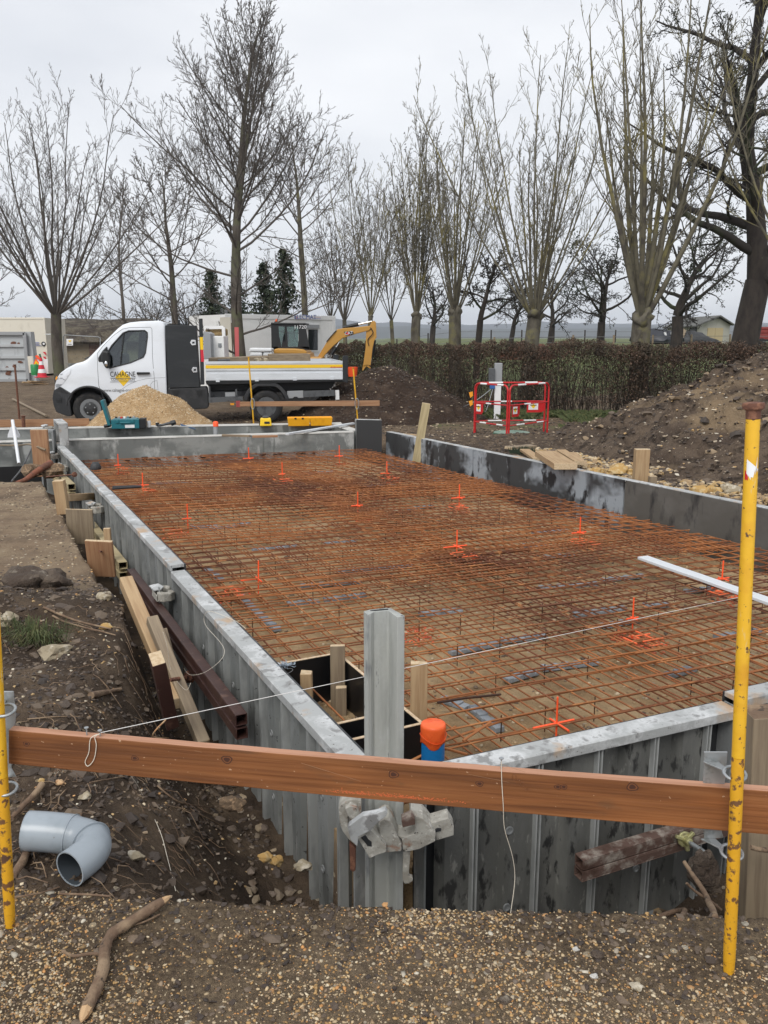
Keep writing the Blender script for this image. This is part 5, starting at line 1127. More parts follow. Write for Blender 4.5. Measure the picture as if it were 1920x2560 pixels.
RL = [((115, 1340), (150, 1352), (250, 1378), 'thin brown root on the dirt left of the sawn brace', .006), ((95, 1318), (160, 1345), (240, 1365), 'second thin root above it near the broken rock', .007), ((195, 1700), (260, 1685), (355, 1672), 'long pale twig just below the board', .003), ((340, 1705), (390, 1740), (462, 1752), 'bent root on the slope towards the trench', .004), ((355, 1745), (430, 1765), (480, 1790), 'thin root lower on the slope towards the trench', .003),
      ((440, 1715), (470, 1700), (505, 1690), 'short pale root pointing at the near wall', .003), ((30, 1952), (90, 1940), (130, 1928), 'straight stick lying along the gravel edge', .003), ((130, 1940), (190, 1945), (240, 1948), 'brown stick at the edge of the gravel under the elbow', .004), ((575, 1815), (610, 1800), (640, 1795), 'twig across the rubble beside the left wall', .003), ((60, 1560), (120, 1555), (180, 1560), 'thin root above the board at the left', .003)]
for a, c, e, lb, r in RL: rootline(lb, (a, c, e), (r, r * .6))
b = MB()
for i in range(240):
    a = random.uniform(0, 480); c = random.uniform(1330, 1930)
    p_ = gh(a, c, .006)
    if not (sdist(p_.x, p_.y, LC, LN) > .25 and p_.y > 2.2): continue
    d_ = Vector((random.uniform(-1, 1), random.uniform(-1, 1), 0)).normalized(); Lg = random.uniform(.03, .16); pp = []
    for j in range(5):
        x = p_ + d_ * Lg * (j / 4) + Vector((random.uniform(-.01, .01), random.uniform(-.01, .01), 0)); pp.append(Vector((x.x, x.y, hz(x.x, x.y) + .004 + .03 * math.sin(j / 4 * 3.1) * random.random())))
    b.tube(pp, random.uniform(.0008, .0022), 4, False)
tag(b.build('root_fibres', M['root']), kind='stuff')
# sticks in the corner trench at right
G6 = 'sticks and roots poking out of the trench at the lower right'
for pts_, r, lb in (([gh(1545, 1985, 0), q(1530, 1945, 2.25), q(1500, 1895, 2.35), q(1478, 1860, 2.4)], (.010, .006), 'longest upright stick in the trench by the right stake'),
                    ([q(1558, 1965, 2.3), q(1530, 1945, 2.28), q(1500, 1925, 2.3), q(1482, 1908, 2.3)], (.005, .004), 'thin stick crossing the longest one in the trench'), ([gh(1470, 1990, 0), q(1475, 1965, 2.5), q(1410, 1985, 2.5)], (.008, .009), 'low horizontal stick against the near wall'),
                    ([gh(1659, 1900, .02), gh(1640, 1912, .03), gh(1615, 1930, .02), gh(1600, 1950, .02)], (.012, .007), 'root climbing the soil at the right edge'), ([q(1680, 1838, 2.3), q(1640, 1835, 2.3), q(1622, 1830, 2.3)], (.007, .008), 'cut root end jutting in right of the yellow stake')):
    o = root(lb, pts_, r); o['group'] = G6
P = q(1520, 1880, 2.5); tag(MB().rock(P, (.05, .06, .09), 4, .5).build('stone', M['clod'], smooth=40), 'long grey stone standing in the trench behind the sticks', 'stone')
o = beam('timber_post', q(1640, 1990, 2.42) + Vector((0, 0, -.2)), q(1655, 1535, 2.42), .12, .10, M['woodgrey'], up=(0, 1, 0), endmat=M['root']); tag(o, 'weathered brown post at the right edge behind the yellow stake', 'timber post')
# rocks
for k, (a, c, s, lb, m_) in enumerate(((117, 1418, .075, 'big tan flint boulder on the dark dirt at the left', 'rock'), (225, 1295, .05, 'broken flint with a chipped pale face near the sawn brace', 'rock'), (228, 1360, .035, 'yellow chip of stone on the dark dirt', 'ochre'), (60, 1268, .15, 'large soil covered clod at the back of the dirt heap', 'clod'), (110, 1265, .12, 'rounded clod beside the larger soil covered one', 'clod'),
        (290, 1853, .028, 'flint stone on the slope right of the elbow', 'rock'), (185, 1730, .022, 'grey stone below the board left', 'rock'), (130, 1700, .018, 'cream chip of flint under the board', 'rootend'), (90, 1690, .012, 'orange stone under the board at left', 'ochre'), (1243, 2056, .009, 'larger white pebble on the gravel, right of centre', 'conctop'), (1290, 2068, .018, 'dark clod on the gravel beside the white pebbles', 'clod'), (1283, 2112, .011, 'cream pebble on the gravel below the dark clod', 'conctop'), (1375, 2135, .017, 'grey brown stone on the gravel lower right', 'rock'),
        (1090, 2165, .016, 'dark crumb of earth at the bottom of the gravel', 'bitumen'), (15, 1345, .06, 'pale brown split stone at the left edge', 'rock'))):
    P = gh(a, c, s * .25); o = MB().rock(P, (s, s * .8, s * .6), k * 3 + 2, .45, 3).build('stone', M[m_] if m_ != 'bitumen' else M['clod'], smooth=40); tag(o, lb, 'stone')
b = MB(); P = gh(75, 1388, 0)
for i in range(420):
    a = random.uniform(0, 6.28); r_ = random.uniform(0, .17) ** 1; p_ = P + Vector((math.cos(a) * r_, math.sin(a) * r_ * .6, 0)); p_.z = hz(p_.x, p_.y)
    d_ = Vector((math.cos(a) + random.uniform(-.5, .5), math.sin(a) + random.uniform(-.6, .3), 0)) * random.uniform(.02, .09); h = random.uniform(.03, .10); w_ = Vector((-d_.y, d_.x, 0)).normalized() * .0018
    b.add([p_ - w_, p_ + w_, p_ + d_ * .5 + Vector((0, 0, h)) + w_ * .7, p_ + d_ * .5 + Vector((0, 0, h)) - w_ * .7, p_ + d_ * 1.3 + Vector((0, 0, h * .75))], [(0, 1, 2, 3), (3, 2, 4)])
tag(b.build('grass_tuft', M['grassmat']), 'tuft of green grass on the dark dirt above the tan boulder', 'grass tuft')
b = MB(); P = q(88, 1012, 9.9)
for i in range(3): b.rock(P + Vector((random.uniform(-.12, .2), 0, random.uniform(-.03, .05))), (.14, .12, .09), i, .5, 2)
t = thing('root_stump', 'torn reddish root with earthy clump lying over the far trench', 'root', P[:]); b.build('earth_clump', M['mulch'], t, smooth=50)
cc_ = curve([q(110, 1000, 9.9), q(80, 1018, 9.7), q(55, 1036, 9.5), q(35, 1043, 9.4)]); MB().tube(cc_, [.045 - .025 * i / (len(cc_) - 1) for i in range(len(cc_))], 8).build('stem', M['redroot'], t, smooth=50)
# ================================================================ background
def ground_z(x, y): return hz(x, y)
# soil heaps
def heap(name, label, cat, c, Rr, A, m_, seed, ax=1.0, pw=1.15, nr=90, na=220, rough=.10, base=None, extra=None, rot=0):
    vs = []; fs = []
    for i in range(nr + 1):
        r = Rr * (i / nr) ** .8
        for j in range(na):
            a = 2 * math.pi * j / na; x = r * math.cos(a) * ax; y = r * math.sin(a)
            x, y = x * math.cos(rot) - y * math.sin(rot), x * math.sin(rot) + y * math.cos(rot)
            X, Y = c[0] + x, c[1] + y
            vs.append((X, Y, r))
    v = np.array(vs); X, Y, r = v[:, 0], v[:, 1], v[:, 2]
    t = np.clip(1 - r / Rr, 0, 1); t = t + .10 * fbm(X, Y, 1.2 / max(.6, Rr / 3), 3, seed) * (t > 0.02) * (t < .97)
    hgt = A * (np.clip(t, 0, 1.1) ** pw); hgt = A * (1.12 * hgt / A - .12 * (hgt / A) ** 6)
    gz = height(X, Y)[0]
    Z = gz + hgt + rough * fbm(X, Y, 2.6, 5, seed + 2) * np.clip(t * 6, 0, 1) + rough * .35 * fbm(X, Y, 11, 4, seed + 5) - .10 * (1 - np.clip(t * 12, 0, 1))
    if extra is not None: Z = Z + extra(X, Y)
    for i in range(nr):
        for j in range(na):
            a = i * na + j; b_ = i * na + (j + 1) % na; fs.append((a, a + na, b_ + na, b_))
    b = MB(); b.v = list(map(tuple, np.stack([X, Y, Z], -1))); b.f = fs; b.m = [0] * len(fs)
    o = b.build(name, m_, smooth=180); tag(o, label, cat); return np.stack([X, Y, Z], -1), hgt
M['heapsoil'] = mat('heap_soil', (.075, .054, .040), .95, 0, [((.125, .092, .066), 2.2, .42, .62), ((.032, .023, .017), 5, .5, .65), ((.21, .152, .095), (.7, .7, 1.6), .54, .66), ((.46, .38, .28), 28, .655, .68)], [(9, .06), (40, .02)], coord='World', spec=.2)
M['darksoil'] = mat('dark_heap_soil', (.042, .028, .021), .95, 0, [((.075, .052, .038), 3, .5, .65), ((.35, .28, .2), 30, .68, .7)], [(9, .06), (40, .02)], coord='World', spec=.2)
M['sandpile'] = mat('sand_gravel', (.36, .235, .12), .95, 0, [((.46, .32, .18), 4, .45, .62), ((.55, .42, .27), 32, .55, .66), ((.20, .125, .06), 40, .6, .68)], [(30, .03)], coord='World', spec=.2)
vv, hh = heap('spoil_heap', 'big heap of dug up soil and pale stones behind the right wall', 'soil heap', (8.3, 12.0), 6.2, 2.22, M['heapsoil'], 31, ax=.92, pw=1.15, rough=.27, rot=.25)
SPV, SPH = vv, hh; k = rng.choice(len(vv), 14000); k = k[hh[k] > .02]; scatter('heap_stones', vv[k] + rng.normal(0, .03, (len(k), 3)) * [1, 1, 0], .019, pal=np.array([[.5, .42, .31], [.38, .30, .21], [.6, .54, .44], [.08, .058, .044], [.055, .04, .03], [.42, .27, .12]]), wts=[.11, .10, .06, .37, .28, .08], bump=.45)
vv, hh = heap('soil_heap', 'dark brown soil heap behind the tail of the flatbed, under the digger arm', 'soil heap', (.1, 19.3), 2.3, 1.15, M['darksoil'], 41, ax=1.05, pw=1.1, rough=.14)
k = rng.choice(len(vv), 2600); k = k[hh[k] > .02]; scatter('heap_stones', vv[k], .022, pal=np.array([[.06, .042, .032], [.09, .065, .05], [.04, .03, .022], [.42, .34, .24]]), wts=[.35, .3, .25, .1], bump=.4)
PC = qp(363, 1050, 15.6)
vv, hh = heap('sand_pile', 'cone of orange tan sand and gravel in front of the cab', 'sand pile', (PC.x + .05, 15.65), 1.25, .90, M['sandpile'], 51, ax=1.15, pw=1.05, nr=50, na=120, rough=.05)
k = rng.choice(len(vv), 3500); k = k[hh[k] > .02]; scatter('sand_pile_stones', vv[k], .012, pal=np.array([[.5, .36, .2], [.6, .47, .3], [.4, .26, .12], [.65, .56, .42]]))
k = rng.choice(len(SPV), 1800); k = k[SPH[k] > .02]; scatter('heap_clods', SPV[k] + rng.normal(0, .03, (len(k), 3)) * [1, 1, 0], .045, pal=np.array([[.085, .06, .043], [.12, .088, .06], [.055, .04, .03], [.25, .18, .11]]), bump=.45)
# ochre rubble along the right wall
n = 5200; tt = rng.uniform(2.2, 10.5, n); dd = rng.uniform(.12, 1.5, n) ** 1; x = RR.x + RU.x * tt + RN.x * dd; y = RR.y + RU.y * tt + RN.y * dd
pp = zpts(x, y); keep = fbm(x, y, .9, 3, 9) > -.05; pp[:, 2] += .03
scatter('rubble', pp[keep], .026, pal=np.array([[.42, .28, .12], [.34, .23, .12], [.2, .15, .1], [.10, .075, .055], [.5, .4, .26]]), bump=.4, flat=.7)
for k_, (a, c, s) in enumerate(((1335, 1020, .13), (1290, 985, .10), (1362, 985, .07), (1575, 1062, .11), (1540, 1055, .09), (1510, 1040, .10))):
    P = q(a, c + 8, 9.6 if a < 1400 else 8.4); P.z = .06; tag(MB().rock(P, (s, s * .8, s * .65), k_ + 20, .45, 3).build('clod', M['ochre'] if k_ != 3 else M['rock'], smooth=40), ['largest ochre clod beside the square stake behind the right wall', 'ochre clod at the foot of the heap left of the square stake', 'small clod behind the square stake', 'grey stone behind the brown right wall panel', 'ochre clod left of the grey stone behind the right wall', 'ochre clod just right of the square stake'][k_], 'clod')
# boards and stakes behind the right wall
def bl(label, a, c, e, f, w_, h_, z, m_='wood', zz=None, group='offcut boards dumped behind the right wall'):
    A = g(a, c, z); B3 = g(e, f, zz if zz is not None else z); o = beam('offcut_board', A, B3, w_, h_, M[m_], endmat=M['woodend'], chipped=True); return tag(o, label, 'board', group)
bl('thick pale offcut, biggest of the boards dumped behind the right wall', 1178, 980, 1222, 1008, .26, .07, .20)
bl('long board lying behind the thick pale offcut', 1212, 975, 1252, 1000, .12, .05, .17)
bl('thin board sticking out to the right of the thick offcut', 1238, 980, 1262, 1004, .08, .04, .12)
bl('narrow board left of the thick pale offcut', 1133, 972, 1162, 992, .13, .035, .10)
bl('greyish plank flat on the soil at the back of the offcuts', 1098, 968, 1152, 964, .18, .04, .05, 'woodgrey')
bl('short plank nearest the wall at the left of the offcuts', 1110, 985, 1140, 996, .12, .03, .10, 'woodgrey')
P = q(1387, 970, 8.9); o = beam('timber_stake', (P.x, P.y, -.3), P, .15, .10, M['wood'], up=(0, 1, 0), endmat=M['woodend']); tag(o, 'square pale stake standing behind the right wall', 'timber stake')
P = q(1410, 1028, 8.75); o = beam('timber_stake', (P.x, P.y, -.3), P, .08, .06, M['woodgrey'], up=(0, 1, 0), endmat=M['woodend']); tag(o, 'low stub of timber at the foot of the square pale stake', 'timber stake')
P = q(921, 871, 12.2); o = beam('timber_stake', (P.x - .14, P.y, -.2), P, .12, .08, M['woodyel'], up=(0, 1, 0), endmat=M['woodend']); tag(o, 'leaning yellow timber stake behind the far right panel', 'timber stake')
bl('short board on the ground at the foot of the yellow stake', 870, 940, 905, 942, .12, .04, .08, group=None)
P = gh(1130, 985, .03); b = MB()
for i in range(160):
    a = random.uniform(0, 6.28); p_ = P + Vector((math.cos(a) * random.uniform(0, .2), math.sin(a) * random.uniform(0, .12), 0)); b.add([p_, p_ + Vector((.02, 0, .01)), p_ + Vector((random.uniform(-.05, .05), 0, random.uniform(.04, .12)))], [(0, 1, 2)])
tag(b.build('weed', M['conifer']), 'small dark green weed beside the offcut boards', 'plant')

# ---------------------------------------------------------------- barrier, lid, meter post
GB_ = 'red and white barrier panels round the green lid'
BLp = gp(1183, 1083, -.15); BFp = gp(1269, 1096, -.15); BRp = gp(1370, 1081, -.15)
def barrier(label, A, B3, side=None, plate_f=.15, plate_w=.3, st=1):
    A = Vector(A); B3 = Vector(B3); u = (B3 - A); Lg = u.length; u.normalize(); n = Vector((-u.y, u.x, 0))
    A = A + u * .03 + n * 0; Lg -= .06
    t = thing('site_barrier', label, 'barrier', (A + u * Lg / 2)[:], 0, GB_); H = .93; r = .017
    def W3(a, z): return A + u * a + Vector((0, 0, z))
    pts = [W3(0, 0), W3(0, H - .12)] + [W3(.10 - .10 * math.cos(x), H - .10 + .10 * math.sin(x)) for x in np.linspace(.1, 1.57, 6)] + [W3(Lg - .10 + .10 * math.sin(x), H - .10 + .10 * math.cos(x)) for x in np.linspace(0, 1.5, 6)] + [W3(Lg, H - .12), W3(Lg, 0)]
    MB().tube(pts, r, 10).build('frame', M['red'], t, smooth=60)
    for z in (.58, .22): MB().tube([W3(.01, z), W3(Lg - .01, z)], .012, 8).build('rail', M['red'], t, smooth=60)
    for z, rr in ((H, r), (.58, .012), (.22, .012)):
        for f in ((.18, .38), (.70, .88)) if z != .58 else ((.36, .52),):
            MB().tube([W3(Lg * f[0], z), W3(Lg * f[1], z)], rr + .0015, 10).build('white_band', M['reflwhite'], t, smooth=60)
    b = MB(); a0, a1 = Lg * plate_f, Lg * plate_f + plate_w; nb = -n if n.y > 0 else n
    b.prism([W3(a0, .57), W3(a1, .57), W3(a1, .42), W3(a1 - .04, .37), W3(a0, .37)], nb * .004); nrm_fix(b.build('plate', M['red'], t))
    s0 = a0 + .03; s1 = a0 + .03 + plate_w * .55
    b = MB(); b.prism([W3(s0, .55) + nb * .0045, W3(s1, .55) + nb * .0045, W3(s1, .42) + nb * .0045, W3(s0, .42) + nb * .0045], nb * .002); st_ = nrm_fix(b.build('sticker', M['reflwhite'], t))
    m_ = (s0 + s1) / 2; b = MB(); b.prism([W3(m_, .535) + nb * .007, W3(m_ + .045, .49) + nb * .007, W3(m_, .44) + nb * .007, W3(m_ - .045, .49) + nb * .007], nb * .001); nrm_fix(b.build('diamond', M['yelstripe'], st_))
    b = MB(); b.prism([W3(m_ - .06, .515) + nb * .0085, W3(m_ + .06, .515) + nb * .0085, W3(m_ + .06, .50) + nb * .0085, W3(m_ - .06, .50) + nb * .0085], nb * .001); nrm_fix(b.build('name_line', M['ink'], st_))
    return t
barrier('front left red and white barrier panel beside the green lid', BLp, BFp, plate_f=.03, plate_w=.22)
barrier('front right red and white barrier panel beside the green lid', BFp, BRp, plate_f=.06, plate_w=.24)
barrier('back red and white barrier panel behind the green lid', BLp + Vector((.02, .12, 0)), BRp + Vector((-.03, .12, 0)), plate_f=.74, plate_w=.34)
for (P_, dz) in ((BLp, .78), (BLp, .62)):
    b = MB(); b.prism([P_ + Vector((-.03, -.02, dz)), P_ + Vector((-.10, -.02, dz - .02)), P_ + Vector((-.07, -.02, dz - .12)), P_ + Vector((-.02, -.02, dz - .08))], (0, .006, 0)); tag(nrm_fix(b.build('orange_tape', M['amber'])), 'scrap of orange tape, %s one on the left post of the barrier' % ('upper' if dz > .7 else 'lower'), 'tape')
P = gp(1279, 1083, -.12); t = thing('manhole_lid', 'round green lid on the soil inside the red barrier', 'lid', P[:])
MB().lathe(P + Vector((0, 0, -.05)), (0, 0, 1), [(.34, 0), (.345, .05), (.335, .06)], 36).build('rim', M['darkgreen'], t, smooth=40)
MB().lathe(P + Vector((0, 0, .0105)), (0, 0, 1), [(.33, 0), (.328, .012), (.1, .02), (0, .021)], 36).build('cover', M['green'], t, smooth=40)
P = qp(1240, 1001, 18.6); P.z = hz(P.x, P.y); t = thing('meter_post', 'white post carrying a grey electric box in front of the hedge', 'post', P[:])
b = MB(); b.box(P + Vector((.03, 0, .4)), (.14, .10, 1.0)); b.build('post', M['reflwhite'], t, bevel=.006)
b = MB(); b.box(P + Vector((.03, 0, 1.02)), (.17, .12, .42)); b.build('post_head', M['lightgrey'], t, bevel=.01)
b = MB(); b.box(P + Vector((-.12, -.05, .95)), (.13, .16, .34)); b.build('meter_box', M['chassis'], t, bevel=.01)
b = MB(); b.box(P + Vector((-.10, -.06, .71)), (.11, .10, .08)); b.build('socket', mat('blue_socket', (.03, .12, .35), .5), t, bevel=.01)
tag(MB().tube(curve([P + Vector((-.1, -.05, .68)), q(1020, 870, 18), gh(960, 895, .02), gh(900, 905, .02), gh(835, 915, .03)]), .009, 5).build('power_cable', M['lightgrey']), 'pale cable sagging from the electric box to the concrete basin', 'cable')
tag(MB().tube(curve([P + Vector((-.08, -.05, .68)), P + Vector((-.3, -.6, .2)), gh(1050, 868, .03)]), .008, 5).build('cable', M['lightgrey']), 'second cable dropping from the electric box to the grass', 'cable')

# ---------------------------------------------------------------- rear profile boards, tools
def small_stake(label, top, bot, Y, r=.014, group=None, hd=True, mm='yellow'):
    A = q(*bot, Y); B3 = q(*top, Y); A.z = min(A.z, hz(A.x, A.y)); t = thing('yellow_stake' if mm == 'yellow' else 'rusty_stake', label, 'stake', A[:], 0, group); d = (B3 - A).normalized(); Lg = (B3 - A).length
    MB().lathe(A, d, [(r * .5, -.05), (r, .04), (r, Lg)], 10).build('shaft', M[mm], t, smooth=50); MB().lathe(A, d, [(r * 1.01, Lg + .0), (r * 1.6, Lg + .008), (r * 1.6, Lg + .016), (0, Lg + .02)], 10).build('head', M['rust' if mm != 'yellow' else 'yellowrust'], t, smooth=50); return t
small_stake('yellow stake holding the left part of the rear board, before the flatbed side', (537, 773), (549, 918), 15.4)
small_stake('yellow stake holding the right end of the rear board, before the dark soil heap', (763, 796), (775, 903), 15.4)
o, _ = board_px('profile_board', 'orange brown board on two yellow stakes in front of the flatbed wheels', (518, 868), (518, 878), (820, 865), (820, 877), 15.5, 15.35, .03, M['woodtan'], 'profile board')
for x_px in (546, 771):
    b = MB(); c_ = q(x_px, 872, 15.33)
    b.tube([c_ + Vector((math.cos(a) * .035, -.02, math.sin(a) * .10)) for a in np.linspace(0, 6.28, 16)], .008, 6); tag(b.build('board_bracket', M['steel'], smooth=60), 'steel clip joining the rear board to its %s stake' % ('left' if x_px < 600 else 'right'), 'bracket')
o, _ = board_px('profile_board', 'orange brown board behind the far wall at the left edge', (-60, 908), (-60, 924), (192, 904), (192, 920), 14.7, 14.9, .03, M['woodtan'], 'profile board')
small_stake('thin rusty stake standing on the mud at the far left', (32, 789), (40, 882), 18.5, r=.022, mm='rust')
small_stake('short stake tied behind the left board', (50, 900), (52, 935), 14.6, r=.03, mm='rust')
tag(MB().tube([gh(28, 866, .05), gh(100, 905, .06)], .03, 6).build('timber_pole', M['woodgrey']), 'grey pole lying on the mud behind the left board', 'pole')
# white tool with trowel plate leaning in the far left
A = q(27, 908, 11.3); B3 = q(41, 1001, 10.9); t = thing('white_rod', 'white plastic rod with a trowel shaped plate leaning on the far left wall', 'rod', B3[:])
MB().tube([A, B3], .022, 10).build('rod', M['white'], t, smooth=60)
b = MB(); Y_ = 11.28; b.prism([q(23, 922, Y_), q(33, 922, Y_), q(42, 940, Y_), q(42, 945, Y_), q(16, 945, Y_), q(17, 938, Y_)], (0, .02, 0)); nrm_fix(b.build('plate', M['white'], t))
tag(MB().tube(curve([q(75, 945, 11.0), q(70, 965, 11.0), q(48, 1010, 10.5), q(25, 1040, 9.6)]), .010, 6).build('power_cable', M['chassis']), 'grey cable hanging from the brown board over the black wall foot', 'cable')
tag(MB().tube(curve([q(-20, 962, 11.6), q(40, 962, 11.5), q(65, 960, 11.0), q(98, 972, 10.8)]), .014, 6).build('loose_rod', M['woodgrey']), 'thin bent rod resting against the brown board at the far left', 'rod')
# tool case on the far wall
def wallpt(a, Yadd=0):   # point on top of the far basin wall at photo column a
    lo = g(a, 921, ZT); return onplane(a, 921, (FB0 + fn * .1)[:], fn[:])
P = q(273, 922, 13.62); P.z = ZT; ang = math.atan2(fu.y, fu.x); s13 = 13.62 / FPX * D
t = thing('tool_case', 'open teal tool case on the far concrete wall', 'tool case', P[:], ang); 
def lbx(parent, name, c, size, m_, rx=0, bev=.008):
    b = MB(); b.box(c, size, Matrix.Rotation(rx, 3, 'X')); return b.build(name, m_, parent, wm(parent), local=True, bevel=bev)
lbx(t, 'case_base', (0, 0, .075), (.44, .22, .15), M['teal']); lbx(t, 'tray', (0, 0, .155), (.38, .18, .02), M['tealin']); lbx(t, 'side_pocket', (.27, .0, .08), (.10, .2, .16), M['black'])
b = MB(); b.box((-.30, .0, .26), (.05, .22, .42), Matrix.Rotation(-.22, 3, 'Y')); b.build('lid', M['teal'], t, wm(t), local=True, bevel=.01)
for sx in (-.12, .12): lbx(t, 'latch', (sx, -.115, .12), (.05, .02, .06), M['teal'])
lbx(t, 'label_plate', (.07, -.113, .04), (.15, .004, .05), M['reflwhite'], bev=0)
lbx(t, 'handle', (0, -.13, .10), (.16, .02, .025), M['teal'])
for i in range(7): lbx(t, 'tool_bit', (-.15 + .045 * i, random.uniform(-.05, .05), .175), (.03, .06, .03), M[('black', 'lightgrey', 'red', 'reflwhite', 'tealin', 'black', 'lightgrey')[i]], bev=.004)
tag(MB().prism([q(255, 905, 13.9), q(262, 903, 13.9), q(275, 918, 13.9), q(262, 915, 13.9)], (0, .03, 0)).build('paper', M['levelyellow']), 'yellow leaflet sticking out behind the case lid', 'leaflet')
P = q(357, 918, 13.75); P.z = ZT + .035; t = thing('hand_tool', 'grey cordless hand tool lying on the far concrete wall', 'power tool', P[:])
MB().tube([P + Vector((-.14, 0, 0)), P + Vector((-.06, 0, .0)), P + Vector((.02, 0, .02)), P + Vector((.12, 0, .04))], [.025, .02, .022, .028], 8).build('grip', M['chassis'], t, smooth=50)
MB().tube([P + Vector((.10, 0, .03)), P + Vector((.17, 0, .05))], [.045, .04], 8).build('head', M['charcoal'], t, smooth=40); MB().lathe(P + Vector((-.13, 0, -.01)), (0, 0, 1), [(.03, 0), (.03, .05), (0, .052)], 10).build('battery', M['blackplastic'], t)
P = q(322, 920, 13.7); P.z = ZT; tag(MB().lathe(P, (0, 0, 1), [(.025, .005), (.033, .11), (.030, .11), (.022, .012), (0, .01)], 14).build('cup', M['polystyrene'], smooth=40), 'small translucent cup on the far wall right of the tool case', 'cup')
P = q(232, 920, 13.6); P.z = ZT + .03; tag(MB().tube([P + Vector((-.05, 0, 0)), P + Vector((.05, 0, .02))], .03, 10).build('black_roll', M['black'], smooth=40), 'small black roll beside the tool case lid', 'roll')
P = q(390, 918, 13.9); t = thing('hand_saw', 'handsaw with a blue blade lying over the far wall', 'saw', (P.x, P.y, ZT)); b = MB(); b.prism([(P.x - .02, P.y, ZT + .05), (P.x + .24, P.y - .02, ZT - .03), (P.x + .26, P.y - .02, ZT - .05), (P.x + .02, P.y, ZT - .0)], (0, .006, 0)); nrm_fix(b.build('blade', mat('blue_blade', (.12, .2, .35), .4, .3), t))
b = MB(); b.box((P.x - .10, P.y, ZT + .05), (.2, .03, .04), Matrix.Rotation(.2, 3, 'Y')); b.build('handle', M['wood'], t, bevel=.008)
P = q(466, 940, 12.7); t = thing('capped_peg', 'short grey pipe with an orange cap standing in the basin', 'capped pipe', (P.x, P.y, -.2)); tp = q(466, 921, 12.7)
MB().lathe((P.x, P.y, -.2), (0, 0, 1), [(.033, 0), (.033, tp.z + .2)], 14).build('pipe', M['lightgrey'], t, smooth=50); MB().lathe(tp, (0, 0, 1), [(.04, 0), (.042, .055), (.03, .075), (0, .08)], 14).build('cap', M['orange'], t, smooth=50)
A = g(625, 950, ZT + .03); A = q(620, 949, 12.4); B3 = q(815, 925, 14.0); o = beam('straightedge', (A.x, A.y, ZT + .04), (B3.x - .4, B3.y, ZT + .04), .06, .03, M['silver']); tag(o, 'thin pale straightedge bridging the basin behind the slab', 'straightedge')
o = beam('timber_lath', q(545, 943, 12.15) , q(600, 942, 12.2), .08, .03, M['woodtan']); tag(o, 'short orange lath lying on the concrete wall', 'lath')
o = beam('timber_lath', q(480, 940, 12.3), q(540, 942, 12.2), .05, .03, M['woodgrey']); tag(o, 'short grey lath left of the orange one', 'lath')
P = q(574, 915, 14.0); P.z = ZT; t = thing('laser_level', 'yellow rotating laser level on the far concrete wall', 'laser level', P[:], ang)
b = MB(); b.add([(-.10, -.09, 0), (.10, -.09, 0), (.10, .09, 0), (-.10, .09, 0), (-.085, -.07, .13), (.085, -.07, .13), (.085, .07, .13), (-.085, .07, .13)], [(3, 2, 1, 0), (4, 5, 6, 7), (0, 1, 5, 4), (1, 2, 6, 5), (2, 3, 7, 6), (3, 0, 4, 7)]); b.build('body', M['levelyellow'], t, wm(t), local=True, bevel=.015)
lbx(t, 'front_mark', (.02, -.088, .06), (.09, .006, .035), M['ink'], rx=-.15); MB().lathe((0, 0, .131), (0, 0, 1), [(.05, 0), (.055, .02), (.04, .035), (0, .036)], 16).build('rotor', M['chassis'], t, wm(t), local=True, smooth=50); lbx(t, 'side_grip', (-.10, 0, .05), (.02, .10, .08), M['ink'])
P = q(669, 917, 14.05); P.z = ZT; t = thing('instrument_case', 'open yellow instrument case, its two halves side by side on the far wall', 'case', P[:], ang - .03)
for sx, nm in ((-.185, 'case_half'), (.19, 'case_half')):
    b = MB(); b.add([(sx - .175, -.10, .0), (sx + .175, -.10, 0), (sx + .175, .10, 0), (sx - .175, .10, 0), (sx - .19, -.12, .14), (sx + .19, -.12, .14), (sx + .19, .12, .14), (sx - .19, .12, .14), (sx - .18, -.11, .14), (sx + .18, -.11, .14), (sx + .18, .11, .14), (sx - .18, .11, .14), (sx - .165, -.09, .02), (sx + .165, -.09, .02), (sx + .165, .09, .02), (sx - .165, .09, .02)],
          [(3, 2, 1, 0), (0, 1, 5, 4), (1, 2, 6, 5), (2, 3, 7, 6), (3, 0, 4, 7), (4, 5, 9, 8), (5, 6, 10, 9), (6, 7, 11, 10), (7, 4, 8, 11), (8, 9, 13, 12), (9, 10, 14, 13), (10, 11, 15, 14), (11, 8, 12, 15), (12, 13, 14, 15)]); b.build(nm, M['yellowcase'], t, wm(t), local=True, bevel=.014, bseg=3)
for sx in (-.24, -.12): lbx(t, 'latch', (sx, -.117, .13), (.035, .02, .025), M['ink'], bev=.003)

# ---------------------------------------------------------------- flatbed truck
TH = math.atan2(1.1, 6.06); P0 = qp(127, 1057, 17.0); P0.z = -.16
trk = thing('flatbed_truck', 'white single cab tipper truck with a black locker and silver dropside bed', 'truck', P0[:], TH)
TM = WM[trk.name]; TI = TM.inverted(); tn = TM.to_3x3() @ Vector((0, 1, 0))
def tl(px, py, off=0):
    """photo pixel -> truck local (x, z) on the near side plane shifted inwards by off"""
    x, y, dz = _ray(px, py); d = Vector((x, y, dz)); o = Vector((0, 0, CZ)); pl = P0 + tn * off; p = o + d * ((pl - o).dot(tn) / d.dot(tn)); l = TI @ p; return (l.x, l.z)
def z1(x, y, off=0): return tl(100 + x / 3.606, 770 + y / 3.606, off)
def z2(x, y, off=0): return tl(500 + x / 3.606, 760 + y / 3.606, off)
zf = z1(447, 1060)[1]
WID = 2.0; ZB = 1.12
xf = z1(97, 800)[0]
def inset(x, z): return .20 * max(0, min(1, (z - ZB) / 1.05)) + .30 * max(0, min(1, 1 - (x - xf) / .75)) ** 2
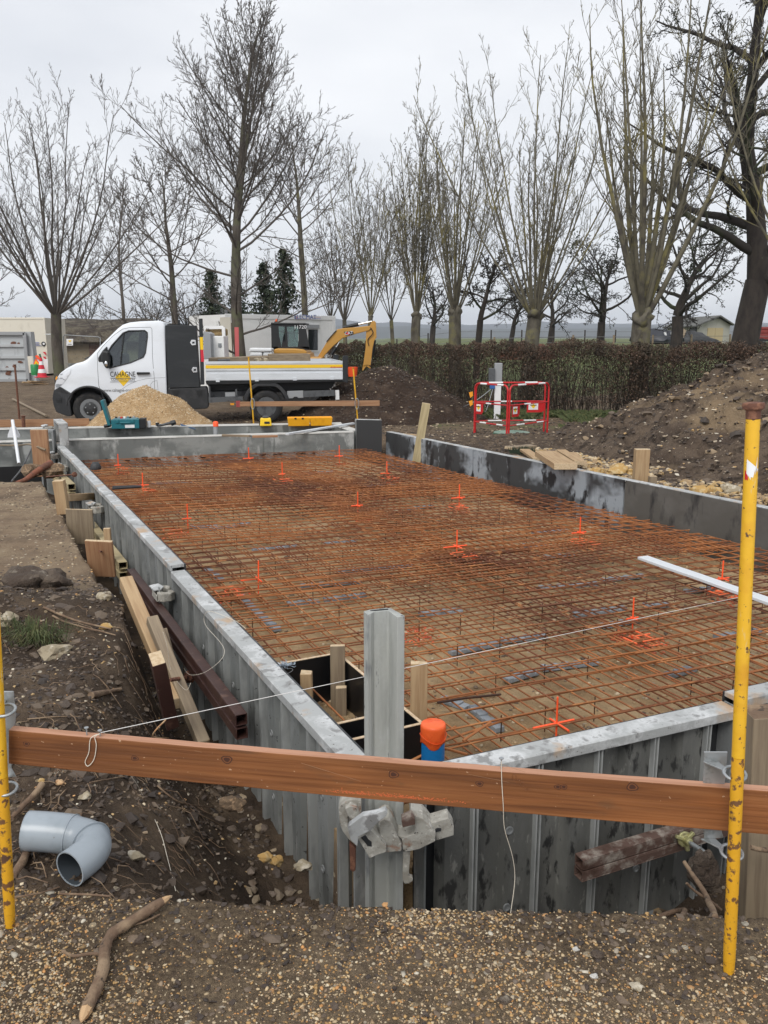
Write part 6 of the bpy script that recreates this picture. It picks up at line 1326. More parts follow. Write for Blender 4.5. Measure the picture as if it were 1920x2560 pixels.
def tbuild(b, name, m_, parent=None, **k):
    """vertices given in truck-local coordinates"""
    par = parent or trk; return nrm_fix(b.build(name, m_, par, TM, local=True, **k))
def tprism(name, pts, y0, y1, m_, parent=None, **k):
    b = MB(); b.prism([(x, y0, z) for x, z in pts], (0, y1 - y0, 0)); return tbuild(b, name, m_, parent, **k)
cabp = [z1(290, 975), z1(150, 965), z1(112, 905), z1(97, 840), z1(100, 790), z1(110, 738), z1(116, 690), z1(132, 635), z1(165, 592), z1(225, 548), z1(320, 500), z1(385, 484), z1(425, 462), z1(560, 318), z1(690, 186), z1(735, 150), z1(800, 128), z1(900, 118), z1(1060, 112), z1(1105, 122), z1(1122, 158), z1(1150, 930), z1(640, 935), z1(450, 945)]
bm = bmesh.new(); vsb = [bm.verts.new((x, 0, z)) for x, z in cabp]; bm.faces.new(vsb)
def bis(co, no): bmesh.ops.bisect_plane(bm, geom=bm.verts[:] + bm.edges[:] + bm.faces[:], plane_co=co, plane_no=no)
bis((0, 0, ZB), (0, 0, 1)); bis((0, 0, ZB + 1.05), (0, 0, 1))
for dx in (.1, .22, .36, .52, .75): bis((xf + dx, 0, 0), (1, 0, 0))
ret = bmesh.ops.extrude_face_region(bm, geom=bm.faces[:]); top = [v for v in ret['geom'] if isinstance(v, bmesh.types.BMVert)]
for v in top: v.co.y = WID
for v in bm.verts:
    i_ = inset(v.co.x, v.co.z); v.co.y = i_ if v.co.y < 1 else WID - i_
bmesh.ops.recalc_face_normals(bm, faces=bm.faces); bmesh.ops.dissolve_limit(bm, angle_limit=R(1), verts=bm.verts, edges=bm.edges)
me = bpy.data.meshes.new('cab'); bm.to_mesh(me); bm.free(); me.materials.append(M['whitebody']); me.materials.append(M['blackplastic'])
cab = link('cab', me, trk, TM)
winp = [z1(632, 541, .1), z1(612, 400, .12), z1(650, 338, .14), z1(750, 226, .17), z1(800, 206, .18), z1(945, 203, .18), z1(968, 222, .18), z1(970, 260, .17), z1(952, 405, .12), z1(932, 443, .1), z1(820, 492, .1)]
fw = z1(447, 915); wr = .36; rw = z2(600, 925)
cut = MB(); cut.lathe((fw[0], -.3, fw[1]), (0, 1, 0), [(.455, 0), (.455, .75)], 40); cut.prism([(x, -.4, z) for x, z in winp], (0, WID + .8, 0)); cut.lathe((fw[0], WID - .45, fw[1]), (0, 1, 0), [(.455, 0), (.455, .75)], 40)
co_ = nrm_fix(cut.build('cutter', M['blackplastic'], None)); co_.matrix_basis = TM
bv = cab.modifiers.new('b', 'BEVEL'); bv.width = .045; bv.segments = 3; bv.limit_method = 'ANGLE'; bv.angle_limit = R(50)
bo = cab.modifiers.new('c', 'BOOLEAN'); bo.operation = 'DIFFERENCE'; bo.object = co_; bo.solver = 'EXACT'; bo.material_mode = 'TRANSFER'
dg = bpy.context.evaluated_depsgraph_get(); dg.update()
ne = bpy.data.meshes.new_from_object(cab.evaluated_get(dg)); cab.modifiers.clear(); cab.data = ne; ne.name = 'cab'; bpy.data.objects.remove(co_)
ne.polygons.foreach_set('use_smooth', [True] * len(ne.polygons)); ne.set_sharp_from_angle(angle=R(28))
def spt(x, z, e=.004): return Vector((x, inset(x, z) - e, z))
def patch(name, pts, m_, e=.004, parent=None, both=False, sub=4):
    """thin patch lying on the cab side"""
    b = MB(); n = len(pts); c_ = (sum(p[0] for p in pts) / n, sum(p[1] for p in pts) / n); 
    rings = []
    for k in range(sub + 1):
        f = k / sub; rings.append([spt(c_[0] + (p[0] - c_[0]) * f, c_[1] + (p[1] - c_[1]) * f, e) for p in pts])
    base = []
    vs = [v for r_ in rings for v in r_]; fs = []
    for k in range(sub):
        for j in range(n): fs.append((k * n + j, k * n + (j + 1) % n, (k + 1) * n + (j + 1) % n, (k + 1) * n + j))
    b.add(vs, fs); return tbuild(b, name, m_, parent)
def sline(name, pts, m_, r=.004, parent=None, closed=False, e=.0):
    P_ = [spt(x, z, e) for x, z in (pts + [pts[0]] if closed else pts)]; out = []
    for i in range(len(P_) - 1):
        for j in range(4): out.append(P_[i].lerp(P_[i + 1], j / 4)); out[-1].y = inset(out[-1].x, out[-1].z) - e
    out.append(P_[-1]); b = MB(); b.tube(out, r, 5); return tbuild(b, name, m_, parent)
doorl = [z1(600, 885), z1(555, 765), z1(530, 700), z1(520, 560), z1(513, 410), z1(560, 345), z1(650, 250), z1(735, 190), z1(800, 176), z1(990, 172), z1(1003, 190), z1(1012, 440), z1(1030, 630), z1(1040, 900)]
door = sline('door', doorl, M['chassis'], .005, e=-.001)
sline('window_seal', winp, M['black'], .016, door, True, e=.0)
b = MB(); wc_ = [spt(x, z, -.02) for x, z in winp]; b.add(wc_, [tuple(range(len(wc_)))]); tbuild(b, 'window', M['glass'], door)
b = MB(); wc_ = [Vector((x, WID - inset(x, z) - .02, z)) for x, z in winp]; b.add(wc_, [tuple(range(len(wc_)))]); tbuild(b, 'window', M['glass'])
xa = z1(742, 300, .15); xb = z1(735, 505, .1); b = MB(); b.tube([spt(*z1(757, 220, .15)), spt(*z1(730, 512, .1))], .014, 6); tbuild(b, 'quarter_bar', M['black'], door)
# cab inside, seen through the window
b = MB()
for yy in (.35, 1.25):
    sx = z1(905, 400)[0]; sz = z1(905, 400)[1]
    b.box((sx, yy + .22, sz - .05), (.16, .44, .5), Matrix.Rotation(.15, 3, 'Y')); b.box((sx + .02, yy + .22, sz + .32), (.10, .24, .2))
tbuild(b, 'seat', M['black'], bevel=.03)
b = MB(); c_ = z1(690, 400); b.lathe((c_[0], .55, c_[1]), (-.85, 0, .5), [(.19, 0), (.205, .012), (.19, .024), (.178, .012)], 20); tbuild(b, 'steering_wheel', M['black'], smooth=60)
b = MB(); c_ = z1(640, 470); b.box((c_[0], 1.0, c_[1]), (.35, 1.4, .22)); tbuild(b, 'dashboard', M['black'], bevel=.04)
for px_ in (822, 878): c_ = z1(px_, 225); d_ = z1(px_ - 6, 480); b = MB(); b.tube([(c_[0], WID - .28, c_[1]), (d_[0], WID - .28, d_[1])], .02, 6); tbuild(b, 'cab_guard_bar', M['black'])
# windscreen on the sloping front
wsl = [z1(440, 448), z1(682, 192)]; b = MB(); dxn = Vector((-(wsl[1][1] - wsl[0][1]), 0, wsl[1][0] - wsl[0][0])).normalized() * .006
b.prism([Vector((wsl[0][0], .16, wsl[0][1])) + dxn, Vector((wsl[0][0], WID - .16, wsl[0][1])) + dxn, Vector((wsl[1][0], WID - .26, wsl[1][1])) + dxn, Vector((wsl[1][0], .26, wsl[1][1])) + dxn], dxn * .5); tbuild(b, 'windscreen', M['windscreen'])
b = MB(); c_ = z1(400, 470); b.tube([(c_[0] - .02, .2, c_[1] + .02), (c_[0] + .03, .9, c_[1] + .08)], .012, 6); tbuild(b, 'wiper', M['black'])
# bumper, lamp, mirror, handle
bp_ = [z1(172, 712), z1(300, 780), z1(268, 850), z1(285, 978), z1(240, 980), z1(128, 948), z1(100, 885), z1(90, 820), z1(104, 748)]
b = MB(); pl_ = []
n = len(bp_); vs = []
for f, yy in ((0, None), (1, None)):
    for (x, z) in bp_: i_ = inset(x, z) - .025; vs.append((x - .01, i_ if f == 0 else WID - i_, z))
b.add(vs, [tuple(range(n)), tuple(range(n, 2 * n))] + [(i, (i + 1) % n, n + (i + 1) % n, n + i) for i in range(n)]); bmp = tbuild(b, 'bumper', M['blackplastic'], bevel=.02)
patch('lower_grille', [z1(100, 815), z1(180, 815), z1(178, 860), z1(104, 862)], M['black'], .030, bmp)
patch('headlight', [z1(277, 545), z1(266, 592), z1(235, 635), z1(190, 690), z1(108, 757), z1(112, 700), z1(135, 640), z1(175, 592)], M['lamp'], .006)
patch('side_lamp', [z1(140, 622), z1(138, 640), z1(120, 657), z1(118, 640), z1(128, 620)], M['amber'], .012)
b = MB(); mpts = [z1(520, 450), z1(560, 385), z1(600, 345), z1(605, 375), z1(628, 400), z1(632, 470), z1(626, 556), z1(560, 530), z1(520, 515)]
b = MB(); b.prism([(x, .03, z) for x, z in mpts], (0, .09, 0)); mir = tbuild(b, 'mirror', M['black'], bevel=.02)
mp2 = [z1(560, 385, -.15), z1(622, 395, -.15), z1(632, 470, -.15), z1(622, 548, -.15), z1(590, 540, -.15), z1(556, 470, -.15)]
b = MB(); b.prism([(x, -.20, z) for x, z in mp2], (0, .16, 0)); tbuild(b, 'mirror_head', M['black'], mir, bevel=.03); b = MB(); c_ = z1(596, 503, -.2); b.rock((c_[0], -.205, c_[1]), (.035, .02, .06), 1, 0, 2); tbuild(b, 'indicator', M['chrome'], mir, smooth=60)
b = MB(); b.prism([(x, inset(x, z) - .05, z) for x, z in (z1(873, 578), z1(990, 578), z1(992, 596), z1(875, 600))], (0, .05, 0)); tbuild(b, 'handle', M['black'], door, bevel=.008)
sline('fuel_flap', [z1(1000, 730), z1(998, 690), z1(1015, 665), z1(1055, 652), z1(1064, 738)], M['chassis'], .003, closed=True); sline('body_crease', [z1(740, 730), z1(800, 690), z1(880, 655), z1(960, 637), z1(1040, 630), z1(1130, 627)], M['lightgrey'], .004)
patch('step_trim', [z1(760, 785), z1(850, 782), z1(900, 800), z1(850, 850), z1(800, 860)], M['blackplastic'], .006)
b = MB(); pts = [(fw[0] + .465 * math.cos(a), inset(fw[0] + .465 * math.cos(a), fw[1] + .3) - .012, fw[1] + .465 * math.sin(a)) for a in np.linspace(.15, 2.95, 20)]; b.tube(pts, .024, 8); tbuild(b, 'arch_trim', M['blackplastic'], smooth=60)
# lettering
up_ = TM.to_3x3() @ Vector((0, 0, 1)); rt_ = TM.to_3x3() @ Vector((1, 0, 0))
def tw(x, z, e): return TM @ spt(x, z, e)
patch('logo_diamond', [z1(743, 556), z1(820, 632), z1(752, 706), z1(678, 624)], M['yelstripe'], .004, sub=1)
cN = z1(746, 599); text('logo_name', 'CAHAGNE', tw(*cN, .0075), rt_, up_, .150, M['ink'], trk, .001, xs=.70)
cN = z1(748, 645); text('logo_line', 'CONSTRUCTION', tw(*cN, .0075), rt_, up_, .075, M['greyink'], trk, .001, xs=.80)
for yy in (630, 664): sline('logo_rule', [z1(632, yy + 2), z1(866, yy)], M['ink'], .003, e=.006)
cN = z1(568, 742); text('web_address', 'www.cahagne-construction.fr', tw(*cN, .0075), rt_, up_, .095, M['greyink'], trk, .001, align='LEFT', xs=.80)
# lockers
lk = tprism('locker', [z1(1128, 155), z1(1406, 157), z1(1440, 716), z1(1155, 722)], .02, .62, M['charcoal'], bevel=.008)
for (x, y) in ((1380, 312), (1393, 558)):
    c_ = z1(x, y); hd = tprism('latch', [z1(x - 28, y), z1(x - 15, y - 26), z1(x + 22, y - 24), z1(x + 26, y + 22), z1(x - 12, y + 26)], .005, .019, M['chrome'], lk, bevel=.004); tprism('latch_slot', [z1(x - 8, y - 8), z1(x + 14, y - 10), z1(x + 14, y + 8), z1(x - 8, y + 10)], .001, .004, M['black'], hd)
lk2 = tprism('under_locker', [z1(1150, 738), z1(1160, 728), z1(1495, 716), z1(1508, 728), z1(1522, 890), z1(1505, 908), z1(1175, 928), z1(1160, 912)], .03, .6, M['blackplastic'], bevel=.02)
for x in (1222, 1432): tprism('latch', [z1(x - 24, 742), z1(x + 30, 740), z1(x + 26, 775), z1(x + 3, 800), z1(x - 18, 778)], .018, .029, M['black'], lk2)
b = MB(); 
for (a, c, e, f) in ((1228, 98, 1230, 160), (1298, 112, 1300, 160), (1120, 150, 1310, 152)): b.bar((*[z1(a, c)[0], .9], z1(a, c)[1]), (z1(e, f)[0], .9, z1(e, f)[1]), .05, .05, up=(0, 1, 0))
tbuild(b, 'headboard_frame', M['black'])
pp_ = tprism('bed_front_post', [z1(1432, 95), z1(1465, 95), z1(1482, 690), z1(1448, 692)], -.01, .08, M['charcoal'], bevel=.005)
tprism('yellow_sticker', [z1(1440, 262), z1(1468, 262), z1(1472, 375), z1(1446, 375)], -.014, -.0102, M['levelyellow'], pp_); tprism('red_sticker', [z1(1446, 376), z1(1473, 376), z1(1480, 485), z1(1452, 485)], -.014, -.0102, M['redink'], pp_)
# bed
XA, ZT0 = z2(48, 518); XB, _ = z2(1285, 497); ZBb = z2(60, 693)[1]; H_ = ZT0 - ZBb
def band(name, f0, f1, y0, y1, m_, parent=None):
    return tprism(name, [(XA, ZBb + H_ * f0), (XB, ZBb + H_ * f0), (XB, ZBb + H_ * f1), (XA, ZBb + H_ * f1)], y0, y1, m_, parent)
sd = band('dropside', 0, 1, .012, .035, M['silver'])
band('top_rail', .86, 1.0, -.004, .0118, M['silver'], sd); band('yellow_stripe', .64, .80, -.0025, .0117, M['yelstripe'], sd); band('ridge', .52, .62, -.004, .0117, M['silver'], sd); band('ridge', .03, .38, -.004, .0117, M['silver'], sd)
for x, y in ((160, 690), (512, 683), (855, 676), (1190, 669)): c_ = z2(x, y); tprism('hinge', [(c_[0] - .04, c_[1] - .03), (c_[0] + .04, c_[1] - .03), (c_[0] + .04, c_[1] + .03), (c_[0] - .04, c_[1] + .03)], -.018, -.0042, M['silver'], sd)
for k_, (a, c) in enumerate(((1176, 14), (1192, 10), (1204, 13), (1219, 9), (1231, 5), (1238, 12), (1252, 10), (1264, 14))): tprism('red_script', [z2(a, 571), z2(a + c * .5, 563), z2(a + c, 566), z2(a + c * .8, 574), z2(a + c * .3, 575)], -.0055, -.0042, M['redink'], sd)
b = MB(); b.box(((XA + XB) / 2, 1.03, ZBb - .03), (XB - XA, 1.98, .04)); tbuild(b, 'bed_floor', M['charcoal'])
b = MB(); b.box(((XA + XB) / 2, 2.04, ZBb + H_ / 2), (XB - XA, .03, H_)); tbuild(b, 'dropside', M['silver'])
b = MB(); b.box((XB + .01, 1.03, ZBb + H_ / 2), (.03, 1.98, H_ - .02)); tbuild(b, 'tailboard', M['silver'])
tprism('tail_post', [z2(1288, 480), z2(1298, 466), z2(1330, 466), z2(1336, 480), z2(1332, 712), z2(1290, 700)], -.01, .07, M['charcoal'], bevel=.006)
b = MB(); b.box((XB + .1, 2.02, z2(1310, 590)[1]), (.12, .08, .55)); tbuild(b, 'tail_post', M['charcoal'])
tprism('bed_sill', [z2(50, 696), z2(1300, 668), z2(1300, 692), z2(1245, 700), z2(60, 728)], .02, 2.0, M['black'], bevel=.006)
tprism('tipping_frame', [z2(60, 730), z2(1250, 702), z2(1210, 770), z2(900, 785), z2(90, 790)], .45, 1.55, M['black'])
tprism('chassis_rail', [z2(80, 800), z2(430, 793), z2(430, 835), z2(85, 890)], .30, .42, M['chassis'])
tprism('side_guard', [z2(76, 845), z2(385, 835), z2(385, 870), z2(78, 893)], .02, .08, M['chassis']); tprism('side_guard', [z2(935, 785), z2(1215, 776), z2(1218, 828), z2(938, 842)], .05, .10, M['chassis'])
tprism('guard_bracket', [z2(76, 745), z2(92, 745), z2(94, 845), z2(78, 845)], .04, .09, M['chassis']); tprism('guard_bracket', [z2(318, 770), z2(334, 770), z2(336, 838), z2(320, 838)], .04, .09, M['chassis'])
tprism('number_box', [z2(788, 788), z2(934, 783), z2(936, 848), z2(890, 850), z2(875, 838), z2(850, 840), z2(840, 852), z2(790, 854)], .08, .16, M['lightgrey'], bevel=.006)
tprism('battery_plate', [z2(226, 800), z2(316, 797), z2(318, 835), z2(228, 838)], .10, .14, M['lightgrey'])
tprism('mud_flap', [z2(1224, 780), z2(1258, 778), z2(1262, 864), z2(1228, 866)], .1, .14, M['reflwhite']); tprism('small_lamp', [z2(272, 896), z2(308, 895), z2(308, 912), z2(274, 913)], .05, .1, M['amber'])
tprism('chassis_beam', [z2(80, 760), z2(1200, 735), z2(1200, 800), z2(80, 830)], .62, .75, M['black']); tprism('chassis_beam', [z2(80, 760), z2(1200, 735), z2(1200, 800), z2(80, 830)], 1.25, 1.38, M['black'])
# fender
b = MB(); cxr, czr = rw; fo = [(cxr + .50 * math.cos(a), czr + .02 + .53 * min(math.sin(a), .88)) for a in np.linspace(.25, 2.89, 16)]; fi = [(cxr + .42 * math.cos(a), czr + .02 + .45 * min(math.sin(a), .9)) for a in np.linspace(.25, 2.89, 16)][::-1]
tprism('fender', fo + fi, .0, .5, M['blackplastic'], bevel=.01)
def wheel(x, y, z, r, dual=False, w_=.22):
    b = MB(); b.lathe((x, y, z), (0, 1, 0), [(r * .60, .01), (r * .66, -.004), (r * .93, .0), (r, .03), (r, w_ - .03), (r * .93, w_), (r * .6, w_ - .01)], 40, False); o = tbuild(b, 'wheel', M['tyre'], smooth=50)
    b = MB(); b.lathe((x, y + .012, z), (0, 1, 0), [(r * .60, .0), (r * .56, .03), (r * .45, .035), (r * .42, .0 if not dual else .1), (r * .12, .0 if not dual else .1), (.0, .0 if not dual else .1)], 32); b2 = tbuild(b, 'rim', M['rim'] if not dual else M['chassis'], o, smooth=40)
    if not dual:
        b = MB(); b.lathe((x, y + .004, z), (0, 1, 0), [(0, -.02), (r * .22, -.018), (r * .36, .0), (r * .38, .02)], 24); tbuild(b, 'hub_cap', M['blackplastic'], o, smooth=40)
        for k_ in range(5): a = k_ * 1.2566 + .3; b = MB(); b.lathe((x + r * .27 * math.cos(a), y - .012, z + r * .27 * math.sin(a)), (0, 1, 0), [(0, -.006), (.018, 0), (.018, .02)], 8); tbuild(b, 'wheel_nut', M['rim'], o)
    return o
wheel(fw[0], .10, fw[1], .352); wheel(fw[0], WID - .32, fw[1], .352); wheel(rw[0], .06, fw[1] , .35, True); wheel(rw[0], .31, fw[1], .35, True); wheel(rw[0], WID - .5, fw[1], .35, True); wheel(rw[0], WID - .26, fw[1], .35, True)
b = MB(); b.tube([(fw[0], .3, fw[1]), (fw[0], 1.7, fw[1])], .06, 8); tbuild(b, 'axle', M['black']); b = MB(); b.tube([(rw[0], .4, fw[1]), (rw[0], 1.6, fw[1])], .08, 8); tbuild(b, 'axle', M['black'])
# load on the bed
GL = 'things lying on the truck bed'
def onbed(name, label, pts, y0, y1, m_, cat, bev=.01):
    b = MB(); b.prism([TM @ Vector((x, y0, z)) for x, z in pts], TM.to_3x3() @ Vector((0, y1 - y0, 0))); o = nrm_fix(b.build(name, m_, bevel=bev)); return tag(o, label, cat)
zz = lambda x, y: z2(x, y, .7)
onbed('timber_formwork', 'weathered grey box of boards lying on the truck bed', [zz(622, 452), zz(995, 450), zz(997, 560), zz(622, 562)], .7, 1.3, M['woodgrey'], 'formwork box')
onbed('plank_pile', 'flat pile of pale planks on the front of the truck bed', [zz(75, 490), zz(640, 470), zz(640, 560), zz(75, 570)], .9, 1.5, M['woodgrey'], 'planks')
onbed('grey_tray', 'dark grey tray at the front of the truck bed', [zz(160, 500), zz(270, 496), zz(270, 540), zz(160, 545)], .5, .88, M['chassis'], 'tray')
for k_, (x, y) in enumerate(((520, 495), (555, 492), (590, 498))):
    c_ = z2(x, y, .5); tag(MB().rock(TM @ Vector((c_[0], .5, c_[1] - .04)), (.08, .07, .08), k_ + 60, .4, 2).build('stone', M['rock'], smooth=40), ['left', 'middle', 'right'][k_] + ' one of three small stones on the truck bed', 'stone')

# ---------------------------------------------------------------- excavator
YE = 22.5
def e2(x, y, Y=YE): return qp(500 + x / 3.606, 760 + y / 3.606, Y)
exl = e2(800, 450); ex = thing('mini_excavator', 'yellow mini excavator with a black cab standing behind the truck bed', 'excavator', (exl.x, YE + .7, -.12))
def eprism(name, pts, Y0, dY, m_, parent=ex, **k):
    b = MB(); b.prism([e2(x, y, Y0) for x, y in pts], (0, dY, 0)); return nrm_fix(b.build(name, m_, parent, **k))
for Yc in (YE, YE + .95):
    fr = [[(640, 170), (690, 172), (702, 375), (705, 410), (645, 408)], [(690, 172), (950, 175), (958, 205), (690, 203)], [(762, 203), (782, 203), (790, 385), (735, 385), (742, 340), (768, 335)], [(885, 203), (950, 195), (988, 410), (880, 385), (890, 320)], [(645, 385), (986, 385), (990, 415), (645, 412)], [(692, 203), (707, 203), (712, 280), (732, 385), (700, 385)]]
    for p_ in fr: eprism('cab_post', p_, Yc, .05, M['black'])
eprism('cab_roof', [(638, 166), (950, 170), (956, 186), (638, 184)], YE - .03, 1.06, M['black'], bevel=.02)
eprism('window', [(706, 204), (764, 204), (740, 384), (715, 384)], YE + .02, .006, M['glass']); eprism('window', [(783, 204), (886, 204), (886, 384), (790, 384)], YE + .02, .006, M['glass']); eprism('window', [(700, 204), (886, 204), (886, 384), (712, 384)], YE + .97, .006, M['glass'])
eprism('seat', [(740, 300), (775, 240), (790, 250), (785, 345), (760, 360), (735, 350)], YE + .25, .4, M['black'], bevel=.02)
b = MB(); b.tube([e2(845, 220, YE + .3), e2(855, 300, YE + .3), e2(880, 350, YE + .35)], .012, 6); b.build('control_lever', M['black'], ex)
hb = eprism('engine_hood', [(650, 448), (668, 408), (700, 400), (850, 402), (930, 410), (962, 432), (965, 452)], YE - .25, 1.5, M['catyellow'], bevel=.04)
eprism('cab_base', [(645, 450), (990, 440), (1000, 480), (1100, 480), (1100, 530), (645, 560)], YE - .1, 1.2, M['catyellow'], bevel=.03)
eprism('beacon', [(676, 160), (680, 138), (695, 133), (700, 160)], YE + .4, .1, M['beacon'], bevel=.01); eprism('beacon_base', [(668, 168), (706, 168), (704, 158), (672, 158)], YE + .38, .14, M['black'])
c_ = e2(903, 208, YE - .003); text('unit_number', '11720', c_, (1, 0, 0), (0, 0, 1), .135, M['reflwhite'], ex, .001)
boomp = [(1062, 475), (1105, 488), (1130, 455), (1200, 380), (1285, 308), (1400, 270), (1520, 240), (1548, 215), (1530, 196), (1420, 208), (1290, 218), (1240, 228), (1175, 290), (1120, 380)]
bo_ = eprism('boom', boomp, YE + .35, .20, M['catyellow'], bevel=.012)
st_ = eprism('stick', [(1548, 158), (1572, 150), (1586, 166), (1592, 300), (1572, 330), (1556, 400), (1538, 555), (1505, 550), (1470, 560), (1492, 400), (1498, 245), (1515, 235), (1530, 200)], YE + .38, .14, M['catyellow'], bevel=.01)
eprism('linkage', [(1470, 545), (1500, 540), (1540, 575), (1535, 582), (1498, 560), (1470, 600), (1462, 598)], YE + .40, .1, M['catyellow'])
def cyl(name, a, c, e, f, r0, r1, parent, split=.55, Y=YE + .45):
    A = e2(a, c, Y); B3 = e2(e, f, Y); m_ = A.lerp(B3, split); o = nrm_fix(MB().tube([A, m_], r0, 10).build(name, M['black'], parent, smooth=50)); MB().tube([m_, B3], r1, 8).build('piston_rod', M['chrome'], o, smooth=50)
cyl('top_cylinder', 1285, 214, 1548, 158, .05, .025, bo_); cyl('boom_cylinder', 1185, 455, 1258, 345, .05, .03, bo_, .6, YE + .30); cyl('bucket_cylinder', 1572, 325, 1538, 552, .05, .022, st_, .7)
b = MB(); b.tube(curve([e2(1140, 340, YE + .33), e2(1200, 270, YE + .32), e2(1230, 240, YE + .34)]), .012, 5); b.build('hose', M['black'], bo_); b = MB(); b.tube(curve([e2(1530, 205, YE + .36), e2(1560, 260, YE + .34), e2(1515, 320, YE + .36), e2(1525, 380, YE + .37)]), .012, 5); b.build('hose', M['black'], st_)
eprism('boom_badge', [(1295, 250), (1372, 244), (1388, 262), (1372, 278), (1315, 284)], YE + .345, .004, M['ink'], bo_); eprism('badge_triangle', [(1312, 268), (1332, 250), (1350, 282)], YE + .340, .003, M['redink'], bo_)
text('boom_letters', 'CAT', e2(1342, 263, YE + .336), (1, 0, .12), (0, 0, 1), .115, M['reflwhite'], bo_, .001)
for yy in (YE - .2, YE + 1.0):
    b = MB(); xl = e2(610, 500).x; xr = e2(1100, 500).x; n = 24; pts = [(xl + .2 - .2 * math.sin(a), yy, .10 - .2 * math.cos(a)) for a in np.linspace(0, math.pi, 12)] + [(xr - .2 + .2 * math.sin(a), yy, .10 + .2 * math.cos(a)) for a in np.linspace(0, math.pi, 12)]
    b.prism(pts, (0, .3, 0)); nrm_fix(b.build('track', M['tyre'], ex))
b = MB(); c_ = e2(1375, 615, 19.8); b.lathe(c_ + Vector((0, 0, -.1)), (0, 0, 1), [(.10, 0), (.13, .22), (.12, .22), (.09, .02), (0, .02)], 14)
t = thing('orange_bucket', 'orange bucket on the soil heap behind the tail post', 'bucket', (c_ + Vector((0, 0, -.1)))[:]); b.build('bucket_body', M['orange'], t, smooth=40); MB().tube([c_ + Vector((.12 * math.cos(a), 0, .12 + .10 * math.sin(a))) for a in np.linspace(0, 3.14, 10)], .006, 5).build('handle', M['black'], t)
# ---------------------------------------------------------------- site cabins, barn, signs
def cabin_box(t, A, B3, z0, z1, depth, m_, fr=.12, fm='cabinframe', nm='wall'):
    """front face A->B3 (xy), going back by depth"""
    A = Vector((A[0], A[1], 0)); B3 = Vector((B3[0], B3[1], 0)); u = (B3 - A).normalized(); n = Vector((-u.y, u.x, 0)); 
    b = MB(); b.prism([A + Vector((0, 0, z0)), B3 + Vector((0, 0, z0)), B3 + Vector((0, 0, z1)), A + Vector((0, 0, z1))], n * depth); nrm_fix(b.build(nm, m_, t))
    for (p, q_) in ((A, B3),):
        b = MB(); e = n * -.02
        for (a0, a1, c0, c1) in ((0, 1, z1 - fr, z1 + .02), (0, 1, z0, z0 + fr)): b.prism([p + e + Vector((0, 0, c0)), q_ + e + Vector((0, 0, c0)), q_ + e + Vector((0, 0, c1)), p + e + Vector((0, 0, c1))], n * .0195)
        Lg = (q_ - p).length
        for (s0, s1) in ((0, fr), (Lg - fr, Lg)): b.prism([p + e + u * s0 + Vector((0, 0, z0 + fr)), p + e + u * s1 + Vector((0, 0, z0 + fr)), p + e + u * s1 + Vector((0, 0, z1 - fr)), p + e + u * s0 + Vector((0, 0, z1 - fr))], n * .0195)
        nrm_fix(b.build('frame', M[fm], t, bevel=.01))
    return u, n
A = qp(562, 800, 25.4); B3 = qp(838, 800, 27.9); t = thing('site_cabin', 'off white site cabin with a small window and a sign board, behind the truck', 'site cabin', ((A + B3) / 2 * Vector((1, 1, 0)))[:] if False else ((A.x + B3.x) / 2, (A.y + B3.y) / 2, -.1))
zt = qp(562, 786, 25.4).z; cu_, cn_ = cabin_box(t, A, B3, -.1, zt, 2.4, M['cabinwhite'])
for kk in range(1, 14):
    p_ = Vector((A.x, A.y, 0)) + cu_ * (kk * (Vector((B3.x - A.x, B3.y - A.y, 0)).length / 14)); b = MB(); b.prism([p_ - cn_ * .004 + Vector((0, 0, .05)), p_ + cu_ * .012 - cn_ * .004 + Vector((0, 0, .05)), p_ + cu_ * .012 - cn_ * .004 + Vector((0, 0, zt - .12)), p_ - cn_ * .004 + Vector((0, 0, zt - .12))], cn_ * .0035); nrm_fix(b.build('panel_joint', M['cabinframe'], t))
def cz(x, y, off=-.03):
    """photo point in the second zoom frame -> point on the cabin front"""
    return onplane((500 + x / 3.606) / D, (760 + y / 3.606) / D, Vector((A.x, A.y, 0)) + cn_ * off, cn_)
def cpl(name, pts, off, th, m_, parent): 
    b = MB(); b.prism([cz(x, y, off) for x, y in pts], cn_ * th); return nrm_fix(b.build(name, m_, parent))
wn = cpl('window', [(968, 222), (1072, 222), (1072, 428), (968, 428)], -.04, .039, M['cabinframe'], t); cpl('pane', [(976, 230), (1062, 230), (1062, 416), (976, 416)], -.046, .005, M['glassdark'], wn); cpl('shutter_box', [(962, 185), (1078, 188), (1078, 221), (962, 221)], -.10, .099, M['lightgrey'], wn)
sg = cpl('sign_board', [(852, 100), (1098, 108), (1098, 143), (852, 137)], -.05, .02, M['reflwhite'], t)
text('sign_letters', 'ELECMAT', cz(950, 119, -.056), cu_, (0, 0, 1), .20, M['blue'], sg, .001)
for (x0, x1, y, m_) in ((890, 1005, 134, 'pinkink'), (1022, 1090, 120, 'pinkink'), (1022, 1092, 132, 'blue')): cpl('sign_small_print', [(x0, y - 2), (x1, y - 1), (x1, y + 2), (x0, y + 1)], -.054, .003, M[m_], sg)
cpl('sign_emblem', [(860, 108), (864, 108), (864, 130), (860, 130)], -.054, .003, M['ink'], sg); cpl('sign_emblem', [(872, 112), (876, 112), (874, 132), (870, 132)], -.054, .003, M['redink'], sg)
M['fadedred'] = mat('faded_red', (.5, .10, .10), .6)
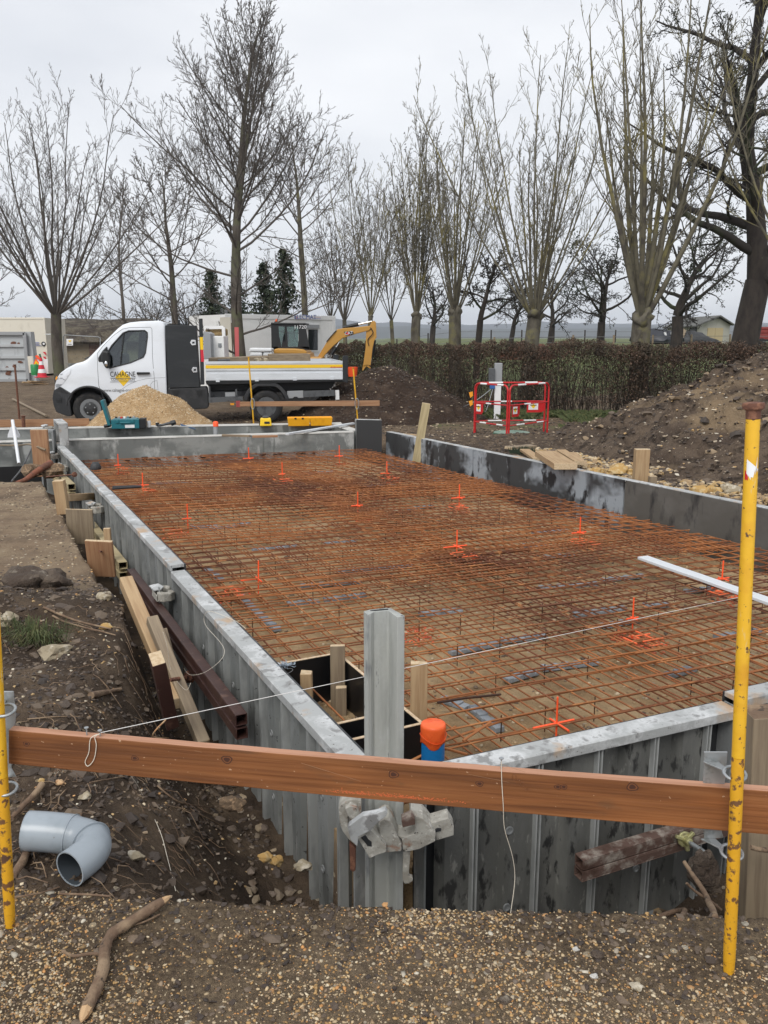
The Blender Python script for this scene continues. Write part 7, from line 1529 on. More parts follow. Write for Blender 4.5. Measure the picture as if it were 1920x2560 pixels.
# stored boards, white locker, straw, polystyrene
def up_board(name, label, x0, y0, x1, y1, Y, w_, th, m_, cat, group=None):
    A_ = e2(x1, y1, Y); B_ = e2(x0, y0, Y); o = beam(name, (A_.x, Y - .1, min(A_.z, -.1)), B_, w_, th, M[m_] if isinstance(m_, str) else m_, up=(0, 1, 0)); return tag(o, label, cat, group)
up_board('white_board', 'tall white board leaning left of the cabin behind the tree', 228, 120, 255, 470, 23.8, .30, .05, M['cream'], 'board'); up_board('wood_board', 'brown plank leaning between the white boards', 268, 170, 285, 470, 23.9, .14, .05, M['woodgrey'], 'board')
up_board('white_board', 'dirty white panel leaning right of the brown plank', 195, 150, 225, 475, 24.3, .35, .05, M['cabinwhite'], 'board'); up_board('red_pole', 'pinkish red pole standing in front of the tree trunk', 330, 210, 334, 470, 21.0, .10, .04, 'fadedred', 'pole')
P = e2(150, 470, 20.6); t = thing('white_locker', 'white steel locker with a latch behind the truck headboard', 'locker', (P.x, 20.8, -.15))
b = MB(); b.prism([e2(90, 292, 20.6), e2(212, 288, 20.6), e2(222, 480, 20.6), e2(95, 480, 20.6)], (0, .6, 0)); nrm_fix(b.build('cabinet', M['cabinwhite'], t, bevel=.01)); b = MB(); b.prism([e2(163, 355, 20.58), e2(192, 353, 20.58), e2(194, 388, 20.58), e2(165, 388, 20.58)], (0, .03, 0)); nrm_fix(b.build('latch', M['steel'], t))
b = MB(); b.prism([e2(30, 250, 20.3), e2(60, 250, 20.3), e2(95, 268, 20.3), e2(102, 490, 20.3), e2(35, 500, 20.3)], (0, .5, 0)); tag(nrm_fix(b.build('grey_cabinet', M['lightgrey'], bevel=.01)), 'grey steel cabinet beside the headboard of the truck', 'cabinet')
P = e2(120, 250, 21.6); t = thing('straw_bale', 'pale straw packed in a white frame above the white locker', 'straw bale', P[:]); b = MB(); b.prism([e2(45, 225, 21.6), e2(200, 220, 21.6), e2(202, 288, 21.6), e2(45, 285, 21.6)], (0, .8, 0)); nrm_fix(b.build('bale', M['straw'], t, bevel=.04)); b = MB(); b.bar(e2(35, 214, 21.55), e2(212, 210, 21.55), .05, .08); b.bar(e2(212, 210, 21.55), e2(222, 420, 21.55), .08, .08); b.build('frame', M['cabinframe'], t)
for k_, (x0, y0, x1, y1) in enumerate(((440, 395, 645, 430), (448, 432, 560, 470), (565, 430, 650, 468))):
    b = MB(); b.prism([e2(x0, y1, 21.8 + k_ * .02), e2(x1, y1, 21.8 + k_ * .02), e2(x1, y0 + 4, 21.8 + k_ * .02), e2(x0 + 8, y0, 21.8 + k_ * .02)], (0, .5, 0)); tag(nrm_fix(b.build('white_block', M['polystyrene'], bevel=.03)), ['top', 'lower left', 'lower right'][k_] + ' white foam block piled left of the excavator cab', 'foam block')
# cream cabin and container at the left
def e3(x, y, Y): return qp(x / 6.38, 770 + y / 6.38, Y)
A = e3(-500, 160, 38.5); B3 = e3(712, 160, 38.5); t = thing('cream_cabin', 'cream panelled cabin with blue stripes at the left edge', 'site cabin', (B3.x - 3, 38.5, -.1))
zt = e3(700, 158, 38.5).z; A.z = 0; cabin_box(t, (B3.x - 7.0, 38.5), (B3.x + .0, 38.5), -.0, zt, 2.4, M['cream'], fr=.07, fm='cream')
for (x0, x1, y, h_) in ((300, 625, 553, 4), (300, 625, 578, 4), (300, 660, 600, 3)): b = MB(); b.prism([e3(x0, y - h_, 38.46), e3(x1, y - h_, 38.46), e3(x1, y + h_, 38.46), e3(x0, y + h_, 38.46)], (0, .01, 0)); nrm_fix(b.build('blue_stripe', M['blue'], t))
b = MB(); b.lathe(e3(693, 572, 38.46), (0, 1, 0), [(.10, -.005), (.10, .01)], 16); b.build('emblem', M['ink'], t); b = MB(); b.lathe(e3(697, 572, 38.44), (0, 1, 0), [(.05, -.005), (.05, .01)], 12); b.build('emblem_spot', M['reflwhite'], t)
for y in (700, 775): b = MB(); b.prism([e3(678, y, 38.4), e3(722, y, 38.4), e3(734, y + 30, 38.4), e3(734, y + 52, 38.4)], (0, .02, 0)); nrm_fix(b.build('red_mark', M['redink'], t))
A = e3(-300, 400, 33); B3 = e3(400, 400, 33); zt = e3(390, 400, 33).z; t = thing('shipping_container', 'grey steel container end with rust spots at the left edge', 'container', (B3.x - 1.2, 33, -.15))
x1_ = B3.x + .28; b = MB(); b.prism([(x1_ - 2.45, 33.03, -.12), (x1_, 33.03, -.12), (x1_ - .08, 33.03, zt + .05), (x1_ - 2.45, 33.03, zt + .05)], (0, .35, 0)); nrm_fix(b.build('body', M['contgrey'], t))
dr = MB().prism([e3(-330, 1165, 32.95), e3(455, 1165, 32.95), e3(395, 398, 32.95), e3(-330, 398, 32.95)], (0, .06, 0)).build('door', M['contgrey'], t)
for y in (575, 760, 950): MB().prism([e3(-320, y, 32.88), e3(372 + (y - 575) * .09, y, 32.88), e3(376 + (y - 575) * .09, y + 45, 32.88), e3(-320, y + 45, 32.88)], (0, .07, 0)).build('rib', M['contgrey'], dr)
for (p0_, p1_) in (((395, 398), (455, 1165)), ((-330, 405), (395, 405)), ((-330, 1158), (455, 1158))): MB().bar(e3(*p0_, 32.9), e3(*p1_, 32.9), .12, .12, up=(0, 1, 0)).build('door_frame', M['lightgrey'], dr)
for k_ in range(14):
    x, y = random.choice([(110, 970), (130, 1050), (90, 640), (40, 640), (200, 750), (180, 860), (320, 860), (230, 930), (60, 570), (215, 565), (305, 565), (150, 1010), (240, 500), (120, 1040)]); MB().rock(e3(x + random.uniform(-14, 14), y + random.uniform(-10, 10), 32.93), (random.uniform(.03, .12), .012, random.uniform(.03, .10)), k_, .5, 2).build('rust_patch', M['rust'], dr)
YS = 31.5
def s3(name, pts, Y, th, m_, parent=None, **k): 
    b = MB(); b.prism([e3(x, y, Y) for x, y in pts], (0, th, 0)); return nrm_fix(b.build(name, m_, parent, **k))
t = thing('roadworks_sign', 'orange triangular roadworks sign leaning on the cream cabin', 'road sign', e3(600, 1010, YS)[:])
s3('border', [(568, 805), (718, 1000), (490, 1008)], YS, .03, M['orange'], t); s3('face', [(570, 838), (688, 985), (515, 992)], YS - .01, .009, M['levelyellow'], t)
wk = [[(572, 885), (582, 885), (584, 900), (572, 902)], [(562, 904), (590, 904), (594, 945), (566, 945)], [(566, 945), (578, 945), (570, 980), (558, 980)], [(580, 945), (594, 945), (602, 978), (590, 980)], [(588, 910), (600, 930), (612, 958), (606, 960), (590, 932)], [(540, 975), (545, 962), (560, 972), (556, 982)], [(608, 972), (620, 950), (650, 945), (655, 972)]]
for p_ in wk: s3('worker_symbol', p_, YS - .02, .008, M['ink'], t)
tag(s3('orange_board', [(560, 770), (580, 752), (610, 760), (640, 820), (600, 820)], YS + .3, .04, M['orange']), 'orange corner of a panel behind the roadworks sign', 'panel'); tag(s3('white_board', [(590, 820), (762, 815), (770, 1035), (700, 1035)], YS + .35, .04, M['reflwhite']), 'blank white panel leaning behind the roadworks sign', 'panel'); tag(s3('white_sheet', [(435, 770), (520, 765), (540, 1030), (465, 1035)], YS + .5, .04, M['cream']), 'pale sheet leaning beside the grey container door', 'panel')
tag(s3('dark_strip', [(618, 735), (640, 730), (660, 800), (640, 812)], YS + .25, .04, M['darkgreen']), 'dark green strip sticking up above the road sign', 'strip')
P = e3(565, 1060, YS - .4); b = MB(); b.lathe(P + Vector((0, 0, -.02)), (0, 0, 1), [(.14, 0), (.15, .05), (.15, .36), (.13, .39), (0, .39)], 18); tag(b.build('green_drum', mat('green_plastic', (.03, .25, .08), .4), smooth=40), 'small green drum in front of the roadworks sign', 'drum')
P = e3(675, 1105, YS - .6); t = thing('traffic_cone', 'red and white traffic cone right of the green drum', 'traffic cone', P[:]); s_ = 1.0
for (z0, z1, r0, r1, m_) in ((.02, .16, .17, .145, 'orange'), (.1605, .30, .145, .115, 'reflwhite'), (.3005, .45, .115, .085, 'orange'), (.4505, .58, .085, .06, 'reflwhite'), (.5805, .72, .06, .035, 'orange')): b = MB(); b.lathe(P, (0, 0, 1), [(r0, z0), (r1, z1), (0, z1)], 18); b.build('cone_band', M['redink'] if m_ == 'orange' else M[m_], t, smooth=60)
b = MB(); b.box(P + Vector((0, 0, .01)), (.42, .42, .03)); b.build('base', M['redink'], t, bevel=.01)
for k_, (x, y, w_) in enumerate(((560, 1120, .9), (520, 1090, .7), (590, 1145, .6))): P = e3(x, y, YS - .5); P.z = hz(P.x, P.y) + .05 + .03 * k_; b = MB(); b.box(P, (w_, .3, .03), Matrix.Rotation(.2 + k_ * .3, 3, 'Z') @ Matrix.Rotation(.08, 3, 'Y')); tag(b.build('pallet_board', M['wood'], bevel=.004), ['upper', 'lower', 'rear'][k_] + ' pale board dropped on the mud below the roadworks sign', 'board')
# barn
t = thing('clay_barn', 'low clay barn with a mossy sagging thatch roof behind the left trees', 'barn', (qp(200, 900, 46).x, 46, -.1)); xa_ = qp(100, 900, 46).x; xb_ = qp(345, 900, 46).x
b = MB(); b.prism([(xa_, 46, -.2), (xb_, 46, -.2), (xb_, 46, 1.55), (xa_, 46, 1.55)], (0, 5, 0)); nrm_fix(b.build('wall', M['clay'], t))
n_ = 60; vs = []; 
for i in range(n_ + 1):
    x = xa_ - .3 + (xb_ - xa_ + .6) * i / n_; sg_ = .10 * mnoise.noise(Vector((x * .6, 1, 1))); vs += [(x, 45.5, 1.42 + sg_), (x, 46.4, 2.1 + sg_), (x, 48.3, 2.66 + sg_ * 1.3), (x, 51.5, 1.4), (x, 51.5, 1.3), (x, 45.6, 1.28)]
b = MB(); b.add(vs, [(6 * i + j, 6 * i + (j + 1) % 6, 6 * i + 6 + (j + 1) % 6, 6 * i + 6 + j) for i in range(n_) for j in range(6)] + [(0, 1, 2, 3, 4, 5), tuple(6 * n_ + j for j in range(6))]); nrm_fix(b.build('roof', M['thatch'], t, smooth=50))
for x in (112, 150, 236): p_ = qp(x, 880, 45.95); b = MB(); b.box((p_.x, 45.96, .7), (.14, .08, 1.7)); b.build('timber_stud', M['darkwood'], t)
p_ = qp(240, 880, 45.9); b = MB(); b.box((p_.x, 45.93, .7), (.7, .12, 1.7)); b.build('brick_pier', mat('old_brick', (.10, .055, .04), .9, 0, [((.16, .10, .08), (3, 3, 14), .45, .55)], coord='World'), t)
b = MB(); b.box(((xa_ + xb_) / 2, 45.9, .05), (xb_ - xa_, .3, .4)); b.build('plinth', M['concrete'], t)
t = thing('mesh_fence', 'tubular mesh fence panel with a small white notice, in front of the clay barn', 'fence', e3(1300, 900, 37)[:]); YF = 37
MB().tube([e3(1012, 1000, YF), e3(1010, 460, YF), e3(1035, 430, YF), e3(1560, 462, YF), e3(1598, 475, YF), e3(1600, 1000, YF)], .022, 6).build('frame', M['steel'], t, smooth=60)
b = MB(); 
for i in range(24): p0_ = e3(1020 + i * 24, 440, YF); b.tube([(p0_.x, YF, .0), (p0_.x, YF, p0_.z - .03)], .003, 3, False)
for z in np.linspace(.1, 1.7, 9): b.tube([(e3(1015, 500, YF).x, YF, z), (e3(1595, 500, YF).x, YF, z)], .003, 3, False)
b.build('wire_mesh', M['wire'], t); nt_ = s3('notice', [(1060, 492), (1166, 492), (1163, 600), (1058, 600)], YF - .03, .01, M['reflwhite'], t); s3('notice_mark', [(1085, 515), (1140, 515), (1112, 550)], YF - .04, .008, M['levelyellow'], nt_); s3('notice_text', [(1080, 572), (1145, 572), (1145, 582), (1080, 582)], YF - .04, .008, M['greyink'], nt_)
MB().tube([e3(725, 420, 38), e3(850, 422, 38)], .022, 6).build('top_tube', M['steel'], t)
# dark house behind
t = thing('dark_house', 'dark house with a slate roof half hidden behind the conifers', 'house', (qp(545, 800, 50).x, 50, 0)); Yh = 50
def h2(x, y, Y=Yh): return qp(500 + x / 3.606, 760 + y / 3.606, Y)
rz = h2(185, 0).z; ez = h2(60, 115).z; xl = h2(-60, 0).x; xr = h2(235, 0).x
b = MB(); b.prism([(xl, Yh, -.2), (xr, Yh, -.2), (xr, Yh, ez), (xl, Yh, ez)], (0, 6, 0)); nrm_fix(b.build('wall', M['darkwood'], t))
b = MB(); b.add([(xl - .3, Yh - .4, ez - .1), (xr + .3, Yh - .4, ez - .1), (xr - .6, Yh + 3, rz), (xl + .8, Yh + 3, rz), (xl - .3, Yh + 6.4, ez - .1), (xr + .3, Yh + 6.4, ez - .1), (xl - .3, Yh - .4, ez - .22), (xr + .3, Yh - .4, ez - .22), (xl - .3, Yh + 6.4, ez - .22), (xr + .3, Yh + 6.4, ez - .22)], [(0, 1, 2, 3), (3, 2, 5, 4), (0, 3, 4), (1, 5, 2), (0, 6, 7, 1), (4, 5, 9, 8), (1, 7, 9, 5), (0, 4, 8, 6), (6, 8, 9, 7)]); nrm_fix(b.build('roof', M['rooftile'], t))
b = MB(); b.box((h2(165, 170).x, Yh - .03, 1.3), (.7, .05, .8)); b.build('window', M['glassdark'], t)
# shed, cart and debris in the right field
def e6(x, y, Y): return qp(1560 + x / 4.608, 750 + y / 4.608, Y)
YH = 80.0; t = thing('field_shed', 'low grey shed with a shallow roof and ochre doors in the right field', 'shed', e6(850, 480, YH)[:])
gz_ = e6(850, 485, YH).z - .35; F0 = e6(850, 290, YH); G0 = e6(1225, 262, YH + 3); L0_ = e6(500, 318, YH + 9); rdg = e6(1090, 192, YH + 1.5)
F0.z = e6(850, 300, YH).z; L0_.z = F0.z; zr = rdg.z; gu = (G0 - F0); gu.z = 0; lu = (L0_ - F0); lu.z = 0; mid = F0 + gu * .62; mid.z = zr
b = MB(); b.add([(F0.x, F0.y, gz_), (F0.x + gu.x, F0.y + gu.y, gz_), (F0.x + gu.x, F0.y + gu.y, F0.z + .15), (mid.x, mid.y, zr - .12), (F0.x, F0.y, F0.z)] + [(F0.x + lu.x, F0.y + lu.y, gz_), (F0.x + gu.x + lu.x, F0.y + gu.y + lu.y, gz_), (F0.x + gu.x + lu.x, F0.y + gu.y + lu.y, F0.z + .15), (mid.x + lu.x, mid.y + lu.y, zr - .12), (F0.x + lu.x, F0.y + lu.y, F0.z)],
              [(0, 1, 2, 3, 4), (5, 9, 8, 7, 6), (0, 4, 9, 5), (1, 6, 7, 2), (4, 3, 8, 9), (3, 2, 7, 8), (0, 5, 6, 1)]); nrm_fix(b.build('wall', M['shedwall'], t))
ov = lu.normalized() * -.5; b = MB(); ea = -gu.normalized() * .6
for (p_, q_) in ((F0 + ea + Vector((0, 0, -.12)), mid), (F0 + gu + Vector((0, 0, .1)) - ea * .6, mid)):
    a_, b_, c_, d_ = p_ + ov, Vector(q_) + ov, Vector(q_) + lu - ov, p_ + lu - ov; b.add([a_, b_, c_, d_] + [x + Vector((0, 0, .14)) for x in (a_, b_, c_, d_)], [(0, 1, 2, 3), (4, 5, 6, 7), (0, 1, 5, 4), (1, 2, 6, 5), (2, 3, 7, 6), (3, 0, 4, 7)])
nrm_fix(b.build('roof', M['shedroof'], t))
gn = Vector((gu.y, -gu.x, 0)).normalized(); 
for (f0, f1) in ((.30, .53), (.54, .78)):
    a_ = F0 + gu * f0 + gn * .05; b_ = F0 + gu * f1 + gn * .05; b = MB(); b.prism([(a_.x, a_.y, gz_ + .05), (b_.x, b_.y, gz_ + .05), (b_.x, b_.y, F0.z - .15), (a_.x, a_.y, F0.z - .15)], -gn * .04); nrm_fix(b.build('door', M['sheddoor'], t))
a_ = F0 + lu * .02 - Vector(gu).normalized() * .06; b_ = F0 + lu * .22 - Vector(gu).normalized() * .06; b = MB(); b.prism([(a_.x, a_.y, gz_), (b_.x, b_.y, gz_), (b_.x, b_.y, F0.z - .1), (a_.x, a_.y, F0.z - .1)], Vector(gu).normalized() * .05); nrm_fix(b.build('opening', M['black'], t))
for k_, (a0, c0, a1, c1, r_, m_, lb) in enumerate(((470, 370, 500, 495, .10, 'reflwhite', 'left'), (548, 375, 575, 490, .10, 'reflwhite', 'right'))):
    tag(MB().tube([e6(a1, c1 + 10, 74), e6(a0, c0, 74)], r_, 6).build('white_post', M[m_]), lb + ' one of two leaning white posts beside the shed', 'post')
for k_ in range(8): x = 560 + k_ * 17; o = MB().bar(e6(x - 25, 485, 76), e6(x + 20, 330 + (k_ % 3) * 14, 77), .3, .06, up=(0, 1, 0)).build('old_plank', M['woodgrey']); tag(o, ('%s of eight old grey planks leaning against the shed side' % ('leftmost', 'second from left', 'third from left', 'fourth from left', 'fourth from right', 'third from right', 'second from right', 'rightmost')[k_]), 'plank', 'planks stacked against the shed')
b = MB(); P = e6(400, 470, 75); b.rock(P, (2.4, 1.2, 1.0), 5, .4, 3); tag(b.build('tarp_pile', M['tarp'], smooth=50), 'dark tarpaulin covered pile left of the shed', 'pile')
b = MB(); P = e6(800, 460, 77); b.rock(P + Vector((0, 0, -.2)), (2.2, .8, .9), 8, .4, 3); tag(b.build('junk_pile', M['blackplastic'], smooth=50), 'low black pile in front of the shed wall', 'pile')
P = e6(1600, 460, 60); t = thing('farm_trailer', 'red farm trailer stacked with red parts at the right edge', 'trailer', P[:])
for k_, (x0, y0, x1, y1) in enumerate(((1530, 385, 1800, 455), (1560, 345, 1780, 384), (1580, 310, 1760, 344))): b = MB(); b.prism([e6(x0, y1, 60), e6(x1, y1, 60), e6(x1, y0, 60), e6(x0, y0, 60)], (0, 1.6, 0)); nrm_fix(b.build('load_stack', M['brick'], t, bevel=.05))
b = MB(); b.prism([e6(1520, 475, 60), e6(1800, 475, 60), e6(1800, 456, 60), e6(1520, 456, 60)], (0, 1.8, 0)); nrm_fix(b.build('bed', M['black'], t)); 
for x in (1580, 1740): b = MB(); b.lathe(e6(x, 490, 60), (0, 1, 0), [(.3, -.1), (.3, .15)], 16); b.build('wheel', M['tyre'], t)
heap('earth_mound', 'rusty brown mound in the field behind the pollard trunk', 'mound', (qp(1318, 850, 46).x, 46), 1.5, .95, mat('rusty_heap', (.13, .05, .03), 1, 0, [((.07, .03, .02), 3, .5, .6)], [(8, .05)], coord='World'), 71, ax=1.1, pw=.6, nr=24, na=60, rough=.1)
# field fence
t = thing('field_fence', 'thin wire fence on wooden posts crossing the field behind the hedge', 'fence', (8, 44, .6))
xs = list(np.arange(-3, 34, 2.2)); pts = []
for i, x in enumerate(xs):
    y = 44 + x * .12 + random.uniform(-.3, .3); z = hz(x, y); b = MB(); b.tube([(x, y, z - .1), (x + random.uniform(-.05, .05), y, z + 1.25)], .055, 6); b.build('post', M['woodgrey'], t); pts.append((x, y, z))
for h_ in (.5, .85, 1.15): MB().tube([(x, y, z + h_) for x, y, z in pts], .012, 4).build('wire', M['wire'], t)
t = thing('field_fence', 'farther wire fence on darker posts across the middle of the field', 'fence', (15, 90, 1.1)); pts = []
for i, x in enumerate(np.arange(-2, 60, 3.4)):
    y = 92 + random.uniform(-.5, .5); z = hz(x, y); b = MB(); b.tube([(x, y, z - .1), (x, y, z + 1.4)], .08, 5); b.build('post', M['bark_dark'], t); pts.append((x, y, z))
for h_ in (.6, 1.2): MB().tube([(x, y, z + h_) for x, y, z in pts], .02, 4).build('wire', M['wire'], t)

# ---------------------------------------------------------------- trees
class PB:
    """fast builder of many thin tapered limbs"""
    def __init__(s): s.V = []; s.F = []; s.n = 0
    def path(s, P, r0, r1, n):
        P = np.asarray(P); k = len(P); T = np.gradient(P, axis=0); T /= np.linalg.norm(T, axis=1)[:, None] + 1e-9
        a = np.array([.31, .57, .76]) if abs(T[0, 2]) > .6 else np.array([0, 0, 1.0])
        x = np.cross(T, a); x /= np.linalg.norm(x, axis=1)[:, None] + 1e-9; y = np.cross(T, x)
        r = np.linspace(r0, r1, k)[:, None, None]; an = np.arange(n) * 2 * math.pi / n
        V = P[:, None] + (x[:, None] * np.cos(an)[None, :, None] + y[:, None] * np.sin(an)[None, :, None]) * r
        i = np.arange(k - 1)[:, None] * n + np.arange(n)[None]; j = np.arange(k - 1)[:, None] * n + (np.arange(n)[None] + 1) % n
        F = np.stack([i, j, j + n, i + n], -1).reshape(-1, 4) + s.n
        s.V.append(V.reshape(-1, 3)); s.F.append(F); s.n += k * n
    def quads(s, C, size, seed=0):
        r_ = np.random.default_rng(seed); n = len(C); a = r_.normal(size=(n, 3)); a /= np.linalg.norm(a, axis=1)[:, None]; b_ = np.cross(a, r_.normal(size=(n, 3))); b_ /= np.linalg.norm(b_, axis=1)[:, None]
        sz = size * r_.uniform(.6, 1.3, n)[:, None]; V = np.stack([C - a * sz, C - b_ * sz * .45, C + a * sz, C + b_ * sz * .45], 1)
        F = np.arange(n * 4).reshape(-1, 4) + s.n; s.V.append(V.reshape(-1, 3)); s.F.append(F); s.n += n * 4
    def build(s, name, m_, parent=None, smooth=True):
        if not s.V: return None
        V = np.concatenate(s.V); F = np.concatenate(s.F)
        if parent is not None: V = V - np.array(wm(parent).translation)
        me = bpy.data.meshes.new(name); me.vertices.add(len(V)); me.vertices.foreach_set('co', V.astype(np.float32).reshape(-1)); me.loops.add(F.size); me.loops.foreach_set('vertex_index', F.reshape(-1).astype(np.int32)); me.polygons.add(len(F))
        me.polygons.foreach_set('loop_start', np.arange(0, F.size, 4, dtype=np.int32)); me.polygons.foreach_set('loop_total', np.full(len(F), 4, dtype=np.int32)); me.polygons.foreach_set('use_smooth', np.full(len(F), smooth)); me.update(calc_edges=True); me.materials.append(m_)
        return link(name, me, parent)
TR = random.Random(12)
def rnd3(): return np.array([TR.gauss(0, 1), TR.gauss(0, 1), TR.gauss(0, 1)])
def limb(p, d, Lg, k, wob, trop, tdir=np.array([0, 0, 1.0])):
    P = [np.array(p, float)]; d = np.array(d, float); d /= np.linalg.norm(d); st = Lg / k
    for i in range(k): d = d + rnd3() * wob + tdir * trop; d /= np.linalg.norm(d); P.append(P[-1] + d * st)
    return np.array(P)
def side(d, ang, az):
    d = d / np.linalg.norm(d); a = np.array([0, 0, 1.0]) if abs(d[2]) < .95 else np.array([1.0, 0, 0]); x = np.cross(d, a); x /= np.linalg.norm(x); y = np.cross(d, x)
    return d * math.cos(ang) + (x * math.cos(az) + y * math.sin(az)) * math.sin(ang)
def ramify(pb, P, r0, r1, lvl, cfg, Lp, ends):
    """spawn side shoots along a limb"""
    c = cfg[lvl]; n = int(c['n'] * TR.uniform(.8, 1.2)); k = len(P) - 1; az = TR.uniform(0, 6.28)
    for i in range(n):
        t = c.get('t0', .15) + (1 - c.get('t0', .15)) * (i + TR.random()) / n; f = t * k; j = min(int(f), k - 1); q_ = P[j] + (P[j + 1] - P[j]) * (f - j); d = P[j + 1] - P[j]; az += 2.4 + TR.uniform(-.5, .5)
        Lg = Lp * c['len'] * (1 - c.get('fall', .6) * t) * TR.uniform(.6, 1.25); rr = max(cfg[0].get('rmin', .006), (r0 + (r1 - r0) * t) * c.get('rr', .5)); dd = side(d, R(c['ang'] * TR.uniform(.7, 1.3)), az)
        Q = limb(q_, dd, Lg, c.get('k', 4), c.get('wob', .08), c.get('trop', .06)); re_ = max(cfg[0].get('rmin', .006) * .7, rr * .3)
        pb.path(Q, rr, re_, 4 if lvl == 0 else 3); ends.append(Q[-1])
        if lvl + 1 < len(cfg): ramify(pb, Q, rr, re_, lvl + 1, cfg, Lg, ends)
def tree_root(name, label, px, Y, cat='tree', group=None, zoff=0):
    P = qp(px, 900, Y); z = hz(P.x, Y) + zoff; return thing(name, label, cat, (P.x, Y, z), 0, group), np.array([P.x, Y, z])
def px_h(py, Y): return qp(960, py, Y).z
def finish(t, tk, cr, tm, cm, ends=None, leaf=None):
    tk.build('trunk', M[tm], t); cr.build('crown', M[cm], t)
# 1 big leader tree behind the truck bed
def leader_tree(label, px, Y, top_py, r, fork_py, nl, spread, cfg, tm='bark_grey', cm='twig_grey', low=True, name='bare_tree', lean=0.0, twin=False, zb=0):
    t, B_0 = tree_root(name, label, px, Y); H = px_h(top_py, Y) - B_0[2]; fz = px_h(fork_py, Y) - B_0[2]
    tk = PB(); cr = PB(); ends = []
    P = limb(B_0 - [0, 0, .2], [lean, 0, 1], fz + .2, 8, .02, .02); P[:, 0] += 0; tk.path(np.vstack([P[0], P[1:]]), r * 1.08, r * .78, 12); tk.path(np.array([P[0], P[0] + (P[1] - P[0]) * .35]), r * 1.4, r * 1.06, 12)
    tops = [limb(P[-1], [lean - .02, 0, 1], H - fz, 14, .035, .05)]
    if twin: tops.append(limb(P[-1] + [0.02, 0, 0], [.10, .03, 1], (H - fz) * .85, 12, .035, .06))
    for q_, rr in zip(tops, (r * .72, r * .55)):
        tk.path(q_, rr, .012, 8)
        n = nl if rr > r * .6 else nl // 2; az = TR.uniform(0, 6)
        for i in range(n):
            tt = (i + TR.random()) / n; tt = tt ** 1.0 * .93; f = tt * (len(q_) - 1); j = int(f); s_ = q_[j] + (q_[min(j + 1, len(q_) - 1)] - q_[j]) * (f - j); az += 2.4
            Lg = spread * (1 - tt) ** .75 * TR.uniform(.75, 1.15) + .5; ang = R(62 - 30 * tt) * TR.uniform(.8, 1.15); d = side(np.array([0, 0, 1.0]), ang, az)
            Q = limb(s_, d, Lg, 8, .07, .085); rr2 = rr * (.27 * (1 - tt) + .05) ; cr.path(Q, rr2, .010, 5); ramify(cr, Q, rr2, .010, 0, cfg, Lg, ends)
    if low:
        az = 0
        for i in range(6):
            tt = .45 + .55 * i / 6; s_ = P[int(tt * 8)]; az += 2.4; Lg = spread * .85 * TR.uniform(.7, 1.1); Q = limb(s_, side(np.array([0, 0, 1.0]), R(72), az), Lg, 8, .07, .05); cr.path(Q, r * .2, .010, 5); ramify(cr, Q, r * .2, .010, 0, cfg, Lg, ends)
    finish(t, tk, cr, tm, cm); return t, ends
CF = [dict(n=12, len=.42, ang=38, fall=.45, k=5, wob=.09, trop=.09, rr=.42, rmin=.0052), dict(n=7, len=.42, ang=36, k=4, wob=.09, trop=.09, rr=.6), dict(n=5, len=.5, ang=34, k=3, wob=.09, trop=.08, rr=.7)]
leader_tree('tall bare tree with a straight dark trunk rising behind the truck bed', 605, 22.6, 8, .165, 640, 36, 3.3, CF, twin=True)
# 2 vase tree at left
def vase_tree(label, px, Y, top_py, r, fork_py, nl, a0, a1, cfg, tm, cm, sub=1.0, name='bare_tree', group=None, shoots_r=None, wob=.045, trop=.05, knob=0, straight=0, lenvar=(.72, 1.05), kn=10):
    t, B_0 = tree_root(name, label, px, Y, group=group); H = px_h(top_py, Y) - B_0[2]; fz = px_h(fork_py, Y) - B_0[2]
    tk = PB(); cr = PB(); ends = []
    P = limb(B_0 - [0, 0, .2], [0, 0, 1], fz + .2, 6, .025, .03); tk.path(P, r * 1.1, r * .95, 14); tk.path(np.array([P[0], P[0] + (P[1] - P[0]) * .5]), r * 1.5, r * 1.08, 12)
    if knob:
        o = MB().rock(P[-1], (r * knob, r * knob, r * knob * 1.0), int(px), .45, 3); bm_ = o.v
        b = MB(); b.v = bm_; b.f = o.f; b.m = o.m; b.build('burr', M[tm], t, smooth=70)
    az = TR.uniform(0, 6)
    for i in range(nl):
        az += 2.4 + TR.uniform(-.3, .3); f = i / nl; ang = R(a0 + (a1 - a0) * f ** .6 * TR.uniform(.75, 1.1)); d = side(np.array([0, 0, 1.0]), ang, az)
        Lg = (H - fz) * TR.uniform(*lenvar) / max(.75, math.cos(ang * .7)) * (1 - .15 * f); rr = (shoots_r or r * .36) * TR.uniform(.7, 1.15) * (1 - .35 * f)
        s_ = P[-1] + d * np.array([1, 1, .2]) * r * (knob or 1) * .55 - np.array([0, 0, TR.uniform(0, r * .8)])
        Q = limb(s_, d, Lg, kn, wob, trop); cr.path(Q, rr, .009, 6); ramify(cr, Q, rr, .009, 0, cfg, Lg, ends)
    finish(t, tk, cr, tm, cm); return t, ends
CV = [dict(n=12, len=.36, ang=34, fall=.5, k=5, wob=.07, trop=.08, rr=.42, rmin=.0055, t0=.18), dict(n=7, len=.42, ang=34, k=4, wob=.08, trop=.08, rr=.6), dict(n=5, len=.5, ang=34, k=3, wob=.08, trop=.08, rr=.7)]
vase_tree('wide fan shaped bare tree left of the truck cab', 146, 24.5, 255, .15, 785, 17, 6, 55, CV, 'bark_grey', 'twig_grey', trop=.045)
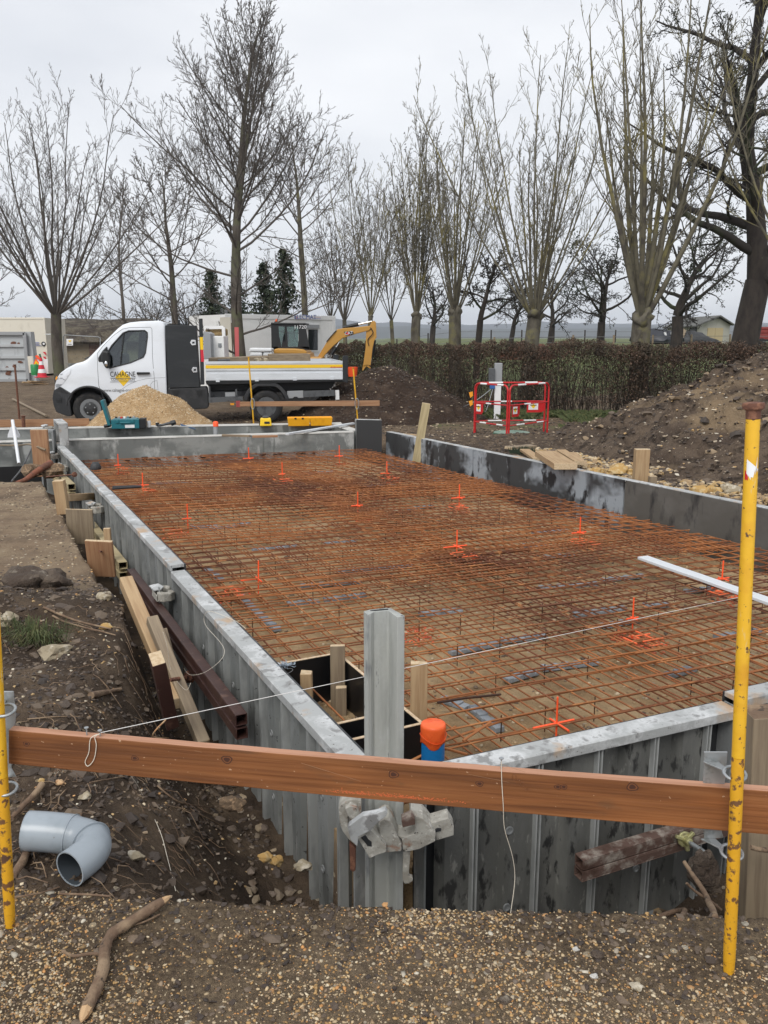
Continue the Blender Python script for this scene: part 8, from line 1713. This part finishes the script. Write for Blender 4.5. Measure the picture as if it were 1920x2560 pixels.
# small far trees on the left
CS = [dict(n=9, len=.34, ang=40, fall=.4, k=4, wob=.09, trop=.06, rr=.5, rmin=.010), dict(n=5, len=.45, ang=38, k=3, wob=.1, trop=.06, rr=.6), dict(n=3, len=.5, ang=35, k=2, wob=.1, trop=.06, rr=.7)]
leader_tree('small pale bare tree between the fan shaped one and the black locker', 313, 40, 470, .10, 760, 18, 3.6, CS, 'twig_far', 'twig_far')
leader_tree('medium bare tree showing above the truck roof', 447, 33, 430, .15, 720, 20, 4.2, CS, 'bark_grey', 'twig_grey')
leader_tree('small bare tree cut by the left edge behind the cream cabin', -30, 44, 600, .15, 740, 16, 3.6, CS, 'bark_grey', 'twig_grey')
leader_tree('slender bare tree right of the conifers', 765, 36, 335, .14, 600, 24, 3.4, CS, 'bark_green', 'twig_far')
for k_, (px, Y, top, lb) in enumerate(((215, 60, 700, 'low bush above the barn thatch, left'), (390, 58, 715, 'low bush right of the barn'), (470, 60, 720, 'low bush just above the truck locker'))):
    vase_tree(lb, px, Y, top, .12, 820, 8, 15, 60, [dict(n=8, len=.4, ang=40, k=3, wob=.1, trop=.05, rr=.5, rmin=.016), dict(n=5, len=.5, ang=38, k=3, wob=.1, trop=.05, rr=.7)], 'bark_dark', 'twig_dark', name='bush')
# pollard row
CP = [dict(n=14, len=.26, ang=34, fall=.45, k=5, wob=.05, trop=.10, rr=.38, rmin=.0052, t0=.24), dict(n=6, len=.42, ang=32, k=4, wob=.06, trop=.10, rr=.6), dict(n=4, len=.5, ang=30, k=3, wob=.06, trop=.08, rr=.7)]
GP_ = 'row of pollard trees along the hedge'
def pol(label, px, Y, top, r, fork, nl, a1, knob=1.25, sr=None, cfg=CP, a0=3, **k): return vase_tree(label, px, Y, top, r, fork, nl, a0, a1, cfg, 'bark_green', 'limb_green', name='pollard_tree', group=GP_, knob=knob, shoots_r=sr, wob=.035, trop=.085, lenvar=(.62, 1.03), **k)
pol('slender pollard with dark seed clusters, leftmost of the row', 925, 31, 345, .09, 790, 14, 30, 1.0, .028)
t7, en7 = pol('narrow many stemmed pollard, second in the row, with dead seed clusters', 1033, 26, 300, .145, 790, 19, 22, 1.1, .028)
pol('pollard with a bushy knob left of the dark orchard tree', 1142, 24.5, 262, .18, 780, 17, 34, 1.15, .034)
pol('pollard with many lichen yellow limbs above the red barrier', 1316, 21.5, 105, .19, 790, 20, 46, 1.15, .044)
pol('thickest pollard with three heavy pale limbs, left of the oak', 1602, 19.5, -120, .225, 790, 14, 30, 1.05, .085, a0=6)
P_ = qp(1602, 765, 19.5); 
pol('pollard beyond the right edge whose limbs reach into the frame', 2030, 17.5, -200, .26, 770, 17, 55, 1.2, .06)
for k_, (px, Y, top, lb) in enumerate(((830, 38, 560, 'left'), (865, 36, 470, 'middle'), (985, 38, 440, 'right'))): vase_tree(lb + ' one of the yellowish twiggy saplings behind the digger arm', px, Y, top, .09, 800, 10, 6, 38, CS, 'bark_green', 'twig_far', name='sapling')
# dead seed clusters
ends = np.array(en7); k = rng.choice(len(ends), 700); sel = ends[k]; sel = sel[(sel[:, 2] > 2.5) & (sel[:, 2] < 7.6)]
pb = PB(); cl_ = np.concatenate([sel + rng.normal(0, .035, sel.shape) for _ in range(5)]); pb.quads(cl_[:1400], .035); pb.build('seed_clusters', M['deadleaf'], t7, smooth=False)
# oak
def oak(label, px, Y, r, forkpy, top, spread, nl, cm='twig_dark', tm='bark_dark', name='oak_tree', cfgk=1.0, rmin=.010, seed=3):
    global TR
    TR = random.Random(seed)
    t, B_0 = tree_root(name, label, px, Y); H = px_h(top, Y) - B_0[2]; fz = px_h(forkpy, Y) - B_0[2]; tk = PB(); cr = PB(); ends = []
    P = limb(B_0 - [0, 0, .3], [.03, 0, 1], fz + .3, 6, .03, .02); tk.path(P, r * 1.1, r * .95, 16); tk.path(np.array([P[0], P[0] + (P[1] - P[0]) * .6]), r * 1.35, r * 1.08, 14)
    Pt = limb(P[-1], [.05, 0, 1], H - fz, 12, .10, .03); tk.path(Pt, r * .85, .04, 10)
    cf = [dict(n=10, len=.42, ang=55, fall=.4, k=5, wob=.22, trop=.02, rr=.45, rmin=rmin), dict(n=8, len=.42, ang=50, k=4, wob=.24, trop=.02, rr=.55), dict(n=5, len=.5, ang=48, k=3, wob=.25, trop=.03, rr=.6)]
    az = 1.0
    for i in range(nl):
        tt = i / nl * .9; s_ = Pt[int(tt * 12)] if i else P[-1]; az += 2.4 + TR.uniform(-.4, .4)
        Lg = spread * (1 - .55 * tt) * TR.uniform(.75, 1.15); Q = limb(s_, side(np.array([0, 0, 1.0]), R(70 - 25 * tt) * TR.uniform(.8, 1.1), az), Lg, 9, .16, .045); rr = r * (.42 - .25 * tt); cr.path(Q, rr, .02, 7); ramify(cr, Q, rr, .02, 0, cf, Lg, ends)
    finish(t, tk, cr, tm, cm); return t, np.array(ends)
t11, en11 = oak('huge dark oak with crooked limbs at the right', 1850, 27, .40, 700, -150, 6.6, 19)
k = rng.choice(len(en11), 1500); pb = PB(); cl_ = np.concatenate([en11[k] + rng.normal(0, .08, (len(k), 3)) for _ in range(2)]); pb.quads(cl_, .045); pb.build('ivy_tufts', M['conifer'], t11, smooth=False)
for k_, (px, Y, r, fork, top, spr, nl, lb) in enumerate(((1190, 34, .13, 800, 640, 2.6, 9, 'small dark orchard tree between two pollards'), (1497, 48, .22, 805, 640, 4.6, 12, 'spreading dark orchard tree left of the thickest pollard'), (1685, 44, .3, 790, 600, 5.2, 12, 'dark orchard tree overhanging the shed roof'), (1372, 62, .22, 815, 700, 4.6, 10, 'distant orchard tree behind the lichen yellow pollard'), (1275, 70, .2, 815, 720, 4.4, 9, 'small distant orchard tree left of the lichen yellow pollard'), (1080, 60, .2, 815, 720, 4.2, 8, 'distant orchard tree behind the second pollard'))):
    t_, e_ = oak(lb, px, Y, r, fork, top, spr, nl, name='orchard_tree', rmin=.014, seed=20 + k_)
    if k_ in (1, 2):
        kk_ = rng.choice(len(e_), 260); pb = PB(); c0_ = e_[rng.choice(len(e_), 4)]; C = np.concatenate([c + rng.normal(0, .28, (90, 3)) for c in c0_]); pb.quads(C, .10); pb.build('mistletoe', M['conifer'], t_, smooth=False)
# conifers
def conifer(label, px, Y, top, wid, seed):
    r_ = np.random.default_rng(seed); t, B_0 = tree_root('conifer', label, px, Y); H = px_h(top, Y) - B_0[2]; tk = PB(); tk.path(np.array([B_0, B_0 + [0, 0, H * .97]]), .14, .02, 8); pb = PB(); lv = int(H / .28)
    for i in range(lv):
        z = .5 + (H - .5) * i / lv; f = 1 - z / H; n = 9
        for j in range(n):
            a = r_.uniform(0, 6.28); Lg = wid * (f ** .8) * r_.uniform(.55, 1.1) + .1; d = np.array([math.cos(a), math.sin(a), .12 + .25 * (1 - f)]); P = np.array([B_0 + [0, 0, z] + d * Lg * s_ + np.array([0, 0, -.32 * Lg * s_ * s_]) for s_ in np.linspace(0, 1, 5)]); pb.path(P, .02, .008, 3)
            m_ = int(26 * Lg / wid + 10); C = P[r_.integers(1, 5, m_)] + r_.normal(0, .09, (m_, 3)) + np.array([0, 0, -.06]); C = C + (P[0] - P[-1]) * r_.uniform(0, .25, m_)[:, None]; pb.quads(C, .10, seed * 1000 + i * 20 + j)
    tk.build('trunk', M['bark_dark'], t); pb.build('crown', M['conifer'], t, smooth=False)
conifer('dark green conifer left of the tall trunk', 535, 44, 668, 1.6, 1); conifer('dark drooping conifer just right of the tall trunk', 665, 42, 650, 1.5, 2); conifer('tallest dark conifer, right of the tall trunk', 716, 41, 615, 1.5, 3); conifer('low broad conifer behind the roof of the dark house', 600, 48, 690, 2.0, 4)
# hedge
HX0, HX1 = -1.6, 15.5
def hline(x): return np.interp(x, [-1.6, 0, 2, 3.7, 6, 15.5], [25.5, 23.5, 20.6, 19.8, 18.9, 16.0])
t = thing('beech_hedge', 'long clipped beech hedge with brown leaves behind the barrier', 'hedge', (5, 21, 0)); pb = PB(); n = 1500
for i in range(n):
    x = rng.uniform(HX0, HX1); y = hline(x) + rng.normal(0, .16); z0 = hz(x, y) - .05; h = 1.42 * rng.uniform(.75, 1.0) * (1.13 if i % 14 == 0 else 1); d = [rng.normal(0, .13), rng.normal(0, .1), 1]
    P = limb([x, y, z0], d, h, 4, .10, .05); pb.path(P, rng.uniform(.005, .015), .004, 3)
    for j in range(3): s_ = P[rng.integers(1, 5)]; pb.path(limb(s_, [rng.normal(0, .8), rng.normal(0, .5), .6], rng.uniform(.15, .4), 2, .1, .05), .005, .003, 3)
pb.build('stems', M['hedgetwig'], t); pb = PB(); n = 135000; x = rng.uniform(HX0 - .1, HX1, n); zz_ = 1.46 * rng.beta(1.7, 1.05, n); zz_ = np.where(rng.random(n) < .25, rng.uniform(1.15, 1.48, n), zz_)
top_ = fbm(x, x * 0, 1.6, 3, 4) * .13 + fbm(x, x * 0, 7, 3, 4) * .12; gap = fbm(x, zz_ * 2, 1.3, 3, 6) + .55 * sm((zz_ - .75) / .5); keep = gap + rng.uniform(-.25, .25, n) > -.30
y = hline(x) + rng.normal(0, .24, n); gz0 = height(x, y)[0]; C = np.stack([x, y, gz0 * (1 - zz_ / 1.5) + zz_ + top_ * (zz_ > .6) + .02], -1)[keep]; pb.quads(C, .025); pb.build('leaves', M['hedgeleaf'], t, smooth=False)
# rough grass at the hedge foot
def grass(name, cx0, cx1, fy, n, h):
    b = PB(); x = rng.uniform(cx0, cx1, n); y = fy(x) + rng.normal(0, .35, n); keep = fbm(x, y, 1.2, 3, 8) > -.1; x, y = x[keep], y[keep]; z = height(x, y)[0]; n = len(x); hh_ = h * rng.uniform(.4, 1.3, n); a = rng.uniform(0, 6.28, n); w_ = .006
    V = np.stack([np.stack([x - w_, y, z], -1), np.stack([x + w_, y, z], -1), np.stack([x + w_ + .5 * hh_ * np.cos(a), y + .5 * hh_ * np.sin(a), z + hh_ * .7], -1), np.stack([x + hh_ * np.cos(a), y + hh_ * np.sin(a), z + hh_ * .85], -1)], 1)
    b.V.append(V.reshape(-1, 3)); b.F.append(np.arange(n * 4).reshape(-1, 4)); b.n = n * 4; tag(b.build(name, M['grassmat'], smooth=False), kind='stuff')
grass('rough_grass', -.5, 8, lambda x: hline(x) - 1.0, 14000, .16); grass('rough_grass', 1.2, 3.6, lambda x: 19.5 + 0 * x, 4500, .12); grass('rough_grass', 3.4, 5.4, lambda x: 15.6 + (x - 3.4) * .4, 6000, .16)

# ---------------------------------------------------------------- air
hb_ = MB(); hb_.box((0, 2400, 63), (16000, 5600, 138)); hm = bpy.data.materials.new('haze_air'); hm.use_nodes = True; ht = hm.node_tree; ht.nodes.clear()
ho = ht.nodes.new('ShaderNodeOutputMaterial'); hv_ = ht.nodes.new('ShaderNodeVolumePrincipled'); hv_.inputs['Color'].default_value = (.82, .88, .97, 1); hv_.inputs['Density'].default_value = .0002; ht.links.new(hv_.outputs[0], ho.inputs['Volume'])
tag(hb_.build('haze', hm), kind='stuff')
